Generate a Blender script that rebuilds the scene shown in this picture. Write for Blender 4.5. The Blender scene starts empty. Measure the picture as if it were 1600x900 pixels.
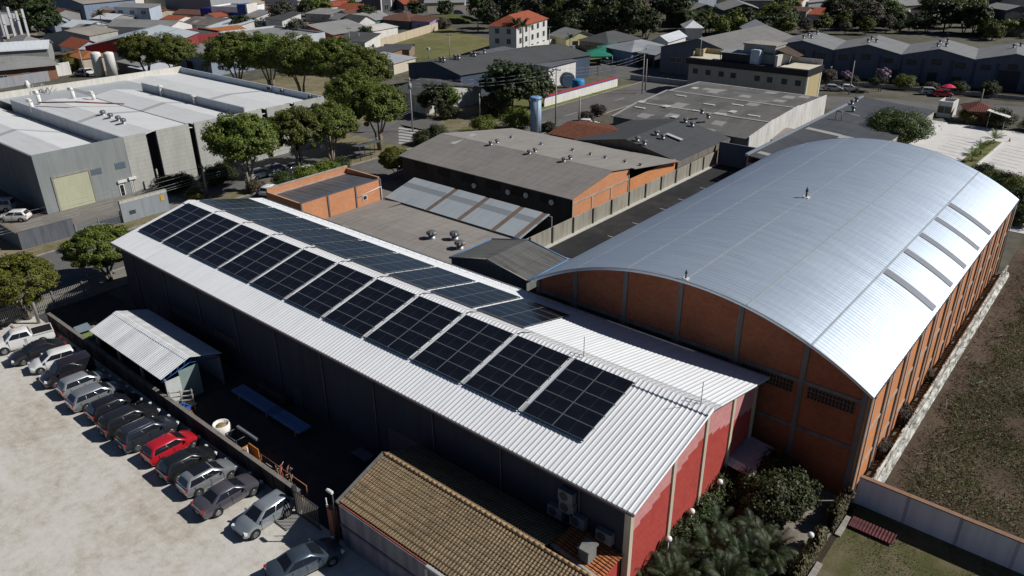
import bpy, bmesh, math, random
import numpy as np
from mathutils import Vector, Matrix
R = math.radians
rnd = random.Random(7)
S = bpy.context.scene
COL = S.collection

# ---------------------------------------------------------------- camera solved from the photograph
FPX = 1194.65
PIT, ROL, YAW = R(25.6837), R(-.5535), R(-40.3231)
CAMH = 35.5
_F = np.array([math.sin(YAW)*math.cos(PIT), math.cos(YAW)*math.cos(PIT), -math.sin(PIT)])
_r0 = np.array([math.cos(YAW), -math.sin(YAW), 0.]); _u0 = np.cross(_r0, _F)
_r = math.cos(ROL)*_r0 + math.sin(ROL)*_u0
_u = -math.sin(ROL)*_r0 + math.cos(ROL)*_u0
_O = np.array([0., 0., CAMH])
def ray(x, y): return _F + (x-800)/FPX*_r - (y-450)/FPX*_u
def G(x, y, z=0.):
    d = ray(x, y); t = (z-CAMH)/d[2]; p = _O+t*d
    return (p[0], p[1], z)
def PU(x, y, u0): d = ray(x, y); p = _O+d*(u0/d[0]); return p[1], p[2]
def PV(x, y, v0): d = ray(x, y); p = _O+d*(v0/d[1]); return p[0], p[2]
def HZ(x, y, yt):
    """height of a vertical thing standing at pixel (x,y) whose top is at row yt"""
    b = G(x, y); lo, hi = 0., 60.
    for _ in range(40):
        m = (lo+hi)/2; d = np.array([b[0], b[1], m])-_O
        if 450-FPX*(d@_u)/(d@_F) > yt: lo = m
        else: hi = m
    return lo

cam = bpy.data.cameras.new('camera'); co = bpy.data.objects.new('camera', cam); COL.objects.link(co)
cam.sensor_width = 36; cam.lens = FPX/1600*36; cam.clip_start = .5; cam.clip_end = 3000
co.matrix_world = Matrix(((_r[0], _u[0], -_F[0], 0), (_r[1], _u[1], -_F[1], 0), (_r[2], _u[2], -_F[2], CAMH), (0, 0, 0, 1)))
S.camera = co

# ---------------------------------------------------------------- light
SAZ, SEL = R(50), R(40)
sv = Vector((math.sin(SAZ)*math.cos(SEL), math.cos(SAZ)*math.cos(SEL), math.sin(SEL)))
W = bpy.data.worlds.new('World'); S.world = W; W.use_nodes = True
nt = W.node_tree; bg = nt.nodes['Background']; sky = nt.nodes.new('ShaderNodeTexSky')
sky.sky_type = 'NISHITA'; sky.sun_disc = False; sky.sun_elevation = SEL; sky.sun_rotation = SAZ
sky.altitude = 900; sky.air_density = .55; sky.dust_density = .2; sky.ozone_density = 2.
nt.links.new(sky.outputs[0], bg.inputs[0]); bg.inputs[1].default_value = .05
sl = bpy.data.lights.new('sun', 'SUN'); sl.energy = 4.6; sl.angle = R(.5); sl.color = (1, .965, .915)
so = bpy.data.objects.new('sun', sl); COL.objects.link(so); so.rotation_euler = sv.to_track_quat('Z', 'Y').to_euler(); so.location = (0, 0, 120)
S.view_settings.view_transform = 'Standard'; S.view_settings.look = 'None'
S.view_settings.gamma = 1; S.view_settings.exposure = .04
S.render.engine = 'CYCLES'
S.cycles.max_bounces = 5; S.cycles.diffuse_bounces = 2; S.cycles.glossy_bounces = 3; S.cycles.transparent_max_bounces = 4
S.cycles.caustics_reflective = False; S.cycles.caustics_refractive = False

# ---------------------------------------------------------------- materials
def hexc(c): return (c[0], c[1], c[2], 1)
MATS = {}
class NT:
    def __init__(s, name):
        s.m = bpy.data.materials.new(name); s.m.use_nodes = True; s.t = s.m.node_tree
        s.b = s.t.nodes['Principled BSDF']
        s.tc = s.t.nodes.new('ShaderNodeTexCoord')
    def n(s, typ, **kw):
        o = s.t.nodes.new(typ)
        for k, v in kw.items():
            if k.startswith('i_'): o.inputs[k[2:].replace('_', ' ')].default_value = v
            else: setattr(o, k, v)
        return o
    def l(s, a, b): s.t.links.new(a, b)
    def mapv(s, scale=(1, 1, 1), rot=(0, 0, 0), src='Object'):
        mp = s.n('ShaderNodeMapping'); mp.inputs['Scale'].default_value = scale; mp.inputs['Rotation'].default_value = rot
        s.l(s.tc.outputs[src], mp.inputs[0]); return mp.outputs[0]
    def noise(s, scale, detail=4, vec=None, rough=.6):
        o = s.n('ShaderNodeTexNoise'); o.inputs['Scale'].default_value = scale; o.inputs['Detail'].default_value = detail; o.inputs['Roughness'].default_value = rough
        s.l(vec or s.tc.outputs['Object'], o.inputs['Vector']); return o.outputs['Fac']
    def ramp(s, fac, stops):
        o = s.n('ShaderNodeValToRGB'); e = o.color_ramp.elements
        while len(e) < len(stops): e.new(.5)
        for i, (p, c) in enumerate(stops): e[i].position = p; e[i].color = hexc(c)
        s.l(fac, o.inputs[0]); return o.outputs[0]
    def mix(s, fac, a, b, typ='MIX'):
        o = s.n('ShaderNodeMix', data_type='RGBA', blend_type=typ)
        for i, v in ((0, fac), (6, a), (7, b)):
            if hasattr(v, 'is_output'): s.l(v, o.inputs[i])
            else: o.inputs[i].default_value = hexc(v) if i else v
        return o.outputs[2]
    def math(s, op, a, b=0.):
        o = s.n('ShaderNodeMath', operation=op)
        for i, v in ((0, a), (1, b)):
            if hasattr(v, 'is_output'): s.l(v, o.inputs[i])
            else: o.inputs[i].default_value = v
        return o.outputs[0]
    def bump(s, h, strength=.3, dist=.02):
        o = s.n('ShaderNodeBump'); o.inputs['Strength'].default_value = strength; o.inputs['Distance'].default_value = dist
        s.l(h, o.inputs['Height']); s.l(o.outputs[0], s.b.inputs['Normal'])
    def fin(s, col, rough=.8, metal=0., spec=.3, coat=0.):
        if hasattr(col, 'is_output'): s.l(col, s.b.inputs['Base Color'])
        else: s.b.inputs['Base Color'].default_value = hexc(col)
        if hasattr(rough, 'is_output'): s.l(rough, s.b.inputs['Roughness'])
        else: s.b.inputs['Roughness'].default_value = rough
        s.b.inputs['Metallic'].default_value = metal; s.b.inputs['Specular IOR Level'].default_value = spec
        if coat: s.b.inputs['Coat Weight'].default_value = coat; s.b.inputs['Coat Roughness'].default_value = .06
        return s.m

def sc(c, k): return tuple(x*k for x in c)
def M_plain(c, rough=.7, metal=0, var=.18, scale=1.5, spec=.3, big=.12):
    """paint / plaster / metal with blotches and grime"""
    key = ('plain', c, rough, metal, var, scale, spec)
    if key not in MATS:
        t = NT('plain_paint'); a = t.noise(scale, 6, rough=.7); b = t.noise(big, 4)
        f = t.math('ADD', t.math('MULTIPLY', a, .6), t.math('MULTIPLY', b, .4))
        MATS[key] = t.fin(t.ramp(f, [(.3, sc(c, 1-var*1.3)), (.52, c), (.75, sc(c, 1+var*.7))]), rough, metal, spec)
    return MATS[key]
def M_wall(c, dirt=.35):
    """rendered wall with rain streaks running down"""
    key = ('wall', c, dirt)
    if key not in MATS:
        t = NT('rendered_wall'); v = t.mapv((1.3, 1.3, .12)); a = t.noise(1.2, 6, v, .7); b = t.noise(.35, 5)
        col = t.ramp(a, [(.32, sc(c, 1-dirt)), (.55, c), (.8, sc(c, 1.1))])
        col = t.mix(t.ramp(b, [(.45, (0, 0, 0)), (.75, (.5, .5, .5))]), col, sc(c, 1-dirt*.8))
        t.bump(t.noise(14, 3), .25, .02); MATS[key] = t.fin(col, .9, 0, .2)
    return MATS[key]
def M_panel(c, pitch=.6, dirt=.15):
    """wall cladding with horizontal joints"""
    key = ('panel', c, pitch)
    if key not in MATS:
        t = NT('wall_cladding'); sx = t.n('ShaderNodeSeparateXYZ'); t.l(t.tc.outputs['Object'], sx.inputs[0])
        a = t.noise(.6, 6, t.mapv((1, 1, .4)), .7); col = t.ramp(a, [(.35, sc(c, 1-dirt)), (.55, c), (.75, sc(c, 1+dirt*.5))])
        j = t.math('LESS_THAN', t.math('FRACT', t.math('DIVIDE', sx.outputs[2], pitch)), .07)
        vj = t.math('LESS_THAN', t.math('FRACT', t.math('DIVIDE', t.math('ADD', sx.outputs[1], sx.outputs[0]), 2.6)), .012)
        MATS[key] = t.fin(t.mix(t.math('MULTIPLY', t.math('MAXIMUM', j, vj), .4), col, sc(c, .45)), .8, 0, .25)
    return MATS[key]
def M_brick(c, c2, mortar=(.32, .28, .24), scale=1., grime=.3):
    key = ('brick', c, c2, scale)
    if key not in MATS:
        t = NT('brick_masonry')
        # project so that courses are horizontal on walls facing either way
        sx = t.n('ShaderNodeSeparateXYZ'); t.l(t.tc.outputs['Object'], sx.inputs[0])
        cb = t.n('ShaderNodeCombineXYZ'); t.l(t.math('ADD', sx.outputs[0], sx.outputs[1]), cb.inputs[0]); t.l(sx.outputs[2], cb.inputs[1])
        br = t.n('ShaderNodeTexBrick'); t.l(cb.outputs[0], br.inputs['Vector'])
        br.inputs['Scale'].default_value = scale; br.inputs['Brick Width'].default_value = .3; br.inputs['Row Height'].default_value = .2
        br.inputs['Mortar Size'].default_value = .012; br.inputs['Color1'].default_value = hexc(c); br.inputs['Color2'].default_value = hexc(c2); br.inputs['Mortar'].default_value = hexc(mortar)
        a = t.noise(.5, 6, None, .7)
        col = t.mix(t.ramp(a, [(.4, (0, 0, 0)), (.8, (grime*2, grime*2, grime*2))]), br.outputs[0], sc(c, .45))
        b = t.noise(3.5, 3); col = t.mix(t.ramp(b, [(.3, (.35, .35, .35)), (.7, (0, 0, 0))]), col, sc(c2, 1.15))
        t.bump(br.outputs['Fac'], -.3, .01); MATS[key] = t.fin(col, .9, 0, .2)
    return MATS[key]
def M_roof(c, axis='x', pitch=.18, rough=.6, metal=0., dirt=.35, rows=1.6, patch=0., spec=.3):
    """corrugated sheet roof: ribs across `axis`, sheet laps every `rows` metres, stains along the fall"""
    key = ('roof', c, axis, pitch, rough, metal, dirt, rows, patch)
    if key not in MATS:
        t = NT('corrugated_roof')
        sx = t.n('ShaderNodeSeparateXYZ'); t.l(t.tc.outputs['Object'], sx.inputs[0])
        a, f = (sx.outputs[0], sx.outputs[1]) if axis == 'x' else (sx.outputs[1], sx.outputs[0])
        w = t.math('SINE', t.math('MULTIPLY', a, 2*math.pi/pitch))
        st = t.noise(1., 6, t.mapv((2.2, .22, .3) if axis == 'x' else (.22, 2.2, .3)), .72)
        bg_ = t.noise(.16, 5, None, .65)
        ff = t.math('ADD', t.math('MULTIPLY', st, .55), t.math('MULTIPLY', bg_, .45))
        col = t.ramp(ff, [(.33, sc(c, 1-dirt)), (.5, c), (.68, sc(c, 1+dirt*.6))])
        lap = t.math('LESS_THAN', t.math('FRACT', t.math('DIVIDE', f, rows)), .035)
        lap2 = t.math('LESS_THAN', t.math('FRACT', t.math('DIVIDE', a, 1.05)), .03)
        col = t.mix(t.math('MULTIPLY', t.math('MAXIMUM', lap, t.math('MULTIPLY', lap2, .6)), .6), col, sc(c, .4))
        if patch:
            vo = t.n('ShaderNodeTexVoronoi', distance='CHEBYCHEV'); t.l(t.mapv((.45, .45, .0)), vo.inputs['Vector']); vo.inputs['Scale'].default_value = 1.; vo.inputs['Randomness'].default_value = .35
            sx2 = t.n('ShaderNodeSeparateColor'); t.l(vo.outputs['Color'], sx2.inputs[0])
            col = t.mix(t.math('MULTIPLY', t.math('GREATER_THAN', sx2.outputs[0], 1-patch), .75), col, sc(c, 2.4))
            col = t.mix(t.math('MULTIPLY', t.math('LESS_THAN', sx2.outputs[1], .3), .5), col, sc(c, .6))
        t.bump(w, .5, .03); MATS[key] = t.fin(col, rough, metal, spec)
    return MATS[key]
def M_tile(c, axis='x', pitch=.22, row=.4, dirt=.5):
    key = ('tile', c, axis, pitch)
    if key not in MATS:
        t = NT('clay_tile')
        sx = t.n('ShaderNodeSeparateXYZ'); t.l(t.tc.outputs['Object'], sx.inputs[0])
        a, f = (sx.outputs[0], sx.outputs[1]) if axis == 'x' else (sx.outputs[1], sx.outputs[0])
        fa = t.math('FRACT', t.math('DIVIDE', a, pitch)); fr = t.math('FRACT', t.math('DIVIDE', f, row))
        w = t.math('SINE', t.math('MULTIPLY', fa, math.pi))
        st = t.noise(1.2, 6, None, .7); fine = t.noise(6, 4, None, .7)
        col = t.ramp(t.math('ADD', t.math('MULTIPLY', st, .5), t.math('MULTIPLY', fine, .5)), [(.35, sc(c, 1-dirt)), (.52, c), (.68, sc(c, 1.45))])
        gap = t.math('MAXIMUM', t.math('LESS_THAN', w, .5), t.math('LESS_THAN', fr, .13))
        col = t.mix(t.math('MULTIPLY', gap, .8), col, sc(c, .16))
        t.bump(w, .7, .06); MATS[key] = t.fin(col, .9, 0, .2)
    return MATS[key]
def M_ground(name, stops, s1=.05, s2=1.2, bump=.2, fine=9., rough=.95, mid=.3):
    if name not in MATS:
        t = NT(name); a = t.noise(s1, 6, None, .65); b = t.noise(s2, 7, None, .72); c = t.noise(fine, 4, None, .7); d = t.noise(mid, 5, None, .6)
        if name == 'pale_gravel':      # wheel tracks along the lot and scattered stones
            w = t.noise(1., 5, t.mapv((.07, .9, 1), (0, 0, .35)), .6); d = t.math('ADD', t.math('MULTIPLY', d, .45), t.math('MULTIPLY', w, .55))
        f = t.math('ADD', t.math('ADD', t.math('MULTIPLY', a, .3), t.math('MULTIPLY', b, .28)), t.math('ADD', t.math('MULTIPLY', c, .2), t.math('MULTIPLY', d, .22)))
        t.bump(t.math('ADD', b, t.math('MULTIPLY', c, .6)), bump, .08); MATS[name] = t.fin(t.ramp(f, stops), rough, 0, .15)
    return MATS[name]
def M_leaf(name, c1, c2, c3):
    if name not in MATS:
        t = NT(name); g = t.n('ShaderNodeNewGeometry'); oi = t.n('ShaderNodeObjectInfo')
        col = t.ramp(g.outputs['Random Per Island'], [(.0, c1), (.55, c2), (1., c3)])
        hs = t.n('ShaderNodeHueSaturation'); t.l(col, hs.inputs['Color'])
        t.l(t.math('ADD', .72, t.math('MULTIPLY', oi.outputs['Random'], .5)), hs.inputs['Value'])
        t.l(t.math('ADD', .475, t.math('MULTIPLY', oi.outputs['Random'], .045)), hs.inputs['Hue'])
        t.b.inputs['Transmission Weight'].default_value = 0
        m = t.fin(hs.outputs[0], .55, 0, .35)
        tr = t.n('ShaderNodeBsdfTranslucent'); t.l(hs.outputs[0], tr.inputs[0])
        ad = t.n('ShaderNodeMixShader'); ad.inputs[0].default_value = .22
        out = [x for x in t.t.nodes if x.type == 'OUTPUT_MATERIAL'][0]
        t.l(t.b.outputs[0], ad.inputs[1]); t.l(tr.outputs[0], ad.inputs[2]); t.l(ad.outputs[0], out.inputs[0])
        MATS[name] = m
    return MATS[name]
def M_paint(c, metal=.0, rough=.3):
    key = ('paint', c)
    if key not in MATS:
        t = NT('car_paint'); MATS[key] = t.fin(c, rough, metal, .5, 1.)
    return MATS[key]
def M_glass(c=(.012, .015, .02), rough=.06):
    key = ('glass', c, rough)
    if key not in MATS:
        t = NT('dark_glass'); MATS[key] = t.fin(c, rough, 0, .55)
    return MATS[key]

WHITE_ROOF = M_roof((.74, .76, .78), 'x', .33, .42, 0., .1, 30., 0, .5)
GLASS = M_glass(); BLACK = M_plain((.015, .015, .016), .6); RUBBER = M_plain((.018, .018, .02), .85)
CONC = M_wall((.33, .31, .28)); CONC_D = M_wall((.2, .2, .19)); GALV = M_plain((.34, .35, .36), .5, .6, .15, 3.)
WHITE = M_wall((.72, .71, .68), .25); DARKM = M_plain((.05, .05, .055), .5)
STEEL = M_plain((.3, .31, .32), .42, .75, .2, 6.)
WOODM = M_plain((.36, .24, .13), .8, 0, .3, 5.)
POLE = M_wall((.38, .36, .33), .2)

# ---------------------------------------------------------------- mesh helpers
class MB:
    def __init__(s): s.v = []; s.f = []; s.mi = []; s.sm = []
    def add(s, vs, fs, mi=0, smooth=False):
        o = len(s.v); s.v += [tuple(map(float, p)) for p in vs]
        for f in fs: s.f.append(tuple(i+o for i in f)); s.mi.append(mi); s.sm.append(smooth)
        return s
    def box(s, x0, x1, y0, y1, z0, z1, mi=0):
        return s.add([(x0, y0, z0), (x1, y0, z0), (x1, y1, z0), (x0, y1, z0), (x0, y0, z1), (x1, y0, z1), (x1, y1, z1), (x0, y1, z1)],
                     [(3, 2, 1, 0), (4, 5, 6, 7), (0, 1, 5, 4), (1, 2, 6, 5), (2, 3, 7, 6), (3, 0, 4, 7)], mi)
    def obox(s, c, d, L, w, h, mi=0):
        """box with centre-bottom c, horizontal direction d (angle), length, width, height"""
        ca, sa = math.cos(d), math.sin(d); vs = []
        for z in (c[2], c[2]+h):
            for a, b in ((-1, -1), (1, -1), (1, 1), (-1, 1)):
                x, y = a*L/2, b*w/2; vs.append((c[0]+x*ca-y*sa, c[1]+x*sa+y*ca, z))
        return s.add(vs, [(3, 2, 1, 0), (4, 5, 6, 7), (0, 1, 5, 4), (1, 2, 6, 5), (2, 3, 7, 6), (3, 0, 4, 7)], mi)
    def poly(s, pts, mi=0): return s.add(pts, [tuple(range(len(pts)))], mi)
    def slab(s, pts, t, mi=0):
        """polygon (any plane) thickened downwards by t"""
        n = len(pts); b = [(p[0], p[1], p[2]-t) for p in pts]
        fs = [tuple(range(n)), tuple(range(2*n-1, n-1, -1))]+[(i, i+n, (i+1) % n+n, (i+1) % n) for i in range(n)]
        return s.add(list(pts)+b, fs, mi)
    def tube(s, p0, p1, r0, r1=None, n=8, mi=0, cap=True, smooth=True):
        r1 = r0 if r1 is None else r1
        a = Vector(p0); b = Vector(p1); d = (b-a)
        if d.length < 1e-6: return s
        d.normalize(); x = d.orthogonal().normalized(); y = d.cross(x); vs = []
        for c, r in ((a, r0), (b, r1)):
            for k in range(n):
                t = 2*math.pi*k/n; vs.append(c+(x*math.cos(t)+y*math.sin(t))*r)
        s.add(vs, [(k, (k+1) % n, (k+1) % n+n, k+n) for k in range(n)], mi, smooth)
        if cap:
            o = len(s.v)-2*n; s.f += [tuple(o+k for k in range(n-1, -1, -1)), tuple(o+n+k for k in range(n))]; s.mi += [mi, mi]; s.sm += [False, False]
        return s
    def path(s, pts, r, n=6, mi=0):
        for a, b in zip(pts, pts[1:]): s.tube(a, b, r, r, n, mi)
        return s
    def lathe(s, prof, c=(0, 0, 0), n=16, mi=0, smooth=True):
        vs = [(c[0]+r*math.cos(2*math.pi*k/n), c[1]+r*math.sin(2*math.pi*k/n), c[2]+z) for r, z in prof for k in range(n)]
        fs = [(i*n+k, i*n+(k+1) % n, (i+1)*n+(k+1) % n, (i+1)*n+k) for i in range(len(prof)-1) for k in range(n)]
        s.add(vs, fs, mi, smooth)
        o = len(s.v)-len(vs); s.f += [tuple(o+k for k in range(n-1, -1, -1)), tuple(o+(len(prof)-1)*n+k for k in range(n))]; s.mi += [mi, mi]; s.sm += [False, False]
        return s
    def build(s, name, mats, parent=None, sharp=None, frame=None):
        me = bpy.data.meshes.new(name)
        vs = s.v
        fr = frame or (FR.get(parent.name) if parent is not None else None)
        if fr:
            (ox, oy, oz), rz = fr; c, sn = math.cos(-rz), math.sin(-rz)
            vs = [((x-ox)*c-(y-oy)*sn, (x-ox)*sn+(y-oy)*c, z-oz) for x, y, z in vs]
        me.from_pydata(vs, [], s.f)
        for m in (mats if isinstance(mats, (list, tuple)) else [mats]): me.materials.append(m)
        me.polygons.foreach_set('material_index', s.mi)
        me.polygons.foreach_set('use_smooth', s.sm)
        if sharp: me.set_sharp_from_angle(angle=R(sharp))
        me.update()
        o = bpy.data.objects.new(name, me); COL.objects.link(o)
        if parent is not None:
            o.parent = parent
            if fr: FR[o.name] = fr
        return o
FR = {}        # world frame of a thing: children given in world coordinates are stored relative to it

def lab(o, label=None, cat=None, group=None, kind=None):
    if label: o['label'] = label
    if cat: o['category'] = cat
    if group: o['group'] = group
    if kind: o['kind'] = kind
    return o
def thing(name, label, cat, loc=(0, 0, 0), rz=0., group=None, world=False):
    """Empty at the base of a thing; world=True: its parts are given in world coordinates"""
    o = bpy.data.objects.new(name, None); COL.objects.link(o); o.location = loc; o.rotation_euler = (0, 0, rz); o.empty_display_size = .3
    if world: FR[o.name] = (tuple(loc), rz)
    return lab(o, label, cat, group)
def copy_tree(o, parent=None):
    c = o.copy(); COL.objects.link(c)
    if parent is not None: c.parent = parent
    for ch in list(o.children): copy_tree(ch, c)
    return c
def place(proto, loc, rz=0., s=1., label=None, group=None, used=set()):
    """the first call moves the prototype itself, later ones copy it"""
    o = proto if proto.name not in used else copy_tree(proto)
    used.add(proto.name); o.location = loc; o.rotation_euler = (0, 0, rz)
    o.scale = (s, s, s) if not isinstance(s, tuple) else s
    if label: o['label'] = label
    if group: o['group'] = group
    return o
def struct(name, pts, m, z=None, t=0):
    b = MB(); b.poly([(p[0], p[1], p[2] if z is None else z) for p in pts]); o = b.build(name, m); o['kind'] = 'structure'; return o
def rect(x0, x1, y0, y1, z): return [(x0, y0, z), (x1, y0, z), (x1, y1, z), (x0, y1, z)]
ORD = ['first', 'second', 'third', 'fourth', 'fifth', 'sixth', 'seventh', 'eighth', 'ninth', 'tenth', 'eleventh', 'twelfth', 'thirteenth', 'fourteenth']
# ================================================================ GROUND
g_town = M_ground('town_ground', [(.36, (.045, .044, .032)), (.46, (.085, .08, .058)), (.54, (.13, .122, .1)), (.66, (.2, .19, .165))], .03, .5)
g_gravel = M_ground('pale_gravel', [(.38, (.27, .225, .17)), (.45, (.42, .38, .32)), (.52, (.535, .515, .47)), (.63, (.62, .605, .57))], .09, 1.3, .4, 16, mid=.22)
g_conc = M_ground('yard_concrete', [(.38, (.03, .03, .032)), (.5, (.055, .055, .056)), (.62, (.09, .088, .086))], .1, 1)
g_asph = M_ground('street_asphalt', [(.36, (.085, .082, .08)), (.5, (.13, .127, .123)), (.62, (.175, .17, .165))], .05, 1.5, .15, 22)
g_dark = M_ground('dark_asphalt', [(.36, (.018, .018, .02)), (.5, (.032, .032, .033)), (.6, (.055, .054, .053)), (.7, (.1, .1, .1))], .12, .5, .15, 18)
g_walk = M_ground('pavement_concrete', [(.36, (.13, .12, .105)), (.5, (.2, .185, .165)), (.64, (.27, .25, .225))], .08, 1)
g_verge = M_ground('dry_verge', [(.36, (.075, .085, .03)), (.47, (.15, .135, .07)), (.55, (.24, .2, .14)), (.66, (.32, .28, .21))], .06, .9, .4)
g_field = M_ground('mown_field', [(.34, (.075, .085, .03)), (.48, (.125, .13, .05)), (.56, (.185, .165, .08)), (.68, (.24, .19, .11))], .035, .4, .4)
g_dirt = M_ground('brush_soil', [(.36, (.036, .026, .018)), (.48, (.075, .055, .04)), (.56, (.11, .083, .06)), (.7, (.17, .13, .095))], .09, 1.4, .8, 8)
g_lawn = M_ground('patchy_lawn', [(.36, (.045, .052, .018)), (.48, (.085, .085, .036)), (.56, (.14, .12, .075)), (.68, (.2, .165, .13))], .14, 1.1, .5)
g_lot = M_ground('pale_concrete', [(.36, (.5, .49, .47)), (.5, (.6, .59, .57)), (.64, (.68, .67, .65))], .06, .6, .05)
g_soil = M_ground('garden_soil', [(.36, (.02, .017, .012)), (.5, (.045, .036, .026)), (.66, (.08, .065, .045))], .2, 1.5, .6)
g_brown = M_ground('brown_yard', [(.36, (.13, .105, .07)), (.5, (.23, .19, .125)), (.64, (.33, .28, .2))], .09, 1)
t = NT('paver_path'); br = t.n('ShaderNodeTexBrick'); t.l(t.mapv((1, 1, 1), (0, 0, .0)), br.inputs['Vector']); br.inputs['Scale'].default_value = 1
br.inputs['Brick Width'].default_value = .3; br.inputs['Row Height'].default_value = .15; br.inputs['Mortar Size'].default_value = .012
for k, c in (('Color1', (.2, .175, .145)), ('Color2', (.27, .235, .195)), ('Mortar', (.1, .09, .075))): br.inputs[k].default_value = hexc(c)
g_pave = t.fin(t.mix(.5, br.outputs[0], t.ramp(t.noise(.5, 5), [(.4, (.12, .105, .085)), (.6, (.3, .27, .22))])), .9, 0, .2)

struct('ground', rect(-1500, 1500, -400, 1800, 0), g_town)
struct('gravel_lot', rect(-80.9, 30, -60, 21.1, .004), g_gravel)
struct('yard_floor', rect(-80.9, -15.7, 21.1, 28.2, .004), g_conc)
struct('street', rect(-97.3, -85.6, -60, 215, .008), g_asph)
struct('pavement', rect(-85.6, -81, -60, 104, .06), g_walk)
struct('verge_ground', rect(-100.3, -97.3, -60, 99, .03), g_verge)
struct('forecourt', rect(-111.6, -100.3, 29.5, 49, .012), g_walk)
struct('street_margin', rect(-111.4, -100.3, 49, 96, .01), g_asph)
struct('brown_yard', rect(-135, -100.3, -10, 29.5, .012), g_brown)
struct('asphalt_yard', rect(-51.9, -35.5, 58, 112.2, .016), g_dark)
struct('brush_field', rect(-8.2, 90, 45.6, 118, .01), g_dirt)
struct('lawn', rect(-8.2, 30, 20, 45.3, .01), g_lawn)
struct('garden_soil', rect(-16, -8.2, 22, 45.2, .012), g_soil)
struct('paver_path', [(-12.6, 37.2, .02), (-8.6, 37.2, .02), (-8.6, 46.5, .02), (-16, 46.5, .02), (-16, 41.2, .02), (-12.6, 40.4, .02)], g_pave)
struct('concrete_lot', rect(-34, 60, 108, 164.5, .02), g_lot)
# cross street with crosswalk, beyond the last street tree
xs = [G(590, 196), G(700, 203), G(660, 232), G(560, 222)]
struct('cross_street', rect(-118, -85.7, 88, 98.5, .02), g_asph)
struct('dry_field', rect(-175, -100.3, 82, 122, .013), g_verge)
struct('far_street', [G(560, 120, .02), G(640, 160, .02), G(700, 200, .02), G(640, 205, .02), G(560, 150, .02), G(480, 100, .02), G(300, 75, .02), G(380, 60, .02)], g_asph)
struct('school_street', [G(380, 33, .016), G(450, 42, .016), G(700, 26, .016), G(760, 20, .016), G(760, 16, .016), G(680, 19, .016), G(560, 20, .016), G(420, 22, .016), G(395, 14, .016), G(383, 14, .016)], g_asph)
struct('left_street', [G(-20, 90, .012), G(200, 70, .012), G(330, 62, .012), G(330, 52, .012), G(180, 62, .012), G(-20, 78, .012)], g_asph)
struct('sports_field', [G(578, 78, .024), G(640, 95, .024), G(790, 100, .024), G(772, 62, .024), G(700, 44, .024), G(683, 46, .024)], g_field)
struct('corner_plot', [G(655, 150, .012), G(750, 140, .012), G(860, 150, .012), G(840, 185, .012), G(740, 205, .012), G(650, 195, .012)], g_field)
struct('house_lawn', [G(840, 85, .012), G(900, 62, .012), G(960, 85, .012), G(905, 105, .012)], g_field)
struct('court', [G(908, 108, .012), G(1000, 85, .012), G(1075, 130, .012), G(960, 120, .012)], g_asph)
struct('road_verge', rect(-99.1, -97.4, 112, 160, .02), M_ground('green_verge', [(.36, (.07, .1, .02)), (.5, (.13, .155, .04)), (.64, (.2, .19, .08))], .2, 1))
struct('blue_hall_road', [G(1150, 178, .012), G(1300, 150, .012), G(1700, 172, .012), G(1700, 195, .012), G(1480, 172, .012), G(1300, 170, .012)], g_asph)
MARK = M_plain((.4, .4, .385), .8)
b = MB()
for k in range(7):
    y = 89.2+k*1.25
    b.poly([(-85.9-.0, y, .02), (-82.6-.0, y, .02), (-82.6, y+.5, .02), (-85.9, y+.5, .02)])
b2 = MB()
for k in range(6):
    p0 = G(622+0*k, 224-4.6*k, .026); p1 = G(660+2*k, 229-4.2*k, .026); p2 = G(660+2*k, 226.6-4.2*k, .026); p3 = G(624+0*k, 221.6-4.6*k, .026)
    b2.poly([p0, p1, p2, p3])
lab(b2.build('crosswalk_marking', MARK), kind='structure')
b = MB()
for px, py in ((945, 330), (973, 330), (990, 366.5)): pass
for v in (66.4, 75.2, 81, 88, 93, 99.5, 104.5, 109): b.box(-48.2, -44.6, v, v+.12, .02, .024)
lab(b.build('parking_marking', MARK), kind='structure')
b = MB()
for k in range(14): b.box(-90.9, -90.75, 70+k*9, 74+k*9, .012, .016)
lab(b.build('street_marking', MARK), kind='structure')
b = MB(); b.box(-97.35, -97.2, -60, 88, 0, .13); b.box(-85.75, -85.6, -60, 88, 0, .13); b.box(-97.45, -97.3, 99, 215, 0, .13); b.box(-85.75, -85.6, 98.6, 215, 0, .13)
lab(b.build('kerb', CONC), kind='structure')

# ================================================================ MAIN WAREHOUSE  (solar roof)
U0, U1, V0, V1, VR, ZE, ZR = -75., -15.2, 27.65, 44.75, 36.2, 7.4, 9.4
SL = (ZR-ZE)/(VR-V0)
mw = thing('warehouse', 'long warehouse with white ribbed roof, dark side wall and red gable end', 'warehouse', (-45, 36.2, 0), world=True)
def ribbed(b, pr, u0, u1, line, mi=0, h=.023, crest=.06, flank=.035, along='u'):
    """trapezoid rib sheet; line = list of (w,z) down the fall, ribs every pr along the other axis"""
    n = int(round((u1-u0)/pr)); pr = (u1-u0)/n; us = []
    for k in range(n):
        a = u0+k*pr; us += [(a, 0), (a+pr-crest-2*flank, 0), (a+pr-crest-flank, h), (a+pr-flank, h)]
    us.append((u1, 0)); o = len(b.v); m = len(line)
    for a, dz in us:
        for w, z in line: b.v.append((a, w, z+dz) if along == 'u' else (w, a, z+dz))
    for i in range(len(us)-1):
        for j in range(m-1):
            b.f.append((o+i*m+j, o+(i+1)*m+j, o+(i+1)*m+j+1, o+i*m+j+1)); b.mi.append(mi); b.sm.append(False)
b = MB(); ribbed(b, .33, U0, U1, [(V0, ZE), (VR, ZR)]); ribbed(b, .33, U0, U1, [(VR, ZR), (V1, ZE)])
b.slab([(U0, V0+.02, ZE-.03), (U1, V0+.02, ZE-.03), (U1, VR, ZR-.03), (U0, VR, ZR-.03)], .05)
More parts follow.
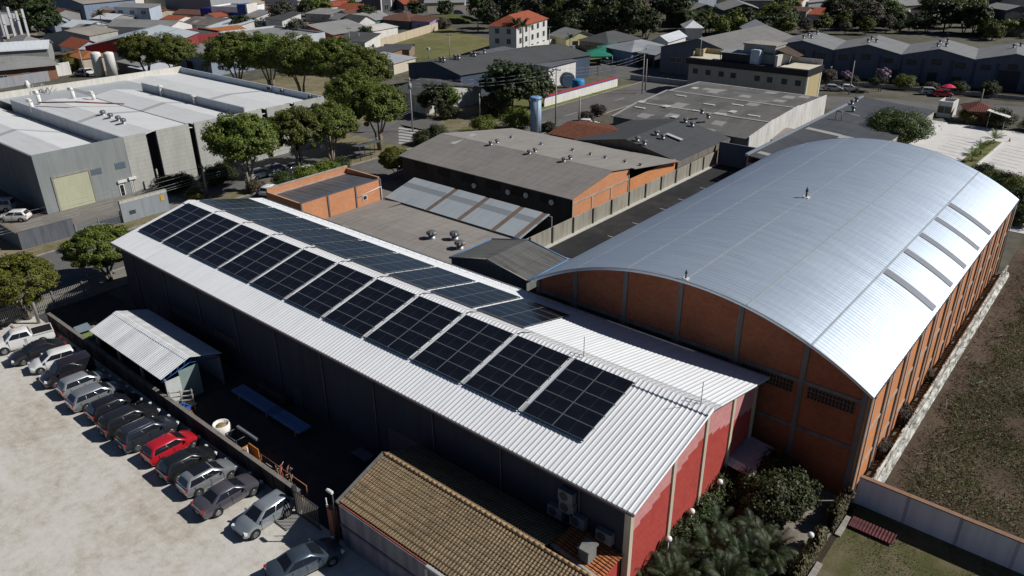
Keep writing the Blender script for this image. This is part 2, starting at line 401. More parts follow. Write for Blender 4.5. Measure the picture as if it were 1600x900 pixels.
b.slab([(U0, VR, ZR-.03), (U1, VR, ZR-.03), (U1, V1-.02, ZE-.03), (U0, V1-.02, ZE-.03)], .05)
b.build('roof', WHITE_ROOF, mw)
b = MB(); ribbed(b, .33, U0+.02, U1-.02, [(VR-.62, ZR-.62*SL+.06), (VR, ZR+.08), (VR+.62, ZR-.62*SL+.06)], h=.05, crest=.09)
b.build('ridge_cap', M_roof((.74, .75, .77), 'x', .33, .5, 0, .1, 30.), mw)
wx0, wx1, wy0, wy1 = U0+.6, U1-.55, V0+.5, V1-.5
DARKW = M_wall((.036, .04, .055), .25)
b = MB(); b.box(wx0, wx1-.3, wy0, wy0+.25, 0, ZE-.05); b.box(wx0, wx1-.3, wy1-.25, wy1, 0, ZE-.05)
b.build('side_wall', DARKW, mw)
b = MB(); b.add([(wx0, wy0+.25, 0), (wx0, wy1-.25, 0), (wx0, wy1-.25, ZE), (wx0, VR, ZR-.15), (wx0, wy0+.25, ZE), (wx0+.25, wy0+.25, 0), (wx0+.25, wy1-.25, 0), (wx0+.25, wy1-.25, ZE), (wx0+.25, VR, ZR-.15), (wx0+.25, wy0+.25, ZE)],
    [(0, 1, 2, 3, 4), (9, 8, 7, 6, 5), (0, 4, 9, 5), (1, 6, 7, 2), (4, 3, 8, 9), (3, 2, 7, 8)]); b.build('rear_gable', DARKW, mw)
# red gable, laid in painted block; the strip under the roof has faded pink in block steps
RED = M_brick((.36, .055, .045), (.42, .07, .055), (.3, .045, .04), .75, .08); PINK = M_brick((.5, .22, .215), (.56, .27, .26), (.42, .18, .175), .75, .06)
def zroof(v): return ZE+SL*(v-V0) if v < VR else ZE+SL*(V1-v)
b = MB(); up = MB(); xf = wx1
pil = [wy0, wy0+4.55, wy0+8.9-.5, wy0+12.2, wy1]
step = .4
for (a, c) in zip(pil, pil[1:]):
    n = int(round((c-a-.35)/step)); st = (c-a-.35)/n
    for k in range(n):
        y0 = a+.35+k*st; y1 = y0+st; zt0 = zroof(y0)-.12; zt1 = zroof(y1)-.12
        fade = math.floor((min(zt0, zt1)-2.15)/.25)*.25
        b.add([(xf, y0, 0), (xf, y1, 0), (xf, y1, fade), (xf, y0, fade)], [(0, 1, 2, 3)])
        up.add([(xf, y0, fade), (xf, y1, fade), (xf, y1, zt1), (xf, y0, zt0)], [(0, 1, 2, 3)])
b.add([(xf-.25, wy0, 0), (xf-.25, wy1, 0), (xf-.25, wy1, ZE-.12), (xf-.25, VR, ZR-.12), (xf-.25, wy0, ZE-.12)], [(4, 3, 2, 1, 0)])
b.build('gable_wall', RED, mw); lab(up.build('upper_gable', PINK, mw), 'faded pink strip of the red gable under the roof edge')
BEIGE = M_wall((.52, .47, .36), .25)
for y in pil:
    p = MB(); y0 = min(max(y, wy0), wy1-.35); p.box(xf-.3, xf+.1, y0, y0+.34, 0, zroof(y0+.17)-.14); p.build('pilaster', BEIGE, mw)
p = MB()
for (a, c) in ((wy0+.35, VR), (VR, wy1-.35)):
    p.add([(xf-.02, a, zroof(a)-.5), (xf-.02, c, zroof(c)-.5), (xf-.02, c, zroof(c)-.12), (xf-.02, a, zroof(a)-.12), (xf+.09, a, zroof(a)-.34), (xf+.09, c, zroof(c)-.34), (xf+.09, c, zroof(c)-.12), (xf+.09, a, zroof(a)-.12)],
          [(4, 5, 6, 7), (0, 1, 5, 4), (3, 7, 6, 2)])
p.build('verge_beam', BEIGE, mw)
p = MB(); p.box(U0, U1, V0-.1, V0+.02, ZE-.16, ZE-.01); p.build('eave_fascia', M_plain((.12, .1, .1), .7), mw)
p = MB(); p.path([(U0, V1+.06, ZE-.02), (U1, V1+.06, ZE-.02)], .09, 8); p.build('gutter', GALV, mw)
for x0 in (-70, -58.5, -47, -35.5, -27):      # openings of the shaded side wall
    p = MB(); w = 3.6 if x0 in (-58.5, -35.5) else 1.1; p.box(x0, x0+w, wy0-.03, wy0, 0, 3.4 if w > 2 else 2.2); d = p.build('door', M_plain((.045, .05, .06), .5), mw)
    q = MB(); q.box(x0+w*.8, x0+w*.8+.08, wy0-.08, wy0-.03, 1.0, 1.15); q.build('handle', STEEL, d)
for x0 in np.linspace(-72, -19, 10):
    p = MB(); p.tube((x0, wy0-.07, .1), (x0, wy0-.07, ZE-.2), .045, n=6); p.build('downpipe', M_plain((.1, .1, .11), .6), mw)
# ---- solar arrays: 5 rows of 2 modules, each array a thing of ten modules on rails
cells = NT('solar_cells'); sx = cells.n('ShaderNodeSeparateXYZ'); cells.l(cells.tc.outputs['Object'], sx.inputs[0])
def ln(v, p, w): return cells.math('LESS_THAN', cells.math('FRACT', cells.math('DIVIDE', v, p)), w)
grid = cells.math('MAXIMUM', ln(sx.outputs[0], .1035, .03), ln(sx.outputs[1], .182, .025))
mid = cells.math('LESS_THAN', cells.math('ABSOLUTE', sx.outputs[0]), .011)
colr = cells.mix(cells.math('MULTIPLY', grid, .14), cells.ramp(cells.noise(.8, 3), [(.3, (.005, .006, .01)), (.7, (.009, .011, .017))]), (.12, .13, .15))
colr = cells.mix(cells.math('MULTIPLY', mid, .12), colr, (.3, .32, .35))
cells.fin(colr, .16, 0, .5); PVM = cells.m
FRAME = M_plain((.2, .215, .24), .45, .3, .1, 4.)
PW, PH = 2.25, 1.1
def module_mesh():
    m = MB(); t_ = .035; fw = .02
    m.box(-PW/2+fw, PW/2-fw, -PH/2+fw, PH/2-fw, 0, t_-.004, 0)
    for a in ((-PW/2, PW/2, -PH/2, -PH/2+fw), (-PW/2, PW/2, PH/2-fw, PH/2), (-PW/2, -PW/2+fw, -PH/2+fw, PH/2-fw), (PW/2-fw, PW/2, -PH/2+fw, PH/2-fw)): m.box(*a, 0, t_, 1)
    o = m.build('solar_panel', [PVM, FRAME]); me = o.data; bpy.data.objects.remove(o); return me
MODULE = module_mesh()
ang = math.atan(SL); Ls = 5*(PH+.02)
rail = MB()
for i in range(6): rail.box(-PW-.05, PW+.05, -Ls/2+i*Ls/5-.03, -Ls/2+i*Ls/5+.03, -.07, 0)
ro = rail.build('rail', GALV); RAIL = ro.data; bpy.data.objects.remove(ro)
bar = MB(); bar.box(-PW-.04, PW+.04, -Ls/2-.06, -Ls/2+.0, -.03, .03); bo = bar.build('edge_rail', M_plain((.02, .045, .075), .4, .5)); BAR = bo.data; bpy.data.objects.remove(bo)
def array(uc, vc, side, label, grp):
    z = zroof(vc)+.14
    e = thing('solar_array', label, 'solar array', (uc, vc, z), 0, grp); e.rotation_euler = (ang if side == 0 else -ang, 0, 0)
    for name, me in (('rail', RAIL), ('edge_rail', BAR)):
        o = bpy.data.objects.new(name, me); COL.objects.link(o); o.parent = e
        if name == 'edge_rail' and side: o.rotation_euler = (0, 0, math.pi)
    for i in range(5):
        for j in (0, 1):
            o = bpy.data.objects.new('solar_panel', MODULE); COL.objects.link(o); o.parent = e
            o.location = ((j-.5)*(PW+.02), -Ls/2+(i+.5)*(PH+.02), 0)
for k in range(11):
    nm = 'black solar array on the sunless near roof slope, %s from the street end' % ORD[k] if k < 10 else 'black solar array nearest the red gable, last of the near roof slope'
    array(-71.85+k*4.92, 33.0, 0, nm, 'solar arrays on the near roof slope')
for k in range(9):
    nm = 'slate blue solar array on the far roof slope, %s from the street end' % ORD[k]
    array(-72.1+k*4.93, 39.85, 1, nm, 'solar arrays on the far roof slope')
CABLE = M_plain((.1, .1, .11), .5)
for k in range(10):
    u = -69.45+k*4.92+.06
    b = MB(); b.obox((u, 33., 0), math.pi/2, 1, 1, 1); b.v.clear(); b.f.clear(); b.mi.clear(); b.sm.clear()
    b.slab([(u-.13, 30.3, zroof(30.3)+.1), (u+.13, 30.3, zroof(30.3)+.1), (u+.13, 35.75, zroof(35.75)+.1), (u-.13, 35.75, zroof(35.75)+.1)], .06)
    lab(b.build('cable_tray', WHITE_ROOF), 'white cable tray between near slope solar arrays, %s from the street end' % ORD[k], 'cable tray', 'cable trays between the solar arrays')
for k in range(9):
    u = -69.5+k*4.93
    b = MB(); b.path([(u, 35.9, zroof(35.9)+.1), (u+.25, 36.1, zroof(36.1)+.16), (u+.55, 36.4, zroof(36.4)+.16), (u+.6, 36.95, zroof(36.95)+.1)], .03, 5)
    lab(b.build('cable_loop', CABLE), 'grey cable looping over the ridge beside solar arrays, %s from the street end' % ORD[k], 'cable', 'cables over the ridge')
for k, (px, py) in enumerate(((908, 560), (1091, 634), (300, 318))):
    p = G(px, py, 9.5); b = MB(); b.path([(p[0], 36.2, 9.45), (p[0], 36.2, 11.0)], .022, 5); b.path([(p[0]-1.0, 36.0, 9.56), (p[0], 36.2, 9.6)], .02, 5)
    if k < 2: lab(b.build('lightning_rod', DARKM), ['thin lightning rod on the ridge beside the last solar array', 'thin lightning rod on the ridge near the red gable'][k], 'lightning rod')
b = MB()
for i in range(60):
    x = -74+i*.98
    if x < -28: b.tube((x, V1-.5, zroof(V1-.5)), (x, V1-.5, zroof(V1-.5)+.22), .012, n=4)
b.path([(-74, V1-.5, zroof(V1-.5)+.22), (-28, V1-.5, zroof(V1-.5)+.22)], .02, 5)
lab(b.build('roof_cable', CABLE), 'thin cable on short posts along the far eave of the white roof', 'cable')

# ================================================================ ARCH HALL
AX0, AX1, AY0, AY1, AZ, AR = -36.05, -8.65, 45.3, 92.6, 8.5, 4.05
ah = thing('arched_hall', 'large brick hall under a silver barrel vault metal roof', 'hall', (-22.3, 69, 0), world=True)
half = (AX1-AX0)/2; cxm = (AX0+AX1)/2; RAD = (half*half+AR*AR)/(2*AR); czm = AZ+AR-RAD
th = math.asin(half/RAD)
def arc(t): a = -th+2*th*t; return (cxm+RAD*math.sin(a), czm+RAD*math.cos(a))
ARCM = NT('galvanised_vault'); sx = ARCM.n('ShaderNodeSeparateXYZ'); ARCM.l(ARCM.tc.outputs['Object'], sx.inputs[0])
v1 = ARCM.noise(1, 5, ARCM.mapv((.25, 1.6, .25)), .6); v2 = ARCM.noise(.09, 4)
ARCM.fin(ARCM.ramp(ARCM.math('ADD', ARCM.math('MULTIPLY', v1, .5), ARCM.math('MULTIPLY', v2, .5)), [(.3, (.46, .54, .64)), (.7, (.55, .625, .71))]),
         ARCM.math('ADD', .4, ARCM.math('MULTIPLY', v1, .12)), .66, .5)
NS = 56; line = [arc(i/NS) for i in range(NS+1)]
b = MB(); ribbed(b, .42, AY0-.35, AY1+.35, line, h=.013, crest=.05, flank=.05, along='v')
b.add([(x, y, z-.06) for y in (AY0-.35, AY1+.35) for x, z in line], [(i, i+1, NS+1+i+1, NS+1+i) for i in range(NS)])
for y, s in ((AY0-.35, 1), (AY1+.35, -1)):
    b.add([(x, y, z+.03) for x, z in line]+[(x, y, z-.22) for x, z in line], [(i, i+1, NS+1+i+1, NS+1+i) for i in range(NS)])
b.build('roof', ARCM.m, ah)
for t_ in (.17, .335, .5, .665, .832):      # lap seams along the vault
    p = MB(); x, z = arc(t_); x2, z2 = arc(t_+.004); p.slab([(x, AY0-.3, z+.05), (x2, AY0-.3, z2+.05), (x2, AY1+.3, z2+.05), (x, AY1+.3, z+.05)], .03); p.build('seam', M_plain((.3, .33, .36), .6, .2), ah)
SKY = M_plain((.2, .21, .24), .5, .1, .1, 2., .4, .3)
for px, py in ((1547.5, 366), (1530, 391), (1510, 419), (1489, 447.5), (1465, 485)):
    v = G(px, py, 8.6)[1]; p = MB(); pts = [arc(.838+(.992-.838)*i/12) for i in range(13)]
    p.add([(x, yy, z+dz) for yy in (v-.5, v+.5) for dz in (.055,) for x, z in pts], [(i, i+1, 14+i, 13+i) for i in range(12)]); p.build('skylight', SKY, ah)
p = MB()
for y in (AY0-.42,):
    for i in range(NS):
        (x, z), (x2, z2) = line[i], line[i+1]; p.tube((x, y, z+.02), (x2, y, z2+.02), .06, n=5, cap=False)
p.build('verge_trim', M_plain((.5, .53, .56), .45, .5), ah)
BR = M_brick((.25, .082, .04), (.31, .108, .054), (.19, .1, .065), 1., .3)  # brick darkened to paint in the shade on front, back and left walls
BRICK_SUN = M_brick((.55, .215, .085), (.62, .26, .11), (.43, .25, .14), 1., .22)  # the same brick in a lighter copy for walls facing the sun
def arch_wall(y):
    b = MB(); pts = [(x, z-.1) for x, z in line if AX0+.35 < x < AX1-.35]
    pts = [(AX0+.35, 0)]+pts+[(AX1-.35, 0)]
    for yy in (y, y+.2): b.add([(x, yy, z) for x, z in pts], [tuple(range(len(pts)))])
    return b
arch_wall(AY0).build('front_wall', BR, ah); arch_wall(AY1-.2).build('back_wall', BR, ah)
cols = [PV(px, py, AY0)[0] for px, py in ((900, 430), (979, 430), (1065, 450), (1159, 490), (1262, 545))]
def zarc(x): return czm+math.sqrt(max(0, RAD*RAD-(x-cxm)**2))
CD = M_wall((.16, .155, .15))
for x in cols+[AX1-.55, AX0+.55]:
    p = MB(); p.box(x-.17, x+.17, AY0-.09, AY0-.005, 0, zarc(x)-.25); p.build('column', CD, ah)
zb = [PV(px, py, AY0)[1] for px, py in ((1040, 522), (1220, 583))]; zbm = sum(zb)/2
xs_ = [AX0+.55]+cols+[AX1-.55]
for a, c in zip(xs_, xs_[1:]):
    for zz in (zbm, zbm-3.6):
        if zz < 1: continue
        p = MB(); p.box(a+.175, c-.175, AY0-.07, AY0-.004, zz-.14, zz+.14); p.build('beam', CD, ah)
    if c-a > 3:       # hollow block vent band under the beam
        p = MB(); w0, w1 = a+.5, c-.5; p.box(w0, w1, AY0-.03, AY0-.003, zbm-1.1, zbm-.2, 0)
        n = int((w1-w0)/.22)
        for k in range(n+1): p.box(w0+k*(w1-w0)/n-.025, w0+k*(w1-w0)/n+.025, AY0-.06, AY0-.03, zbm-1.1, zbm-.2, 1)
        for k in range(4): p.box(w0, w1, AY0-.05, AY0-.03, zbm-1.1+k*.3-.02, zbm-1.1+k*.3+.02, 1)
        p.build('vent_block', [BLACK, M_brick((.13, .06, .04), (.16, .08, .05))], ah)
# right wall in sunlit brick panels
xw = AX1-.25
b = MB(); b.box(xw-.2, xw, AY0+.02, AY1, 0, AZ-.22); b.build('side_wall', BRICK_SUN, ah)
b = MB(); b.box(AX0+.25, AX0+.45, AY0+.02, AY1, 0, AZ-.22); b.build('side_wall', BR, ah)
nb = 12; ys = np.linspace(AY0+.2, AY1-.2, nb+1)
PIL = M_wall((.2, .19, .18)); LCON = M_wall((.42, .36, .29))
for i, y in enumerate(ys):
    p = MB(); p.box(xw+.003, xw+.12, y-.16, y+.16, 0, AZ-.3); p.build('column', PIL, ah)
for z, h in ((AZ-.45, .22), (4.7, .26), (1.9, .2)):
    for a, c in zip(ys, ys[1:]):
        p = MB(); p.box(xw+.002, xw+.06, a+.165, c-.165, z, z+h); p.build('beam', LCON, ah)
p = MB(); p.box(xw+.05, xw+.3, AY0-.2, AY1+.2, AZ-.16, AZ-.04); p.build('gutter', M_plain((.16, .15, .16), .5, .4), ah)
for i, y in enumerate(ys):
    p = MB(); p.path([(xw+.22, y+.28, AZ-.2), (xw+.2, y+.28, AZ-.5), (xw+.2, y+.28, .1)], .055, 6); p.build('downpipe', M_plain((.4, .37, .36), .6), ah)
def arch_vent(px, py, label, s=1.):
    # stand the little cowl on the vault at the height found there
    z = 12.4
    for _ in range(8): p = G(px, py, z); z = zarc(p[0])+.04
    e = thing('roof_cowl', label, 'roof vent', (p[0], p[1], z)); e.scale = (s,)*3
    m = MB(); m.box(-.4, .4, -.4, .4, -.05, .06); m.build('base', M_plain((.65, .65, .65), .5), e)
    m = MB(); m.tube((0, 0, .0), (0, 0, .75), .13, .1, 10); m.build('pipe', DARKM, e)
    m = MB(); m.lathe([(.02, .72), (.22, .78), (.2, .88), (.05, 1.35)], n=10); m.build('cap', DARKM, e)
arch_vent(1259.5, 308, 'small dark cowl vent standing high on the silver vault', .7)
arch_vent(1071.5, 435, 'small dark cowl vent at the front edge of the silver vault', .5)

# ================================================================ LOW WALL beside the hall, white wall, garden edges
STAIN = NT('stained_lime_wall'); a = STAIN.noise(1.2, 7, STAIN.mapv((2.5, .7, 2.5)), .75)
STAIN.fin(STAIN.ramp(a, [(.36, (.1, .1, .08)), (.47, (.3, .3, .27)), (.56, (.6, .6, .56)), (.7, (.72, .72, .68))]), .9, 0, .2)
b = MB(); rr = random.Random(3)
b.add([(-8.25, 46, 0), (-7.5, 46, 0), (-7.5, 93, 0), (-8.25, 93, 0), (-8.25, 46, .35), (-7.7, 46, .35), (-7.7, 93, .35), (-8.25, 93, .35)], [(4, 5, 6, 7), (0, 1, 5, 4), (1, 2, 6, 5), (2, 3, 7, 6), (3, 0, 4, 7)])
for k in range(94):
    if k % 12 != 7: b.box(-7.98, -7.86, 46+k*.5, 46.34+k*.5, .35, 1.05+rr.uniform(-.08, .05))
b.box(-8.0, -7.84, 46, 93, 1.0, 1.1)
lab(b.build('boundary_wall', STAIN.m), 'weathered low white block wall running along the sunlit brick side of the hall', 'wall')
ww = thing('garden_wall', 'tall white wall with terracotta coping between brush field and lawn', 'wall', (3, 45.4, 0), world=True)
b = MB(); b.box(-8.45, 30, 45.28, 45.5, 0, 2.15); b.build('wall_panel', M_wall((.76, .76, .79), .18), ww)
for k in range(13):
    p = MB(); p.box(-8.45+k*3.05, -8.45+k*3.05+3.03, 45.22, 45.56, 2.155, 2.24); p.build('coping', M_plain((.25, .15, .1), .85), ww)
for k in range(1, 12):
    p = MB(); p.box(-8.45+k*3.05-.1, -8.45+k*3.05+.1, 45.255, 45.278, .02, 2.15); p.build('pilaster', M_wall((.5, .5, .54), .3), ww)
b = MB()
for a, c in ((-8.4, -8.05),):
    for (y0, y1) in ((41.4, 43.8), (34, 38.6)):
        n = int((y1-y0)/.55)
        for k in range(n): b.box(a, c, y0+k*.55, y0+k*.55+.53, 0, .14)
lab(b.build('kerb', CONC), kind='structure')
b = MB(); ribbed(b, .2, -8.0, -5.3, [(42.65, .2), (43.65, .26)], h=.03, crest=.05, flank=.02); b.slab([(-8, 42.65, .19), (-5.3, 42.65, .19), (-5.3, 43.65, .25), (-8, 43.65, .25)], .03)
e = thing('metal_sheet', 'dark red corrugated metal sheet lying on low blocks beside the white wall', 'metal sheet', (-6.6, 43.1, 0), world=True)
b.build('sheet', M_roof((.1, .022, .027), 'x', .2, .6, 0, .35, 9), e)
p = MB(); [p.box(x, x+.2, 42.8, 43.3, 0, .16) for x in (-7.7, -6.7, -5.7)]; p.build('block', CONC, e)
# ================================================================ TILED HOUSE, RED ANNEX, SHED, YARD
BROWN_TILE = M_tile((.34, .25, .15), 'x', .23, .41); ORANGE_TILE = M_tile((.46, .17, .07), 'x', .23, .41, .35)
def tile_slope(b, x0, x1, lo, hi, axis='x', pitch=.23, r=.045):
    """barrel tile slope, half round ribs as real relief; lo/hi = (w,z)"""
    n = int(round((x1-x0)/pitch)); pr = (x1-x0)/n; o = len(b.v); rows = max(1, int(round(math.hypot(hi[0]-lo[0], hi[1]-lo[1])/.41)))
    prof = [(.0, 0), (.08, .02), (.2, r), (.5, r*1.3), (.8, r), (.92, .02)]
    us = [(x0+(k+f)*pr, h) for k in range(n) for f, h in prof]+[(x1, 0)]
    vs = []
    for i in range(rows):
        f0, f1 = i/rows, (i+1)/rows
        vs += [(lo[0]+(hi[0]-lo[0])*f0, lo[1]+(hi[1]-lo[1])*f0+.03), (lo[0]+(hi[0]-lo[0])*f1, lo[1]+(hi[1]-lo[1])*f1)]
    m = len(vs)
    for u, h in us:
        for w, z in vs: b.v.append((u, w, z+h) if axis == 'x' else (w, u, z+h))
    for i in range(len(us)-1):
        for j in range(m-1):
            b.f.append((o+i*m+j, o+(i+1)*m+j, o+(i+1)*m+j+1, o+i*m+j+1)); b.mi.append(0); b.sm.append(False)
th_ = thing('tiled_house', 'low house with weathered brown barrel tile roof and grey side wall', 'house', (-24, 24, 0), world=True)
b = MB(); tile_slope(b, -32.2, -15.5, (21.15, 3.2), (25., 4.55)); b.build('roof', BROWN_TILE, th_)
b = MB(); tile_slope(b, -32.2, -19.3, (28.0, 3.45), (25., 4.55)); b.build('roof', BROWN_TILE, th_)
b = MB(); n = 42
for k in range(n):
    x = -32.2+k*16.7/n; b.tube((x, 25, 4.56), (x+.42, 25, 4.6), .13, .11, 8)
b.build('ridge_tile', M_plain((.4, .27, .15), .9, 0, .4, 4.), th_)
b = MB(); b.box(-31.95, -15.7, 20.95, 21.15, 0, 3.15); b.box(-31.95, -31.75, 21.15, 27.6, 0, 3.3); b.add([(-31.95, 21.15, 3.1), (-31.95, 25, 4.45), (-31.95, 27.6, 3.4), (-31.75, 21.15, 3.1), (-31.75, 25, 4.45), (-31.75, 27.6, 3.4)], [(0, 1, 2), (5, 4, 3)])
b.box(-15.9, -15.7, 21.15, 25.6, 0, 3.3)
b.build('wall', M_wall((.2, .19, .22), .45), th_)
b = MB(); b.box(-32.25, -31.98, 21.1, 25., 3.06, 3.1); b.slab([(-32.32, 21.0, 3.24), (-32.1, 21.0, 3.24), (-32.1, 25, 4.66), (-32.32, 25, 4.66)], .12); b.build('verge_board', CONC_D, th_)
b = MB(); b.box(-32.1, -24.3, 21.03, 21.12, 3.0, 3.2); b.build('eave_trim', M_plain((.32, .09, .06), .8), th_)
b = MB(); b.box(-24.25, -15.5, 20.9, 21.12, 3.05, 3.2); b.box(-24.3, -24.1, 20.87, 20.94, 0, 3.0); b.build('gutter', M_wall((.42, .41, .4), .3), th_)
b = MB(); b.box(-32.0, -24.4, 20.89, 20.945, 1.55, 1.75); b.build('plinth_band', M_wall((.1, .1, .14), .3), th_)
an = thing('red_annex', 'small red walled annex with bright orange tile roof against the warehouse corner', 'annex', (-17.5, 26.8, 0), world=True)
b = MB(); tile_slope(b, 25.9, 28.1, (-19.2, 4.15), (-15.9, 3.7), 'y'); b.build('roof', M_tile((.46, .17, .07), 'y', .23, .41, .35), an)
b = MB(); b.box(-16.3, -16.1, 25.95, 28.05, 0, 3.6); b.box(-19.0, -16.3, 25.9, 26.05, 0, 3.6); b.build('wall', RED, an)
b = MB(); b.slab([(-19.25, 25.75, 4.22), (-15.85, 25.75, 3.76), (-15.85, 25.92, 3.76), (-19.25, 25.92, 4.22)], .16); b.build('verge', CONC, an)
b = MB(); b.box(-17.6, -16.95, 26.1, 26.9, 3.8, 4.75); b.box(-17.68, -16.87, 26.02, 26.98, 4.75, 4.85); b.build('chimney', CONC_D, an)

sh = thing('open_shed', 'small white ribbed metal shed on blue trusses behind the parked cars', 'shed', (-60.8, 23.8, 0), world=True)
SHR = M_roof((.6, .62, .64), 'x', .25, .4, .0, .22, 30.)
b = MB(); ribbed(b, .27, -67.2, -54.4, [(21.15, 3.05), (23.75, 3.93)], h=.05); ribbed(b, .27, -67.2, -54.4, [(23.75, 3.93), (26.5, 3.05)], h=.05)
ribbed(b, .27, -67.22, -54.38, [(23.4, 3.835), (23.75, 3.95), (24.1, 3.835)], h=.05); b.build('roof', SHR, sh)
BLUE = M_plain((.02, .1, .3), .5)
for x in (-54.7, -58.8, -62.9, -67.):
    p = MB(); p.path([(x, 21.3, 2.9), (x, 23.75, 3.82), (x, 26.35, 2.9)], .05, 5); p.path([(x, 21.3, 2.62), (x, 23.75, 3.3), (x, 26.35, 2.62)], .04, 5)
    for k in range(9):
        f = k/8; v = 21.3+5.05*f; zt = 2.9+.92*(1-abs(2*f-1)); zb_ = 2.62+.68*(1-abs(2*f-1)); p.tube((x, v, zb_), (x, min(v+.3, 26.35), zt), .022, n=4)
    p.build('truss', BLUE, sh)
    p = MB(); p.box(x-.08, x+.08, 21.5, 21.66, 0, 2.75); p.build('post', CONC_D, sh); p = MB(); p.box(x-.08, x+.08, 26.2, 26.36, 0, 2.75); p.build('post', CONC_D, sh)
p = MB(); p.box(-54.62, -54.55, 21.5, 22.7, .1, 2.6); p.build('cladding', M_plain((.5, .53, .52), .7), sh)
p = MB(); p.box(-54.66, -54.59, 22.72, 24.4, .2, 3.0); p.build('cladding', M_plain((.22, .28, .27), .6), sh)
p = MB(); p.box(-67., -54.7, 26.36, 26.42, .1, 2.6); p.build('cladding', M_plain((.16, .18, .22), .7), sh)
# wall behind the cars and its gate
b = MB(); b.box(-77.2, -36.75, 21.12, 21.32, 0, 1.45); rr = random.Random(5)
for k in range(27): b.box(-77.2+k*1.5-.09, -77.2+k*1.5+.09, 21.08, 21.12, 0, 1.45)
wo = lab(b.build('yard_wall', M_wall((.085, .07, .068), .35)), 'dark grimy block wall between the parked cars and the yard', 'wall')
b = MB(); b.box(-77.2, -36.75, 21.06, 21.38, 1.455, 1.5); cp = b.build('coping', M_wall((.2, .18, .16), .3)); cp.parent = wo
gt = thing('sliding_gate', 'dark slatted sliding gate standing open between yard wall and tiled house', 'gate', (-35.5, 20.8, 0), world=True)
b = MB()
for k in range(13): b.box(-36.6+k*.2, -36.53+k*.2, 20.75, 20.8, .1, 1.9)
b.build('slat', M_plain((.12, .11, .1), .6), gt)
b = MB(); b.box(-36.65, -34., 20.74, 20.81, 1.9, 1.97); b.box(-36.65, -34., 20.74, 20.81, .03, .1); b.build('frame', DARKM, gt)
b = MB(); b.box(-36.7, -36.5, 20.7, 20.95, 0, 2.3); b.build('post', DARKM, gt)
bp = thing('gate_pillar', 'narrow brick gate pillar with camera mast beside the tiled house', 'pillar', (-32.6, 21, 0), world=True)
b = MB(); b.box(-33.0, -32.55, 20.75, 21.2, 0, 2.5); b.build('pillar', M_brick((.25, .08, .055), (.3, .1, .06), scale=1.), bp)
b = MB(); b.tube((-32.4, 20.9, 0), (-32.4, 20.9, 3.9), .05, n=6); b.build('mast', DARKM, bp)
b = MB(); b.box(-32.75, -32.35, 20.82, 20.98, 3.85, 4.02); b.tube((-32.75, 20.9, 3.93), (-32.9, 20.9, 3.9), .1, n=8); b.build('camera', WHITE, bp)
b = MB(); b.tube((-33.15, 20.9, 2.2), (-33.15, 20.9, 3.1), .035, n=6); b.box(-33.2, -33.0, 20.85, 20.95, 2.45, 2.6); b.build('bracket', WHITE, bp)

# yard clutter (each lying or standing on its own)
bs = thing('sheet_stack', 'long blue roofing sheet stack lying on trestles in the shaded yard', 'metal sheets', (-47.5, 26.1, 0), world=True)
b = MB(); ribbed(b, .2, 25.6, 26.75, [(-52.3, .72), (-43., .72)], h=.05, crest=.05, flank=.03, along='v'); b.box(-52.3, -43., 25.6, 26.75, .62, .7); b.build('sheet', M_roof((.13, .22, .42), 'y', .2, .5, 0, .2, 30), bs)
for x in (-51.5, -47.6, -43.8):
    p = MB(); p.box(x, x+.1, 25.7, 26.6, .5, .62); [p.box(x, x+.1, y, y+.1, 0, .5) for y in (25.7, 26.5)]; p.build('trestle', WOODM, bs)
def bar_stack(name, label, cat, loc, rz, n, L, w, m, h=.1, tilt=0.):
    b = MB(); r2 = random.Random(sum(map(ord, label)))
    for k in range(n):
        x = (k % 5)*w*1.15+r2.uniform(-.02, .02); z = (k//5)*h
        b.box(-L/2+r2.uniform(-.15, .15), L/2+r2.uniform(-.15, .15), x, x+w, z, z+h*.92)
    o = b.build(name, m); o.location = loc; o.rotation_euler = (0, tilt, rz); return lab(o, label, cat)
bar_stack('timber_rack', 'dark timber boards leaning in the shaded yard by the warehouse wall', 'timber', (-49.5, 27.5, .1), 0, 14, 3.6, .25, M_plain((.05, .05, .055), .8), .28)
def pallet(loc, rz, label, tilt=0.):
    e = thing('pallet', label, 'pallet', loc, rz, 'pallets in the yard'); e.rotation_euler = (tilt, 0, rz)
    m = MB(); [m.box(-.6, .6, -.5+k*.165, -.5+k*.165+.1, .12, .145) for k in range(7)]; m.build('deck', M_plain((.5, .36, .2), .8, 0, .3, 5.), e)
    m = MB(); [m.box(x-.05, x+.05, -.5, .5, 0, .12) for x in (-.55, 0, .55)]; m.build('runner', WOODM, e)
pallet((-70.1, 23.3, 1.15), .35, 'pale wooden pallet lying on top of the rubbish container behind the yard wall', .1)
pallet((-54.0, 22.5, .06), .1, 'pale wooden pallet at the corner of the white shed')
e = thing('rubbish_container', 'olive and grey skip full of boards just behind the yard wall', 'skip', (-70.3, 22.2, 0), world=True)
b = MB(); b.box(-72.6, -68.2, 21.3, 23.6, .05, 1.1); b.box(-72.7, -68.1, 21.2, 23.7, 1.0, 1.14); b.build('body', M_plain((.13, .14, .07), .7), e)
b = MB(); b.slab([(-72.2, 21.5, 1.5), (-70.8, 21.3, 1.45), (-70.6, 22.6, 1.5), (-72, 22.7, 1.6)], .06); b.slab([(-70.4, 21.4, 1.35), (-69.2, 21.4, 1.3), (-69.1, 22.4, 1.4), (-70.3, 22.5, 1.45)], .06, 1); b.slab([(-71.2, 22.7, 1.5), (-68.6, 22.5, 1.5), (-68.5, 22.75, 1.5), (-71.1, 23, 1.5)], .07, 2)
b.build('boards', [M_plain((.2, .25, .29), .6), M_plain((.2, .23, .08), .7), WOODM], e)
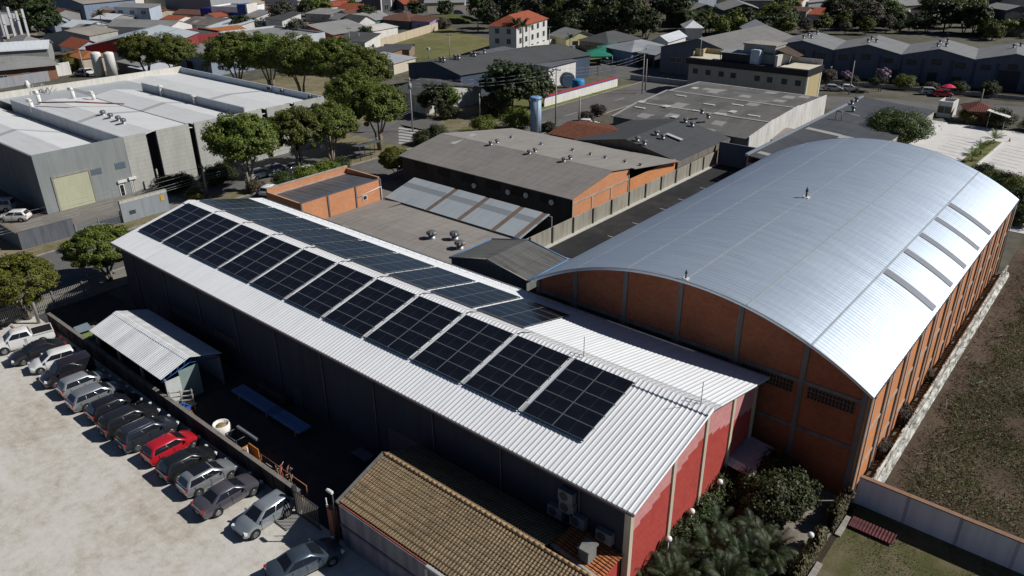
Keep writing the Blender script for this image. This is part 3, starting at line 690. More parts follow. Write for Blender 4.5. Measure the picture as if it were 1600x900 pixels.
for k, (x, y, c, l) in enumerate(((-53.2, 21.9, (.05, .13, .4), 'blue plastic crate full of scrap beside the white shed'), (-52.2, 21.6, (.38, .17, .06), 'rusty orange crate full of scrap behind the yard wall'))):
    b = MB(); b.box(-.5, .5, -.35, .35, 0, .05); [b.box(*q, .05, .7) for q in ((-.5, .5, -.35, -.31), (-.5, .5, .31, .35), (-.5, -.46, -.31, .31), (.46, .5, -.31, .31))]
    r2 = random.Random(k)
    for i in range(14): b.obox((r2.uniform(-.35, .35), r2.uniform(-.22, .22), .5+.04*i*.5), r2.uniform(0, 3), r2.uniform(.2, .6), .08, .06)
    o = b.build('crate', M_plain(c, .6, 0, .4, 3.)); o.location = (x, y, .01); lab(o, l, 'crate')
b = MB()
for i in range(4):
    b.box(-.9, .9, -.04, .04, .5+i*.42, .58+i*.42)
for x in (-.85, 0, .85): b.box(x-.04, x+.04, -.08, -.04, 0, 2.0)
o = b.build('fence_panel', M_plain((.55, .5, .43), .8)); o.location = (-53.6, 22.1, 0); o.rotation_euler = (0, 0, .9); lab(o, 'short panel of pale horizontal boards beside the white shed', 'fence')
e = thing('bulk_bag', 'white bulk bag filled with yellow rubble behind the yard wall', 'bag', (-48.0, 22.2, 0))
b = MB(); b.lathe([(.62, 0), (.72, .3), (.74, .8), (.62, 1.25), (.56, 1.22), (.5, 1.05)], n=12); b.build('sack', M_plain((.75, .74, .7), .9, 0, .15, 3.), e)
b = MB(); b.lathe([(.5, .98), (.35, 1.12), (.02, 1.2)], n=10); b.build('rubble', M_ground('rubble', [(.4, (.12, .08, .03)), (.6, (.42, .32, .16))], 1., 6.), e)
e = thing('steel_rack', 'open steel rack with a grey channel on top in the sunny strip of the yard', 'rack', (-45.6, 22.4, 0), world=True)
b = MB()
for x in (-46.8, -45.4): [b.box(x, x+.06, y, y+.06, 0, 1.1) for y in (21.8, 22.8)]
b.path([(-46.8, 21.8, 1.05), (-45.4, 21.8, 1.05), (-45.4, 22.8, 1.05), (-46.8, 22.8, 1.05), (-46.8, 21.8, 1.05)], .04, 4); b.build('frame', M_plain((.1, .11, .13), .5, .5), e)
b = MB(); b.box(-46.7, -44.1, 22.75, 22.95, 1.1, 1.3); b.build('channel', M_plain((.4, .43, .46), .4, .6), e)
e = thing('plywood_box', 'bright orange plywood box open on one side behind the yard wall', 'box', (-43.4, 21.7, 0), world=True)
b = MB(); b.box(-43.9, -42.7, 22.0, 22.06, 0, 1.5); b.box(-43.9, -43.84, 21.45, 22.0, 0, 1.4); b.box(-43.84, -42.7, 21.45, 22.0, .5, .56); b.build('panel', M_plain((.52, .22, .06), .7), e)
b = MB(); b.box(-43.3, -43.2, 21.45, 21.55, .56, 1.75); b.build('post', M_plain((.7, .7, .66), .7), e)
e = thing('scrap_pile', 'tangle of red and grey steel offcuts behind the yard wall near the gate', 'scrap', (-40., 21.95, 0)); r2 = random.Random(4)
for nm, c, n in (('red_bar', (.4, .05, .05), 8), ('grey_bar', (.4, .4, .38), 22), ('rusty_bar', (.3, .13, .05), 10)):
    b = MB()
    for i in range(n):
        x, y = r2.gauss(0, .7), r2.gauss(0, .25); a = r2.uniform(0, 6.28); l = r2.uniform(.3, .9); b.tube((x, y, r2.uniform(.05, .9)), (x+l*math.cos(a), y+l*.5*math.sin(a), r2.uniform(.5, 1.6)), .025, n=4)
    b.build(nm, M_plain(c, .6), e)
b = MB(); b.path([(-43., 22.2, .95), (-37.3, 22.2, .95)], .03, 5); [b.tube((x, 22.2, 0), (x, 22.2, .95), .03, n=5) for x in (-42.8, -41, -39.2, -37.4)]
lab(b.build('pipe_rail', M_plain((.3, .14, .08), .7)), 'rusty pipe rail along the sunny strip behind the yard wall', 'rail')
b = MB()
for i in range(9): b.lathe([(.14, 0), (.16, .3), (.13, .31), (.02, .3)], (-38.6+i*.17, 21.65+.06*(i % 2), 0), 8)
lab(b.build('clay_pots', M_plain((.5, .33, .16), .9)), 'row of yellow clay pots beside the gate end of the yard wall', 'pots')
b = MB(); b.box(-77, -36.8, 21.4, 21.9, .01, .16); lab(b.build('planting_strip', M_ground('strip_soil', [(.4, (.12, .1, .07)), (.6, (.3, .27, .2))], .3, 2)), kind='structure')
AC = M_plain((.15, .16, .18), .5, 0, .1)
def ac(px, py, label, flip=0):
    p = PV(px, py, wy0-.3); e = thing('air_conditioner', label, 'air conditioner', (p[0], wy0-.02, p[1]), 0, 'air conditioners on the dark wall')
    m = MB(); m.box(-.5, .5, -.42, -.04, 0, .75); m.build('casing', AC, e)
    m = MB(); m.tube((-.12, -.421, .38), (-.12, -.44, .38), .29, n=16); m.build('fan_grille', DARKM, e)
    m = MB(); m.box(-.45, -.4, -.45, 0, -.06, 0); m.box(.4, .45, -.45, 0, -.06, 0); m.build('bracket', DARKM, e)
for q in ((885, 783, 'topmost pale air conditioner on the dark wall under the eave'), (886, 800, 'pale air conditioner directly below the topmost one on the dark wall'), (868, 806, 'large bluish air conditioner low on the dark wall, farthest from the corner'),
          (903, 822, 'small air conditioner with bent pipes on the dark wall'), (944, 846, 'pale air conditioner nearest the corner of the red gable')): ac(*q)
e = thing('small_table', 'grey worktop standing on legs in the deep shade of the yard', 'table', (-37.2, 27., 0), world=True)
b = MB(); b.box(-38., -36.4, 26.6, 27.4, .78, .84); b.build('top', M_plain((.12, .13, .15), .6), e)
for x in (-37.9, -36.5):
    for y in (26.65, 27.35): p = MB(); p.box(x-.03, x+.03, y-.03, y+.03, 0, .78); p.build('leg', DARKM, e)

# ================================================================ CARS
LAMP = M_plain((.75, .77, .8), .15, 0, .05); TAIL = M_plain((.45, .015, .02), .25, 0, .05); RIM = M_plain((.42, .43, .45), .35, .8, .1, 8.); PLATE = M_plain((.5, .5, .5), .5)
KINDS = dict(
 hatch=dict(L=4.0, w=.85, hood=.93, belt=.98, roof=1.49, xh=1.15, xt=-1.55, wf0=1.05, wf1=.3, wr1=-1.55, wr0=-1.88, wt=.62, wb=.8, wbase=2.45, deck=None),
 sedan=dict(L=4.55, w=.89, hood=.92, belt=.98, roof=1.45, xh=1.25, xt=-1.5, wf0=1.1, wf1=.3, wr1=-.85, wr0=-1.62, wt=.61, wb=.83, wbase=2.68, deck=1.03),
 suv=dict(L=4.35, w=.9, hood=1.05, belt=1.12, roof=1.66, xh=1.25, xt=-1.7, wf0=1.15, wf1=.45, wr1=-1.75, wr0=-2.05, wt=.66, wb=.84, wbase=2.6, deck=None),
 van=dict(L=4.2, w=.87, hood=1.06, belt=1.1, roof=1.8, xh=1.3, xt=-1.8, wf0=1.2, wf1=.65, wr1=-1.95, wr0=-2.05, wt=.72, wb=.82, wbase=2.56, deck=None),
 wagon=dict(L=4.5, w=.87, hood=.92, belt=.97, roof=1.47, xh=1.25, xt=-1.8, wf0=1.1, wf1=.35, wr1=-1.7, wr0=-2.1, wt=.63, wb=.81, wbase=2.55, deck=None),
 pickup=dict(L=5.3, w=.93, hood=1.15, belt=1.2, roof=1.79, xh=1.55, xt=-.9, wf0=1.4, wf1=.75, wr1=-.65, wr0=-.85, wt=.66, wb=.84, wbase=3.1, deck=1.18))
def car(kind, color, label, loc, rz, metal=.0, rough=.28, group=None, rails=False, roofglass=False, two_door=False):
    k = KINDS[kind]; L, w = k['L'], k['w']; e = thing(dict(hatch='hatchback', sedan='sedan', suv='suv', van='van', wagon='estate_car', pickup='pickup_truck')[kind], label, 'pickup' if kind == 'pickup' else 'car', loc, rz, group)
    P = M_paint(color, metal, rough)
    deck = k['deck'] or k['belt']; xr0 = k['wr0']
    st = [(-L/2, .80, .42, .62), (-L/2+.06, .93, .3, deck-.14), (-L/2+.28, .985, .2, deck), (-L/4, 1., .2, max(deck, k['belt']) if kind != 'pickup' else deck), (0, 1., .2, k['belt']), (k['xh']*.85, 1., .2, k['belt']-.02),
          (k['xh']+.25, .99, .2, k['hood']), (L/2-.45, .965, .21, k['hood']-.1), (L/2-.14, .9, .26, k['hood']-.24), (L/2, .76, .34, .6)]
    b = MB(); ring = []
    for x, ws, zb_, zd in st:
        W_ = w*ws; hf = [(0, zb_), (W_*.84, zb_), (W_*.97, zb_+.12), (W_, .52), (W_*.985, .72 if zd > .85 else zd*.8), (W_*.93, zd-.05), (W_*.78, zd), (W_*.4, zd+.025), (0, zd+.03)]
        ring.append([(x, y, z) for y, z in hf]+[(x, -y, z) for y, z in hf[-2:0:-1]])
    n = len(ring[0]); vs = [p for r_ in ring for p in r_]
    fs = [(i*n+j, (i+1)*n+j, (i+1)*n+(j+1) % n, i*n+(j+1) % n) for i in range(len(ring)-1) for j in range(n)]
    fs += [tuple(range(n)), tuple((len(ring)-1)*n+j for j in range(n-1, -1, -1))]
    b.add(vs, fs, 0, True)
    # cabin
    zb_, zr = k['belt']-.03, k['roof']
    def gring(x0, x1, hw, z, c=.09): return [(x0, hw-c, z), (x0+c, hw, z), (x1-c, hw, z), (x1, hw-c*1.4, z), (x1, -hw+c*1.4, z), (x1-c, -hw, z), (x0+c, -hw, z), (x0, -hw+c, z)]
    rs = [gring(xr0, k['wf0'], k['wb'], zb_), gring(k['wr1'], k['wf1'], k['wt'], zr-.09), gring(k['wr1']+.12, k['wf1']-.1, k['wt']-.09, zr-.015), gring(k['wr1']+.45, k['wf1']-.4, k['wt']-.3, zr+.03)]
    vs = [p for r_ in rs for p in r_]; fs = [(i*8+j, i*8+(j+1) % 8, (i+1)*8+(j+1) % 8, (i+1)*8+j) for i in range(3) for j in range(8)]+[tuple(24+j for j in range(8))]
    b.add(vs, [f[::-1] for f in fs], 0, True)
    body = b.build('body', P, e, sharp=38)
    A, B = rs[0], rs[1]
    def pane(bl, br_, tr, tl, s0, s1, t0, t1, name='window', off=.014, m=GLASS):
        bl, br_, tr, tl = map(Vector, (bl, br_, tr, tl))
        q = lambda s, t: (bl.lerp(br_, s)).lerp(tl.lerp(tr, s), t)
        N = (br_-bl).cross(tl-bl).normalized()
        if N.dot((bl+tr)/2-Vector((0, 0, zb_))) < 0: N = -N
        g_ = MB(); pts = [q(s0, t0), q(s1, t0), q(s1, t1), q(s0, t1)]; g_.add([tuple(p+N*off) for p in pts]+[tuple(p-N*.01) for p in pts], [(0, 1, 2, 3), (4, 5, 1, 0), (5, 6, 2, 1), (6, 7, 3, 2), (7, 4, 0, 3)]); g_.build(name, m, e)
    pane(A[4], A[3], B[3], B[4], .03, .97, .1, .95, 'windscreen')
    pane(A[0], A[7], B[7], B[0], .05, .95, .12, .94, 'rear_window')
    cuts = ((.05, .5), (.53, .96)) if two_door else ((.04, .475), (.487, .95)) if kind not in ('wagon', 'van') else ((.03, .31), (.322, .63), (.642, .96))
    for a, c in cuts:
        pane(A[1], A[2], B[2], B[1], a, c, .1, .93); pane(A[6], A[5], B[5], B[6], a, c, .1, .93)
    if roofglass: g_ = MB(); g_.box(k['wr1']+.45, k['wf1']-.12, -k['wt']+.14, k['wt']-.14, zr, zr+.035); g_.build('roof_glass', GLASS, e)
    for s in (-1, 1):
        for xx in (k['wbase']/2+.05, -k['wbase']/2+.05):
            r_ = .31 if kind not in ('suv', 'pickup') else .36
            g_ = MB(); g_.tube((xx, s*(w-.3), r_+.02), (xx, s*(w+.006), r_+.02), r_+.07, n=18); g_.build('wheel_arch', BLACK, e)
            g_ = MB(); g_.tube((xx, s*(w-.2), r_), (xx, s*(w+.022), r_), r_, n=18); wh = g_.build('wheel', RUBBER, e)
            g_ = MB(); g_.tube((xx, s*(w+.0), r_), (xx, s*(w+.03), r_), r_*.66, r_*.6, n=14)
            for a in range(5): g_.tube((xx+.1*math.cos(a*1.257), s*(w+.031), r_+.1*math.sin(a*1.257)), (xx+r_*.5*math.cos(a*1.257), s*(w+.031), r_+r_*.5*math.sin(a*1.257)), .025, n=4, mi=1)
            g_.build('rim', [RIM, BLACK], wh)
        g_ = MB(); g_.obox((L/2-.2, s*w*.68, k['hood']-.38), s*-.4, .2, .4, .16); g_.build('headlight', LAMP, e)
        zt_ = deck-.32
        g_ = MB(); g_.obox((-L/2+.11, s*w*.76, zt_), s*.3, .13, .22, .24 if kind != 'pickup' else .34); g_.build('tail_light', TAIL, e)
        g_ = MB(); g_.obox((k['wf0']-.35, s*(k['wb']+.12), k['belt']+.0), 0, .12, .17, .13); g_.build('mirror', P, e)
        for hx in (k['wf0']-.28, -.18, k['wr0']+.55 if not two_door else None):
            if hx is not None: g_ = MB(); g_.box(hx-.008, hx+.008, s*w*.993-.012, s*w*.993+.012, .34, k['belt']-.06); g_.build('door_seam', BLACK, e)
        for hx in (.15, -.75): g_ = MB(); g_.box(hx, hx+.17, s*w*.975-.012, s*w*.975+.012, .8, .83); g_.build('door_handle', P, e)
        if rails: g_ = MB(); g_.tube((k['wr1']+.2, s*(k['wt']-.1), zr+.05), (k['wf1']-.25, s*(k['wt']-.1), zr+.05), .028, n=6); g_.build('roof_rail', FRAME, e)
    g_ = MB(); g_.box(-L/2-.012, -L/2+.03, -.62, .62, .28, .42); g_.box(L/2-.03, L/2+.012, -.5, .5, .26, .46); g_.build('bumper', BLACK, e)
    g_ = MB(); g_.box(-L/2-.02, -L/2+.0, -.2, .2, .5, .62); g_.build('plate', PLATE, e)
    g_ = MB(); g_.box(L/2-.1, L/2-.035, -.36, .36, k['hood']-.4, k['hood']-.3); g_.build('grille', BLACK, e)
    g_ = MB(); [g_.tube((k['wf0']-.02, y, k['belt']+.0), (k['wf0']-.2, y-.35, k['belt']+.16), .012, n=4) for y in (.1, .5)]; g_.build('wiper', BLACK, e)
    if kind == 'pickup':
        g_ = MB(); g_.box(-L/2+.12, -.95, -w*.8, w*.8, deck+.02, deck+.06); g_.build('tonneau_cover', BLACK, e)
        g_ = MB(); [g_.box(-L/2+.1, -.92, s*w*.95-.06, s*w*.95+.03, deck-.04, deck+.07) for s in (-1, 1)]; g_.box(-L/2+.05, -L/2+.13, -w*.9, w*.9, deck-.2, deck+.07); g_.build('bed_rail', P, e)
    return e
UP, DN = math.pi/2, -math.pi/2
CG = 'cars parked along the yard wall'
WHT = (.72, .72, .71); SIL = (.42, .44, .45); BLK = (.012, .012, .014)
car('pickup', WHT, 'white double cab pickup with black bed cover, end of the parked row', (-75.2, 17.95, 0), DN-.22, group=CG)
car('sedan', (.02, .018, .022), 'black sedan squeezed between white pickup and white hatchback', (-72.0, 18.05, 0), DN-.12, group=CG)
car('hatch', WHT, 'white hatchback with black windows parked nose to the open lot', (-69.1, 18.35, 0), DN-.2, group=CG)
car('van', (.02, .016, .02), 'boxy dark brown van parked beside the white hatchback', (-66.0, 18.25, 0), DN-.05, group=CG)
car('hatch', (.5, .51, .52), 'pale silver hatchback between dark brown van and silver estate', (-63.2, 18.45, 0), UP-.03, .6, group=CG)
car('wagon', (.36, .38, .4), 'silver estate car with long side windows beside the pale silver hatchback', (-60.5, 18.35, 0), UP-.03, .6, group=CG)
car('hatch', BLK, 'black hatchback parked beside the silver estate', (-57.7, 18.45, 0), UP-.02, group=CG)
car('suv', (.015, .016, .018), 'black suv with red tail light between black hatchback and roof rail suv', (-54.9, 18.35, 0), UP-.02, group=CG)
car('suv', (.035, .04, .055), 'dark blue grey suv with silver roof rails beside the red hatchback', (-52.1, 18.45, 0), UP-.02, .3, group=CG, rails=True)
car('hatch', (.42, .012, .022), 'bright red hatchback in the parked row', (-49.2, 18.75, 0), UP+.02, group=CG)
car('hatch', (.013, .014, .015), 'glossy black hatchback right of the red hatchback', (-46.5, 18.55, 0), UP-.02, group=CG)
car('hatch', (.46, .48, .5), 'silver hatchback with dark glass roof', (-43.95, 18.65, 0), UP-.02, .65, group=CG, roofglass=True)
car('sedan', (.11, .105, .125), 'grey sedan with alloy wheels at the near end of the row', (-41.2, 18.55, 0), UP-.01, .4, group=CG)
car('hatch', (.36, .4, .43), 'pale blue grey two door hatchback facing the lot beside the gate', (-37.55, 18.95, 0), DN+.03, .5, group=CG, two_door=True)
p = G(521.5, 883); car('sedan', (.09, .12, .155), 'blue grey sedan alone at the bottom edge of the lot', (p[0]-1.15, p[1]-1.2, 0), UP-.24, .55)
car('hatch', (.33, .012, .02), 'red car just showing beyond the white pickup', (-79.6, 14.6, 0), DN-.3)
LG = 'cars in the lot beside the warehouse complex'
p = G(24, 347); car('hatch', WHT, 'white two door hatchback behind the dark stone wall', (p[0]-.6, p[1]+.2, 0), -2.35+math.pi*0, group=LG, two_door=True)
p = G(10, 333); car('van', (.36, .42, .5), 'pale blue minivan beside the white hatchback behind the stone wall', (p[0]-1.6, p[1]-.2, 0), -2.35, .2, group=LG)
SGp = 'cars parked along the street under the trees'
for (px, py, kd, c, l, h) in ((408, 277, 'hatch', (.55, .57, .6), 'pale car in shade below the first street tree', -.0), (434, 272, 'suv', (.16, .18, .2), 'grey suv in shade between two street tree trunks', -.0), (486, 272, 'hatch', WHT, 'white roofed car beside the low shrubs of the verge', -.0),
                              (424, 303, 'hatch', WHT, 'white car half hidden behind the orange parapet', -.0), (463, 268, 'sedan', (.03, .03, .035), 'dark sedan in tree shade beyond the verge', -.0)):
    p = G(px, py); car(kd, c, l, (p[0], p[1], .012), UP+(.4 if py > 300 else h), group=SGp)
# ================================================================ GENERIC BUILDING
FRW = M_plain((.5, .5, .48), .6); PANE = M_glass((.02, .022, .026), .35)
FOOT = []
def bld(name, label, p0, p1, depth, h, rise=1., style='gable_x', roof=None, wall=None, ov=.35, win=(), doors=(), cat='building', group=None, roof_name='roof', par=.5):
    a = G(*p0) if len(p0) == 2 else p0; c = G(*p1) if len(p1) == 2 else p1
    L = math.hypot(c[0]-a[0], c[1]-a[1]); rz = math.atan2(c[1]-a[1], c[0]-a[0])
    e = thing(name, label, cat, (a[0], a[1], 0), rz, group)
    FOOT.append((a[0]+math.cos(rz)*L/2-math.sin(rz)*depth/2, a[1]+math.sin(rz)*L/2+math.cos(rz)*depth/2, math.hypot(L, depth)/2))
    D = depth; w = MB(); r_ = MB()
    if style == 'gable_x':
        w.add([(0, 0, 0), (L, 0, 0), (L, D, 0), (0, D, 0), (0, 0, h), (L, 0, h), (L, D, h), (0, D, h), (0, D/2, h+rise), (L, D/2, h+rise)],
              [(0, 1, 5, 4), (1, 2, 6, 9, 5), (2, 3, 7, 6), (3, 0, 4, 8, 7)])
        k = rise/(D/2)
        r_.slab([(-ov, -ov, h-k*ov+.1), (L+ov, -ov, h-k*ov+.1), (L+ov, D/2, h+rise+.1), (-ov, D/2, h+rise+.1)], .09)
        r_.slab([(-ov, D/2, h+rise+.1), (L+ov, D/2, h+rise+.1), (L+ov, D+ov, h-k*ov+.1), (-ov, D+ov, h-k*ov+.1)], .09)
    elif style == 'gable_y':
        w.add([(0, 0, 0), (L, 0, 0), (L, D, 0), (0, D, 0), (0, 0, h), (L, 0, h), (L, D, h), (0, D, h), (L/2, 0, h+rise), (L/2, D, h+rise)],
              [(0, 1, 5, 8, 4), (1, 2, 6, 5), (2, 3, 7, 9, 6), (3, 0, 4, 7)])
        k = rise/(L/2)
        r_.slab([(-ov, -ov, h-k*ov+.1), (L/2, -ov, h+rise+.1), (L/2, D+ov, h+rise+.1), (-ov, D+ov, h-k*ov+.1)], .09)
        r_.slab([(L/2, -ov, h+rise+.1), (L+ov, -ov, h-k*ov+.1), (L+ov, D+ov, h-k*ov+.1), (L/2, D+ov, h+rise+.1)], .09)
    elif style == 'hip':
        w.box(0, L, 0, D, 0, h); m = min(L, D)/2
        if L >= D: q0, q1 = (m, D/2, h+rise), (L-m, D/2, h+rise)
        else: q0, q1 = (L/2, m, h+rise), (L/2, D-m, h+rise)
        z = h+.05; A, B, C_, E_ = (-ov, -ov, z), (L+ov, -ov, z), (L+ov, D+ov, z), (-ov, D+ov, z)
        if L >= D+.1: fs = [(A, B, q1, q0), (B, C_, q1), (C_, E_, q0, q1), (E_, A, q0)]
        elif D >= L+.1: fs = [(A, B, q0), (B, C_, q1, q0), (C_, E_, q1), (E_, A, q0, q1)]
        else: fs = [(A, B, q0), (B, C_, q0), (C_, E_, q0), (E_, A, q0)]
        for f in fs: r_.poly(f)
        r_.poly([E_, C_, B, A]); 
    elif style == 'mono':     # falls to the front
        w.add([(0, 0, 0), (L, 0, 0), (L, D, 0), (0, D, 0), (0, 0, h), (L, 0, h), (L, D, h+rise), (0, D, h+rise)], [(0, 1, 5, 4), (1, 2, 6, 5), (2, 3, 7, 6), (3, 0, 4, 7)])
        k = rise/D; r_.slab([(-ov, -ov, h-k*ov+.1), (L+ov, -ov, h-k*ov+.1), (L+ov, D+ov, h+rise+k*ov+.1), (-ov, D+ov, h+rise+k*ov+.1)], .1)
    elif style == 'flat':
        t_ = .2
        for q in ((0, L, 0, t_), (0, L, D-t_, D), (0, t_, t_, D-t_), (L-t_, L, t_, D-t_)): w.box(*q, 0, h+par)
        r_.add([(t_, t_, h), (L-t_, t_, h), (L-t_, D-t_, h+rise*.0), (t_, D-t_, h)], [(0, 1, 2, 3)])
    w.build('wall', wall, e); r_.build(roof_name, roof, e)
    def onface(f, s, z, ww, hh, out):
        if f == 'f': x = s*L; return (x-ww/2, x+ww/2, -out, -.004, z, z+hh)
        if f == 'b': x = s*L; return (x-ww/2, x+ww/2, D+.004, D+out, z, z+hh)
        if f == 'l': y = s*D; return (-out, -.004, y-ww/2, y+ww/2, z, z+hh)
        if f == 'r': y = s*D; return (L+.004, L+out, y-ww/2, y+ww/2, z, z+hh)
    for f, s, z, ww, hh in win:
        m = MB(); m.box(*onface(f, s, z, ww, hh, .06)); fo = m.build('window', FRW, e)
        m = MB(); 
        g_ = .07
        for k in (0, 1):
            bx = onface(f, s, z+g_, ww/2-g_*1.2, hh-2*g_, .075); sh_ = (k-.5)*(ww/2)
            bx = list(bx)
            if f in 'fb': bx[0] += sh_; bx[1] += sh_
            else: bx[2] += sh_; bx[3] += sh_
            m.box(*bx)
        m.build('pane', PANE, fo)
    for f, s, z, ww, hh, mm in doors:
        m = MB(); m.box(*onface(f, s, z, ww, hh, .05)); m.build('door', mm, e)
    return e
def vent_proto():
    e = thing('turbine_vent', 'x', 'roof vent')
    m = MB(); m.lathe([(.42, -.12), (.34, .1), (.3, .45)], n=12); m.build('base', GALV, e)
    m = MB(); n = 18; prof = [(.3, .47), (.46, .6), (.5, .78), (.42, .95), (.2, 1.05), (.02, 1.07)]
    vs = []; 
    for r_, z in prof:
        for k in range(n): a = 2*math.pi*k/n; rr_ = r_*(1 if k % 2 else .86); vs.append((rr_*math.cos(a), rr_*math.sin(a), z))
    m.add(vs, [(i*n+k, i*n+(k+1) % n, (i+1)*n+(k+1) % n, (i+1)*n+k) for i in range(len(prof)-1) for k in range(n)], 0)
    m.build('turbine_head', M_plain((.2, .205, .21), .5, .5, .2, 6.), e); return e
VENT = vent_proto(); used = set()
def vents(where, pts, s=1., kind='silver turbine vent'):
    for k, (x, y, z) in enumerate(pts):
        w = where if len(pts) == 1 else '%s, %s' % (where, ORD[k]+' from the left') if len(pts) <= 14 else where
        place(VENT, (x, y, z), .3*k, s, '%s on %s' % (kind, w), 'turbine vents on roofs')

# ================================================================ WAREHOUSE COMPLEX beyond the street
wc = thing('warehouse_complex', 'large warehouse complex with white ridged roofs and pale panelled street front', 'warehouse', (-130, 58, 0), world=True)
WRM = M_roof((.66, .67, .67), 'y', .25, .5, 0, .1, 40.)
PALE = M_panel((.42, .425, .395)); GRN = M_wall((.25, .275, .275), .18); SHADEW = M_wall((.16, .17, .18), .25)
XF = -111.7; XB = -160.
b = MB(); b.box(XF-.3, XF, 34.2, 46.3, 0, 8.15); b.build('front_wall', GRN, wc)
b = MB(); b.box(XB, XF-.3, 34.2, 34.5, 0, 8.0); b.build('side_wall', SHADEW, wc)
segs = [(46.35, 49.6), (51.2, 56.3), (57.2, 69.0), (70., 74.4), (75.3, 81.5)]
for a, c in segs: p = MB(); p.box(XF-.3, XF-.02, a, c, 0, 8.15); p.build('front_panel', PALE, wc)
for a, c in ((49.6, 51.2), (56.3, 57.2), (69., 70.), (74.4, 75.3)):
    p = MB(); p.box(XF-1.5, XF-1.2, a, c, 0, 7.9); p.box(XF-1.2, XF-.3, a, a+.1, 0, 7.9); p.box(XF-1.2, XF-.3, c-.1, c, 0, 7.9); p.build('recess', M_plain((.035, .035, .04), .7), wc)
b = MB(); b.box(XB, XF-.3, 81.3, 81.5, 0, 8.2); b.build('side_wall', M_wall((.45, .5, .55), .15), wc)
b = MB(); b.box(XB-.3, XB, 34.2, 81.5, 0, 8.4); b.build('rear_parapet', M_wall((.62, .6, .54), .2), wc)
def bay(y0, y1, yr, z0, zr, z1, xb=XB, par=True):
    b = MB(); b.slab([(xb, y0, z0), (XF-.3, y0, z0), (XF-.3, yr, zr), (xb, yr, zr)], .1); b.slab([(xb, yr, zr), (XF-.3, yr, zr), (XF-.3, y1, z1), (xb, y1, z1)], .1); b.build('roof', WRM, wc)
bay(34.5, 46.0, 38.5, 7.4, 8.1, 6.1); bay(46.3, 57.4, 50.9, 7.3, 8.14, 7.45, -148); bay(57.6, 66., 61.7, 7.5, 8.14, 7.4, -148); bay(66.3, 81.2, 74, 7.1, 7.6, 7.1)
for y0, x0 in ((46.05, -153), (66.05, -146)):
    b = MB(); b.box(x0, XF-.3, y0, y0+.22, 6., 8.2 if y0 < 60 else 8.9); b.build('parapet', M_wall((.42, .45, .48), .2), wc)
b = MB(); b.slab([(XB, 46.3, 7.3), (-148.1, 46.3, 7.3), (-148.1, 72.8, 7.3), (XB, 72.8, 7.3)], .1); b.build('roof', M_roof((.4, .43, .45), 'x', .25, .5, 0, .1, 40.), wc)
# street-front details
ROLL = M_panel((.44, .45, .32), .35, .1)
y0, z0 = PU(70, 300, XF)
ya, yb = PU(73, 310, XF)[0], PU(139, 318, XF)[0]
p = MB(); p.box(XF+.003, XF+.05, 36.0, 40.6, 0, 4.6); p.build('roller_door', ROLL, wc)
p = MB(); p.box(XF+.002, XF+.1, 40.62, 40.85, 0, 4.9); p.box(XF+.002, XF+.1, 35.75, 35.98, 0, 4.9); p.box(XF+.002, XF+.12, 35.98, 40.62, 4.62, 4.9); p.build('door_frame', CONC, wc)
def wcwin(px0, py0, px1, py1, nm, fr, m):
    (a, z1), (c, z0_) = PU(px0, py0, XF), PU(px1, py1, XF)
    if z0_ > z1: z0_, z1 = z1, z0_
    p = MB(); p.box(XF+.003, XF+.07, min(a, c), max(a, c), z0_, z1); w_ = p.build(nm, fr, wc)
    p = MB(); p.box(XF+.07, XF+.085, min(a, c)+.12, max(a, c)-.12, z0_+.1, z1-.1); p.build('pane', m, w_)
BLG = M_glass((.1, .14, .2), .15)
wcwin(141.5, 265, 160, 270, 'window', CONC_D, BLG); wcwin(179, 255, 197, 261, 'window', CONC_D, BLG)
wcwin(185, 289, 198, 308, 'door', WHITE, GLASS); wcwin(203, 283, 211, 302, 'door', WHITE, GLASS)
p = MB(); a = PU(190, 284, XF); p.box(XF+.003, XF+.25, a[0]-.6, a[0]+.7, a[1]-.1, a[1]+.25); a = PU(206, 279, XF); p.box(XF+.003, XF+.25, a[0]-.5, a[0]+.6, a[1]-.1, a[1]+.25); p.build('door_hood', WHITE, wc)
def text(name, s, size, loc, rot, m, parent, ext=.03):
    cu = bpy.data.curves.new(name, 'FONT'); cu.body = s; cu.size = size; cu.extrude = ext; cu.align_x = 'CENTER'
    o = bpy.data.objects.new(name, cu); COL.objects.link(o); o.data.materials.append(m); o.rotation_euler = rot
    bpy.context.view_layer.update()
    dg = bpy.context.evaluated_depsgraph_get(); me = bpy.data.meshes.new_from_object(o.evaluated_get(dg)); bpy.data.objects.remove(o)
    n = bpy.data.objects.new(name, me); COL.objects.link(n); n.parent = parent; n.rotation_euler = rot
    f = FR.get(parent.name); n.location = tuple(a-c for a, c in zip(loc, f[0])) if f else loc
    return n
NAVY = M_plain((.03, .035, .1), .5); TEAL = M_plain((.08, .26, .36), .5)
(ta, tz), (tb, tz2) = PU(462, 173, XF), PU(502, 165, XF); tm = (ta+tb)/2; tl = abs(tb-ta)
rx = (math.pi/2, 0, math.pi/2); size = tl/6.6
zt = (tz+tz2)/2-size*.25
text('lettering', 'pharma', size, (XF+.03, ta+tl*.2, zt), rx, NAVY, wc); text('lettering', 'es', size, (XF+.03, ta+tl*.5, zt), rx, TEAL, wc); text('lettering', 'thetics', size, (XF+.03, ta+tl*.77, zt), rx, NAVY, wc)
for k, q in enumerate(((160, 174), (172, 178.5), (184, 182.5), (192, 186.5))):
    p = G(*q, 8.7); vents('white warehouse roof, %s of the row of four' % ORD[k], [(p[0], p[1], 7.9)], .95)
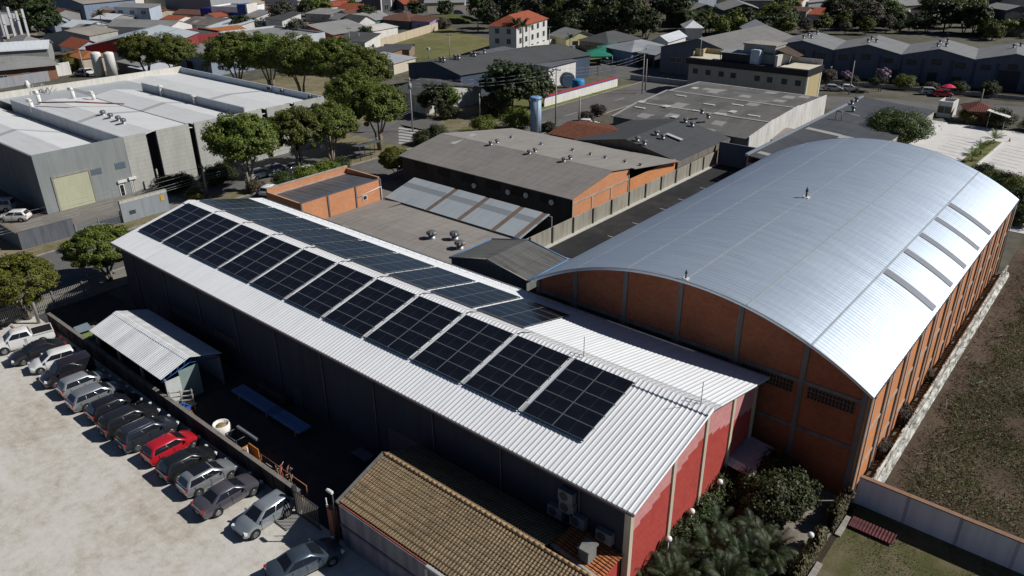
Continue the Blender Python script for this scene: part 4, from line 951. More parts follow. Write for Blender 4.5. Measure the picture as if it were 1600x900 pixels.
for k, (px, py, l) in enumerate(((62, 160, 'tall white bent duct on the white warehouse roof nearest the valley'), (50, 168, 'short white bent duct beside the tall duct on the white warehouse roof'), (115, 152, 'white bent duct at the rear edge of the white warehouse roof'), (146, 152, 'small white duct right of the rear bent duct'))):
    p = G(px, py, 8.0); m = MB(); hh = (1.9, 1.2, 1.6, .8)[k]; m.path([(p[0], p[1], 7.3), (p[0], p[1], 8+hh*.7), (p[0]-.5, p[1], 8+hh), (p[0]-1.0, p[1]-.1, 8+hh*.8)], .32, 8); lab(m.build('roof_duct', WHITE), l, 'duct')
p0 = G(62, 163, 7.9); m = MB(); m.path([(p0[0], p0[1], 8.2), (-138, 50.9, 8.95), (-136, 55, 8.3), (-135, 57.5, 7.9)], .12, 6); lab(m.build('roof_pipe', M_plain((.2, .06, .045), .7)), 'dark red pipe running over the white warehouse ridge', 'pipe')
m = MB(); r2 = random.Random(9); p = G(60, 141, 7.6)
for i in range(60): x, y = p[0]+r2.gauss(0, 1.8), p[1]+r2.gauss(0, .9); m.tube((x, y, 7.4), (x+r2.uniform(-1, 1), y+r2.uniform(-1, 1), 8.3+r2.uniform(-.4, .6)), .05, n=4)
lab(m.build('pipe_tangle', M_plain((.3, .3, .31), .5)), 'tangle of grey pipework on the rear of the white warehouse roof', 'pipes')
m = MB(); m.lathe([(.5, 7.3), (.5, 8.6), (.3, 9.0), (.25, 9.3)], (G(44, 137, 8)[0], G(44, 137, 8)[1], 0), 10); lab(m.build('roof_tank', WHITE), 'white domed roof unit beside the pipework tangle', 'roof unit')
for k, (px, py) in enumerate(((361, 147), (367, 147), (390, 150), (440, 158.5), (459, 160))):
    p = G(px, py, 7.9); m = MB(); m.tube((p[0], 81.28, 7.75), (p[0], 80.95, 7.75), .4, n=14); m.tube((p[0], 80.95, 7.75), (p[0], 80.9, 7.75), .3, n=12, mi=1); lab(m.build('wall_fan', [M_plain((.3, .32, .35), .5), BLACK]), 'round exhaust fan on the rear parapet of the warehouse complex, %s from the left' % ORD[k], 'fan', 'exhaust fans on the parapet')
for k, (px, py) in enumerate(((275, 137), (313, 152))):
    p = G(px, py, 8.5); m = MB(); m.box(p[0]-.12, p[0]+.12, 65.6, 66.0, 7.3, 9.2 if k == 0 else 8.9); m.box(p[0]-.4, p[0]+.4, 65.5, 66.1, 9.1 if k == 0 else 8.8, 9.4 if k == 0 else 9.0); lab(m.build('vent_stack', WHITE), ['capped white stack against the long grey parapet, farther one', 'plain white stack against the long grey parapet, nearer one'][k], 'vent stack')
for k, px in enumerate((149.0+7, 149.0+27)):
    b_ = G(157+20*k, 119.5); p = MB(); p.lathe([(1.25, 0), (1.25, 5.6), (1.1, 6.0), (.3, 6.2)], (b_[0], b_[1], 0), 20); lab(p.build('storage_tank', WHITE), ['white cylindrical tank behind the warehouse complex, left one', 'white cylindrical tank behind the warehouse complex, right one'][k], 'tank', 'white storage tanks')
# forecourt walls
b = MB(); b.box(-101.0, -100.6, 27.0, 33.3, 0, 2.2); lab(b.build('stone_wall', M_wall((.12, .13, .15), .4)), 'dark grey stone lot wall beside the forecourt gate', 'wall')
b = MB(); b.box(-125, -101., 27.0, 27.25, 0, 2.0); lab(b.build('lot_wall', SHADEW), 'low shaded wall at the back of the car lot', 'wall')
gw = thing('block_wall', 'grey rendered wall with pale block top and a small yellow sign at the forecourt', 'wall', (-100.4, 42, 0), world=True)
b = MB(); b.box(-100.6, -100.2, 39.2, 45.6, 0, 2.6); b.build('wall', M_wall((.27, .3, .33), .2), gw)
b = MB(); b.box(-100.62, -100.18, 39.2, 45.6, 2.605, 3.0); b.build('top_course', M_brick((.4, .38, .33), (.5, .48, .42), (.25, .24, .2), .4, .1), gw)
b = MB(); b.box(-100.19, -100.15, 44.6, 45.1, 1.6, 2.3); b.build('sign', M_plain((.6, .35, .03), .5), gw)
b = MB(); b.obox((-100.17, 40.6, .9), math.pi/2, .8, .02, .5); b.build('stain', M_plain((.05, .05, .06), .8), gw)
gg = thing('forecourt_gate', 'long low grey slatted gate across the forecourt', 'gate', (-100.5, 36, 0), world=True)
b = MB(); [b.box(-100.55, -100.5, 33.4, 39.1, .15+.16*k, .22+.16*k) for k in range(8)]; b.build('slat', M_plain((.2, .23, .25), .5, .4), gg)
b = MB(); [b.box(-100.6, -100.45, y, y+.12, 0, 1.6) for y in (33.35, 36.2, 39.0)]; b.build('post', M_plain((.25, .26, .27), .5), gg)

# ================================================================ ORANGE PARAPET BUILDING, GREY ROOFS
ob = thing('orange_building', 'low orange brick building with dark sunken sheet roof and tall parapets', 'building', (-80, 58, 0), world=True)
OBR = M_brick((.52, .225, .11), (.6, .27, .135), (.42, .27, .18), 1., .2)
o0, o1, q0, q1 = -83.5, -76.4, 50.5, 63.3
b = MB(); b.box(o1-.25, o1, q0, q1, 0, 4.75); b.box(o0, o0+.25, q0, q1, 0, 5.2); b.box(o0+.25, o1-.25, q1-.25, q1, 0, 5.0); b.box(o0+.25, o1-.25, q0, q0+.25, 0, 4.8); b.build('wall', OBR, ob)
b = MB(); b.box(o0-.03, o0+.28, q0, q1, 5.205, 5.32); b.box(o0+.28, o0+.62, q0+.25, q1-.25, 4.3, 4.42); b.build('coping', M_wall((.4, .37, .33), .4), ob)
b = MB(); b.box(o1-.28, o1+.03, q0, q1, 4.755, 4.82); b.build('capping', M_plain((.1, .11, .14), .5), ob)
b = MB(); b.slab([(o0+.6, q0+.25, 4.35), (o1-.27, q0+.25, 4.7), (o1-.27, q1-.25, 4.7), (o0+.6, q1-.25, 4.35)], .1); b.build('roof', M_roof((.1, .105, .115), 'y', 1.0, .5, .2, .4, 3.), ob)
for y in (q0+.1, 54.6, 59.0, q1-.15): p = MB(); p.box(o1+.003, o1+.1, y-.1, y+.1, 0, 4.75); p.build('pilaster', CD, ob)
p = MB(); p.box(o1+.003, o1+.07, 60.0, 60.75, 2.6, 3.25); w_ = p.build('window', WHITE, ob); p = MB(); p.box(o1+.07, o1+.08, 60.1, 60.65, 2.68, 3.17); p.build('pane', GLASS, w_)
p = MB(); p.path([(o1+.08, 59.1, 3.3), (o1+.08, 63.2, 3.75), (o1+.08, 63.2, .2)], .05, 6); p.build('pipe', WHITE, ob)
gr = thing('grey_roof_building', 'low building with weathered grey sheet roof between white warehouse and orange building', 'building', (-65, 56, 0), world=True)
FIB = M_roof((.26, .24, .22), 'x', .177, .85, 0, .3, 1.4); FIBX = M_roof((.205, .2, .195), 'x', .177, .85, 0, .28, 1.1)
b = MB(); x0, x1 = -76.3, -53.6
b.slab([(x0, 49.6, 1.95), (-72.5, 49.6, 2.35), (-72.5, 63.1, 2.35), (x0, 63.1, 1.95)], .1); b.slab([(-72.5, 49.6, 2.0), (x1, 49.6, 2.0), (x1, 56.0, 2.5), (-72.5, 56.0, 2.5)], .1); b.slab([(-72.5, 56.0, 2.5), (x1, 56.0, 2.5), (x1, 63.1, 2.1), (-72.5, 63.1, 2.1)], .1)
b.build('roof', FIB, gr)
b = MB(); b.box(x0+.2, x1-.2, 49.8, 50, 0, 1.85); b.box(x0+.2, x1-.2, 62.7, 62.9, 0, 1.9); b.box(x1-.4, x1-.2, 50, 62.7, 0, 1.95); b.box(x0+.2, x0+.4, 50, 62.7, 0, 1.85); b.build('wall', CONC_D, gr)
b = MB(); p = G(540, 318, 2.4); b.box(p[0]-.9, p[0]+.9, p[1]-.9, p[1]+.6, 2.36, 2.55); b.box(p[0]+6, p[0]+7.2, 52.2, 53, 2.3, 2.42); b.build('patch', M_plain((.6, .6, .58), .6), gr)
for k, q in enumerate(((675, 374), (711, 375), (719, 390))):
    p = G(*q, 2.35); place(VENT, (p[0], p[1], 2.4), .4*k, (1.3, 1.3, 1.0), ['round silver turbine vent on grey sheet roof, alone on the left', 'round silver turbine vent on grey sheet roof, upper of the right pair', 'round silver turbine vent on grey sheet roof, lower of the right pair'][k], 'turbine vents on roofs')
st_ = thing('translucent_shed', 'lean-to roof of wide pale blue sheets with brown strips between', 'shed', (-65, 67, 0), world=True)
PB = M_roof((.34, .38, .41), 'x', .25, .5, 0, .18, 30.); BS = M_plain((.16, .12, .1), .8, 0, .3)
ya, yb, za, zb2 = 63.8, 69.4, 2.0, 3.4; edges = [-76.9, -68.4, -62.8, -57.1, -53.5, -52.4]
sl_ = lambda y: za+(zb2-za)*(y-ya)/(yb-ya)
for c0_, c1_ in zip(edges, edges[1:]):
    p = MB(); p.slab([(c0_+.4, ya, za+.05), (c1_-.4, ya, za+.05), (c1_-.4, yb, zb2+.05), (c0_+.4, yb, zb2+.05)], .06); p.build('sheet', PB, st_)
for c0_ in edges[1:-1]:
    p = MB(); p.slab([(c0_-.42, ya, za), (c0_+.42, ya, za), (c0_+.42, yb, zb2), (c0_-.42, yb, zb2)], .12); p.build('gutter_strip', BS, st_)
p = MB(); p.box(edges[0]+.4, edges[-1], ya+.05, ya+.2, 0, za-.1); p.box(edges[0]+.4, edges[0]+.55, ya+.2, yb, 0, za-.1); p.box(edges[0]+.4, edges[-1], yb-.15, yb, 0, zb2-.15); p.build('wall', CONC_D, st_)
# small grey gable roof right beside the arched hall
sg = thing('small_gable_shed', 'small grey ribbed gable shed with plain concrete end between white roof and silver vault', 'shed', (-48, 52, 0), world=True)
yl = [G(705, 403, 3.6), G(775, 378, 4.4), G(868, 403, 3.6), G(808, 440, 3.6)]
ga, gz0, gb, gz1, gc, gz2, gy0, gy1 = -48.1, 6.4, -43.4, 7.5, -38.6, 6.75, 47.5, 53.6
b = MB(); b.slab([(ga, gy0, gz0), (gb, gy0, gz1), (gb, gy1, gz1), (ga, gy1, gz0)], .1); b.slab([(gb, gy0, gz1), (gc, gy0, gz2), (gc, gy1, gz2), (gb, gy1, gz1)], .1); b.build('roof', M_roof((.12, .12, .115), 'y', .3, .7, 0, .55, 1.9), sg)
b = MB(); b.add([(ga+.1, gy0+.1, 0), (gc-.1, gy0+.1, 0), (gc-.1, gy0+.1, gz2-.1), (gb, gy0+.1, gz1-.1), (ga+.1, gy0+.1, gz0-.1), (ga+.1, gy1-.1, 0), (gc-.1, gy1-.1, 0), (gc-.1, gy1-.1, gz2-.1), (gb, gy1-.1, gz1-.1), (ga+.1, gy1-.1, gz0-.1)], [(0, 1, 2, 3, 4), (9, 8, 7, 6, 5), (0, 4, 9, 5), (1, 6, 7, 2)]); b.build('wall', CONC_D, sg)
b = MB(); b.path([(ga-.05, gy0, gz0-.02), (ga-.05, gy1, gz0-.02)], .1, 6); b.path([(gc+.05, gy0, gz2-.02), (gc+.05, gy1, gz2-.02)], .1, 6); b.path([(ga, gy1+.02, gz0), (gb, gy1+.02, gz1), (gc, gy1+.02, gz2)], .09, 6); b.build('gutter', M_plain((.1, .2, .36), .5), sg)
b = MB(); b.path([(ga, gy0, gz0+.03), (gb, gy0, gz1+.03), (gc, gy0, gz2+.03)], .09, 6); b.build('verge', CONC, sg)
b = MB(); b.box(-47, -40, 46.1, 46.7, 2.6, 3.0); b.box(-47, -40, 46.3, 46.5, 0, 2.6); lab(b.build('blue_duct', M_plain((.06, .2, .42), .5)), 'short blue duct beside the far eave of the white roof', 'duct')
# long concrete wall and end wall of the dark asphalt strip
cw = thing('concrete_wall', 'long stained concrete panel wall along the dark asphalt strip', 'wall', (-52, 86, 0), world=True)
b = MB(); b.box(-52.15, -51.95, 60, 112, 0, 2.1); b.build('panel', M_wall((.33, .31, .26), .45), cw)
for y in np.arange(60.2, 112.3, 4.3): p = MB(); p.box(-51.945, -51.8, y-.08, y+.08, 0, 2.2); p.build('post', M_plain((.07, .07, .07), .8), cw)
b = MB(); b.box(-51.945, -51.4, 60, 112, .02, .14); b.build('footing', M_wall((.5, .49, .45), .2), cw)
b = MB(); b.box(-51.8, -36, 112.2, 112.5, 0, 3.6); lab(b.build('end_wall', M_wall((.1, .12, .16), .2)), 'dark blue end wall closing off the asphalt strip', 'wall')
# mid building with orange gable
mb = thing('fibro_roof_hall', 'wide hall with grey fibrocement roof, shaded front and orange brick gable end', 'hall', (-68, 85, 0), world=True)
m0, m1 = -83.6, -52.4; y0, yr_, y1 = 73.6, 82.4, 99.4; z0, zr_, z1 = 4.45, 5.9, 3.4
b = MB(); b.slab([(m0-.3, y0-.4, z0-.05), (m1, y0-.4, z0-.05), (m1, yr_, zr_), (m0-.3, yr_, zr_)], .1); b.build('roof', M_roof((.22, .205, .19), 'x', .177, .85, 0, .3, 1.5), mb)
b = MB(); b.slab([(m0-.3, yr_, zr_), (m1, yr_, zr_), (m1, 86.8, zr_-.67), (m0-.3, 86.8, zr_-.67)], .1); b.slab([(m0-.3, 86.8, zr_-.67), (m1+.6, 86.8, zr_-.67), (m1+.6, y1, z1), (m0-.3, y1, z1)], .1); b.build('roof', M_roof((.27, .255, .235), 'x', .177, .85, 0, .25, 1.5), mb)
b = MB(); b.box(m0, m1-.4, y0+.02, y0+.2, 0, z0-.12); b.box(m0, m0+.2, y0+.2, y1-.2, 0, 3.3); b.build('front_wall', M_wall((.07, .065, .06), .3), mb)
b = MB(); gx = m1-.2; b.add([(gx, y0+.1, 0), (gx, 86.8, 0), (gx, 86.8, zr_-.8), (gx, yr_, zr_-.12), (gx, y0+.1, z0-.12)], [(0, 1, 2, 3, 4)]); b.add([(gx-.2, y0+.1, 0), (gx-.2, 86.8, 0), (gx-.2, 86.8, zr_-.8), (gx-.2, yr_, zr_-.12), (gx-.2, y0+.1, z0-.12)], [(4, 3, 2, 1, 0)]); b.build('gable_wall', OBR, mb)
b = MB(); b.box(gx+.05, gx+.15, 86.9, y1-.1, 0, 3.6); b.build('side_wall', BRICK_SUN, mb)
b = MB(); b.box(gx+.003, gx+.06, y0+.1, 86.8, 3.5, 3.72); [b.box(gx+.003, gx+.07, y-.1, y+.1, 0, zz) for y, zz in ((y0+.2, 4.3), (78, 3.49), (82.4, 3.49), (86.7, 4.9))]; b.build('beam', LCON, mb)
for k, x in enumerate(np.linspace(m0+4, m1-4, 6)):
    p = MB(); p.box(x-1.2, x+1.2, y0-.04, y0+.015, 2.9, 3.9); p.build('window', BLACK, mb)
for k, (px, py) in enumerate(((794, 300), (822, 305), (862, 316), (741, 290))):
    p = PV(px, py, y0-.2); m = MB(); m.tube((p[0], y0, max(1.8, p[1])), (p[0], y0-.35, max(1.8, p[1])), .42, .36, 14); m.tube((p[0], y0-.35, max(1.8, p[1])), (p[0], y0-.4, max(1.8, p[1])), .1, n=8); lab(m.build('exhaust_fan', M_plain((.5, .52, .54), .4, .6)), 'round exhaust fan on the shaded front of the fibrocement hall, %s' % ORD[k], 'fan', 'exhaust fans on the shaded hall front')
def onroof(px, py):
    for zz in np.linspace(5.9, 3.3, 60):
        p = G(px, py, zz); y = p[1]; zr2 = z0+(zr_-z0)*(y-y0)/(yr_-y0) if y < yr_ else zr_-(y-yr_)*.152
        if zz <= zr2: return (p[0], p[1], zz+.02)
    return p
vents('ridge of the fibrocement hall', [onroof(*q) for q in ((767, 227), (777, 224), (827, 241), (836, 238), (881, 253), (891, 249.5))], (.75, .75, .6))
vents('back slope of the fibrocement hall', [onroof(*q) for q in ((799, 216), (846, 226.5), (895, 236), (923, 242.5), (946, 247.5), (977, 254), (1001, 259.5))], (.65, .65, .38), 'low silver turbine vent')
m = MB()
for px, py in ((714, 221), (922, 272), (735, 213)):
    p = onroof(px, py); m.slab([(p[0]-.5, p[1]-1, p[2]+.02-.16), (p[0]+.5, p[1]-1, p[2]+.02-.16), (p[0]+.5, p[1]+1, p[2]+.02+.16), (p[0]-.5, p[1]+1, p[2]+.16)], .03)
o = m.build('skylight', M_plain((.42, .42, .4), .6), mb)
# dark gable hall, ridge running away from the camera
dk = thing('dark_roof_hall', 'hall with dark slate grey sheet roof behind the concrete wall', 'hall', (-60, 108, 0), world=True)
d0, dr, d1 = -71.5, -61.5, -52.4; y0d, y1d = 99.8, 117.3
DR = M_roof((.07, .073, .078), 'y', .2, .7, 0, .25, 2.)
b = MB(); b.slab([(d0, y0d, 3.2), (dr, y0d, 5.0), (dr, y1d, 5.0), (d0, y1d, 3.2)], .1); b.slab([(dr, y0d, 5.0), (d1, y0d, 3.1), (d1, y1d, 3.1), (dr, y1d, 5.0)], .1); b.build('roof', DR, dk)
b = MB(); b.add([(d0+.3, y0d+.3, 0), (d1-.1, y0d+.3, 0), (d1-.1, y0d+.3, 3), (dr, y0d+.3, 4.85), (d0+.3, y0d+.3, 3.1), (d0+.3, y1d-.3, 0), (d1-.1, y1d-.3, 0), (d1-.1, y1d-.3, 3), (dr, y1d-.3, 4.85), (d0+.3, y1d-.3, 3.1)], [(0, 1, 2, 3, 4), (9, 8, 7, 6, 5), (0, 4, 9, 5), (1, 6, 7, 2)]); b.build('wall', M_wall((.2, .16, .13), .4), dk)
b = MB(); b.box(d1-.05, d1+.15, 99.8, 119, 2.1, 3.0); b.build('side_parapet', M_wall((.2, .18, .16), .4), dk)
vp = []
for px, py in ((996, 219), (1007, 222), (1026, 209), (1036, 212), (1071, 190), (1082, 193), (1097, 177), (1107, 181)):
    p = G(px, py, 4.9); vp.append((p[0], p[1], 5.05-abs(p[0]-dr)*.19))
vents('dark ridge behind the concrete wall', vp, (.9, .9, .75))
m = MB(); p = G(1046, 210, 4.6); m.slab([(p[0]-.4, p[1]-.6, 4.75), (p[0]+2.4, p[1]-.6, 4.2), (p[0]+2.4, p[1]+.2, 4.2), (p[0]-.4, p[1]+.2, 4.75)], .05); m.build('patch', M_plain((.4, .44, .48), .5), dk)
# stepped fibrocement roof with pale panels and white stepped gable
fb = thing('patched_roof_hall', 'hall with patched grey fibrocement roof, pale skylight panels and weathered white stepped gable', 'hall', (-62, 133, 0), world=True)
FP = M_roof((.135, .133, .128), 'x', .177, .85, 0, .4, 1.2, .16)
f0, f1 = -75.3, -49.2; ys_f = [(118., 4.0), (127., 5.0), (128.2, 4.75), (139., 5.9), (140., 5.65), (150.5, 5.8)]
ys_f = [(117.4, 3.4), (126.2, 4.5), (136.5, 4.9), (151.2, 4.3)]
for (ya, za), (yb, zb3) in (((117.5, 3.3), (126., 4.4)), ((126.4, 4.2), (137., 4.9)), ((137.3, 4.7), (150.5, 4.5))):
    b = MB(); b.slab([(f0, ya, za), (f1, ya, za), (f1, yb, zb3), (f0, yb, zb3)], .1); b.build('roof', FP, fb)
    p = MB(); p.slab([(f0-.3, yb-.25, zb3+.06), (f1, yb-.25, zb3+.06), (f1, yb+.3, zb3+.06), (f0-.3, yb+.3, zb3+.06)], .1); p.build('ridge_cap', M_wall((.36, .35, .34), .2), fb)
    p = MB(); p.slab([(f0-.4, ya, za+.08), (f0-.05, ya, za+.08), (f0-.05, yb, zb3+.08), (f0-.4, yb, zb3+.08)], .2); p.build('verge', M_wall((.36, .34, .34), .2), fb)
b = MB(); gxx = f1+.05
for (ya, za), (yb, zb3) in (((116.9, 3.3), (126.2, 4.4)), ((126.2, 4.3), (137.1, 4.9)), ((137.1, 4.75), (150.8, 4.5))):
    b.add([(gxx, ya, 0), (gxx, yb, 0), (gxx, yb, zb3+.55), (gxx, ya, za+.55), (gxx+.2, ya, 0), (gxx+.2, yb, 0), (gxx+.2, yb, zb3+.55), (gxx+.2, ya, za+.55)], [(3, 2, 1, 0), (4, 5, 6, 7), (2, 3, 7, 6), (0, 4, 7, 3), (1, 2, 6, 5)])
b.build('gable_wall', M_wall((.66, .65, .62), .4), fb)
b = MB(); b.box(f0, f1, 117.6, 117.8, 0, 3.2); b.box(f0, f0+.2, 117.8, 150.3, 0, 3.2); b.box(f0+.2, f1, 150.1, 150.3, 0, 4.3); b.build('wall', CONC_D, fb)
SKP = M_plain((.5, .49, .45), .6)
for px, py in ((1064, 151), (1108, 163), (1152, 165), (1085, 138), (1041, 164.5), (1126, 175), (1178, 179), (1003, 156), (1055, 176), (1090, 172), (1145, 173), (1000, 164)):
    p = G(px, py, 4.6); y = p[1]; zz = [za+(zb3-za)*(y-ya)/(yb-ya) for (ya, za), (yb, zb3) in (((117.5, 3.3), (126., 4.4)), ((126.4, 4.2), (137., 4.9)), ((137.3, 4.7), (150.5, 4.5))) if ya <= y <= yb+.4]
    if zz: m = MB(); w_ = .55 if int(px) % 2 else 1.1; m.box(p[0]-w_, p[0]+w_, y-.9*(1.5-w_), y+.9*(1.5-w_), zz[0]+.0, zz[0]+.09); m.build('skylight', SKP, fb)
# slate roof behind the vault
rd = thing('slate_sheet_hall', 'hall with slate blue sheet roof and pale metal edge behind the silver vault', 'hall', (-38, 130, 0), world=True)
r0, r1, rya, ryb = -44.6, -31.5, 106.3, 158.5
RDM = M_roof((.075, .08, .088), 'y', .5, .6, .1, .4, 2.2)
b = MB(); b.slab([(r0, rya, 4.0), (r1, rya, 3.1), (r1, ryb, 3.1), (r0, ryb, 4.0)], .12); b.build('roof', RDM, rd)
b = MB(); b.box(r0-.25, r0+.15, rya, ryb, 3.85, 4.22); b.build('edge_cap', M_plain((.42, .46, .5), .4, .5), rd)
b = MB(); b.box(r0, r0+.2, rya+.2, ryb-.2, 0, 3.8); b.box(r1-.3, r1-.1, rya+.2, ryb-.2, 0, 2.9); b.box(r0+.2, r1-.3, rya+.2, rya+.4, 0, 2.9); b.box(r0+.2, r1-.3, ryb-.4, ryb-.2, 0, 2.9); b.build('wall', M_wall((.4, .38, .34), .3), rd)
b = MB(); b.box(-41.8, -33.5, 126.5, 129.2, 3.2, 3.3)
b = MB()
for (xa_, xb_, ya_, yb_) in ((-43.9, -38.3, 127.2, 128.6), (-38.3, -34, 126.2, 128.4), (-44, -42, 108.5, 109.8)):
    zf = lambda x: 4.0-(x-r0)*.9/(r1-r0)+.012
    b.slab([(xa_, ya_, zf(xa_)), (xb_, ya_, zf(xb_)), (xb_, yb_, zf(xb_)), (xa_, yb_, zf(xa_))], .008)
b.build('patch', M_plain((.33, .33, .31), .7), rd)
for k, q in enumerate(((1331, 163), (1338, 158.5), (1333, 173))):
    p = G(*q, 4.0); place(VENT, (p[0], p[1], 3.95), k, .9, 'small vent on slate blue sheet roof near its pale metal edge, %s' % ORD[k], 'turbine vents on roofs')
e = thing('roof_pipe', 'thin grey pipe frame standing on the slate blue sheet roof', 'pipe', (0, 0, 0)); p = G(1305, 186, 3.9); b = MB(); b.path([(p[0], p[1], 3.8), (p[0], p[1], 5.4), (p[0]+1, p[1], 5.4), (p[0]+1, p[1], 3.8)], .07, 6); b.path([(p[0], p[1], 5.3), (p[0]+3.5, p[1]+1.5, 4.6)], .08, 6); b.build('pipe', M_plain((.3, .31, .33), .5), e)
b = MB(); b.add([(-49.8+5.2, 112.6, 0)], []); 
bld('alley_shed', 'small grey lean-to with sloping sheet roof in the alley behind the white gable', (-48.6, 126, 0), (-45.3, 126, 0), 5.5, 1.6, .8, 'mono', FIB, CONC_D, .2)
# red-brown tile roof and blue tower
bld('tile_shed', 'low building with long red brown clay tile roof behind the fibrocement hall', (-77.5, 101.5, 0), (-66.5, 101.5, 0), 11., 3.0, .9, 'gable_x', M_tile((.2, .075, .045), 'x', .3, .45), CONC_D, .3)
wt = thing('water_tower', 'tall pale blue cylindrical water tower with a ladder', 'water tower', (G(837, 208)[0], G(837, 208)[1], 0)); hW = HZ(837, 208, 151.5)
PBL = M_plain((.3, .42, .55), .45, 0, .12, 2.)
b = MB(); b.lathe([(1.02, 0), (1.02, hW-.4)], n=24); b.build('body', PBL, wt)
b = MB(); b.lathe([(1.05, hW-.4), (1.05, hW), (.9, hW+.05), (.1, hW+.12)], n=24); b.tube((.2, .2, hW), (.2, .2, hW+.3), .12, n=8); b.build('cap', M_plain((.2, .36, .58), .45), wt)
b = MB(); a_ = -.55
for s in (-.22, .22): b.tube((1.12*math.cos(a_)-s*math.sin(a_), 1.12*math.sin(a_)+s*math.cos(a_), .3), (1.12*math.cos(a_)-s*math.sin(a_), 1.12*math.sin(a_)+s*math.cos(a_), hW), .03, n=4)
for k in range(int(hW/.32)): z = .4+k*.32; b.tube((1.12*math.cos(a_)+.22*math.sin(a_), 1.12*math.sin(a_)-.22*math.cos(a_), z), (1.12*math.cos(a_)-.22*math.sin(a_), 1.12*math.sin(a_)+.22*math.cos(a_), z), .035, n=4)
b.build('ladder', M_plain((.5, .55, .6), .5), wt)
# ================================================================ CREAM OFFICE BLOCK
cb = thing('cream_block', 'two storey cream office block with black eaves band and roof terraces', 'building', (-70, 163, 0), world=True)
CRM = M_wall((.47, .44, .36), .15); YEL = M_wall((.46, .38, .21), .15)
c0, c1, cy0, cy1, ch = -83.3, -56.6, 160.2, 168.2, 6.3
b = MB(); b.box(c0, c1, cy0, cy1, 0, ch); b.build('wall', CRM, cb)
b = MB(); b.box(c0-.5, c1+.3, cy0-.6, cy1+.3, ch+.003, ch+1.25); b.build('eaves_band', M_plain((.022, .02, .024), .6), cb)
for k in range(2):
    n = 8
    for i, px in enumerate((1086, 1106, 1127, 1146, 1184, 1204, 1227, 1249)):
        if k and i < 7: continue
        x = PV(px, 115, cy0)[0]; z = 4.2 if k == 0 else 1.5; p = MB(); p.box(x-.6, x+.6, cy0-.05, cy0-.004, z, z+1.15); w_ = p.build('window', M_plain((.12, .12, .12), .6), cb); p = MB(); p.box(x-.52, x-.04, cy0-.065, cy0-.05, z+.08, z+1.07); p.box(x+.04, x+.52, cy0-.065, cy0-.05, z+.08, z+1.07); p.build('pane', PANE, w_)
for y in (cy0+.2, cy1-.5): p = MB(); p.box(c1+.003, c1+.15, y, y+.4, 0, ch); p.build('pilaster', WHITE, cb)
b = MB(); b.box(c1+.002, c1+.05, cy0+.61, cy1-.51, 0, ch); b.build('end_wall', YEL, cb)
zt_ = ch+1.26
b = MB(); b.box(c0, c0+6.5, cy0, cy1-.2, zt_, zt_+.06); b.box(c1-6., c1, cy0+.2, cy1-.2, zt_, zt_+.06); b.build('terrace_floor', M_plain((.6, .55, .44), .8), cb)
b = MB(); b.box(c0, c0+.15, cy0+1.5, cy1, zt_+.06, zt_+1.1); b.box(c0+.15, c0+7, cy1-.35, cy1-.2, zt_+.06, zt_+1.1); b.box(c0, c0+2, cy0+2.5, cy0+2.65, zt_+.06, zt_+1.6); b.build('terrace_wall', YEL, cb)
b = MB(); b.box(c1-6.5, c1, cy1-.35, cy1-.2, zt_+.06, zt_+1.1); b.box(c1-7.2, c1-6.6, cy0, cy1-.4, zt_, zt_+2.2); b.build('terrace_wall', M_wall((.5, .48, .45), .2), cb)
b = MB(); b.box(c0+11.5, c0+18.5, cy0+2.2, cy1-.4, zt_, zt_+3.6); b.build('penthouse', M_wall((.36, .36, .33), .2), cb)
b = MB(); b.box(c0+11.3, c0+18.7, cy0+2.0, cy1-.2, zt_+3.6, zt_+3.85); b.build('penthouse_roof', CONC, cb)
b = MB(); b.box(c0+14., c0+16., cy0+.3, cy0+2.1, zt_, zt_+2.8); b.box(c0+14.3, c0+15.7, cy0+.4, cy0+2.0, zt_+2.805, zt_+2.9); b.build('stair_tower', M_plain((.5, .57, .64), .5), cb)
b = MB(); b.slab([(c0+7, cy0+.3, zt_+1.8), (c0+13.8, cy0+.3, zt_+1.8), (c0+13.8, cy0+3, zt_+2.2), (c0+7, cy0+3, zt_+2.2)], .08); b.build('canopy', M_plain((.3, .32, .34), .5), cb)
b = MB(); [b.box(x, x+.12, cy0+.35, cy0+.47, zt_, zt_+1.75) for x in np.linspace(c0+7.1, c0+13.6, 5)]; b.box(c0+7.1, c0+13.8, cy0+1.2, cy0+1.3, zt_, zt_+1.7); b.build('screen', DARKM, cb)
b = MB(); b.box(c0+16.2, c0+18.2, cy0+2.05, cy0+2.15, zt_+1.9, zt_+2.3); b.build('awning', M_plain((.02, .14, .09), .6), cb)
b = MB(); b.slab([(c0+18.7, cy0+2, zt_+3.1), (c0+22.5, cy0+4, zt_+1.6), (c0+22.5, cy1, zt_+1.6), (c0+18.7, cy1, zt_+3.1)], .12); b.build('side_roof', M_tile((.12, .085, .07), 'y'), cb)
b = MB(); b.tube((c0+2, cy0+1, zt_), (c0+2, cy0+1, zt_+4.6), .05, n=6); lab(b.build('mast', M_plain((.6, .6, .6), .5)), 'thin pale mast on the cream block terrace', 'mast')
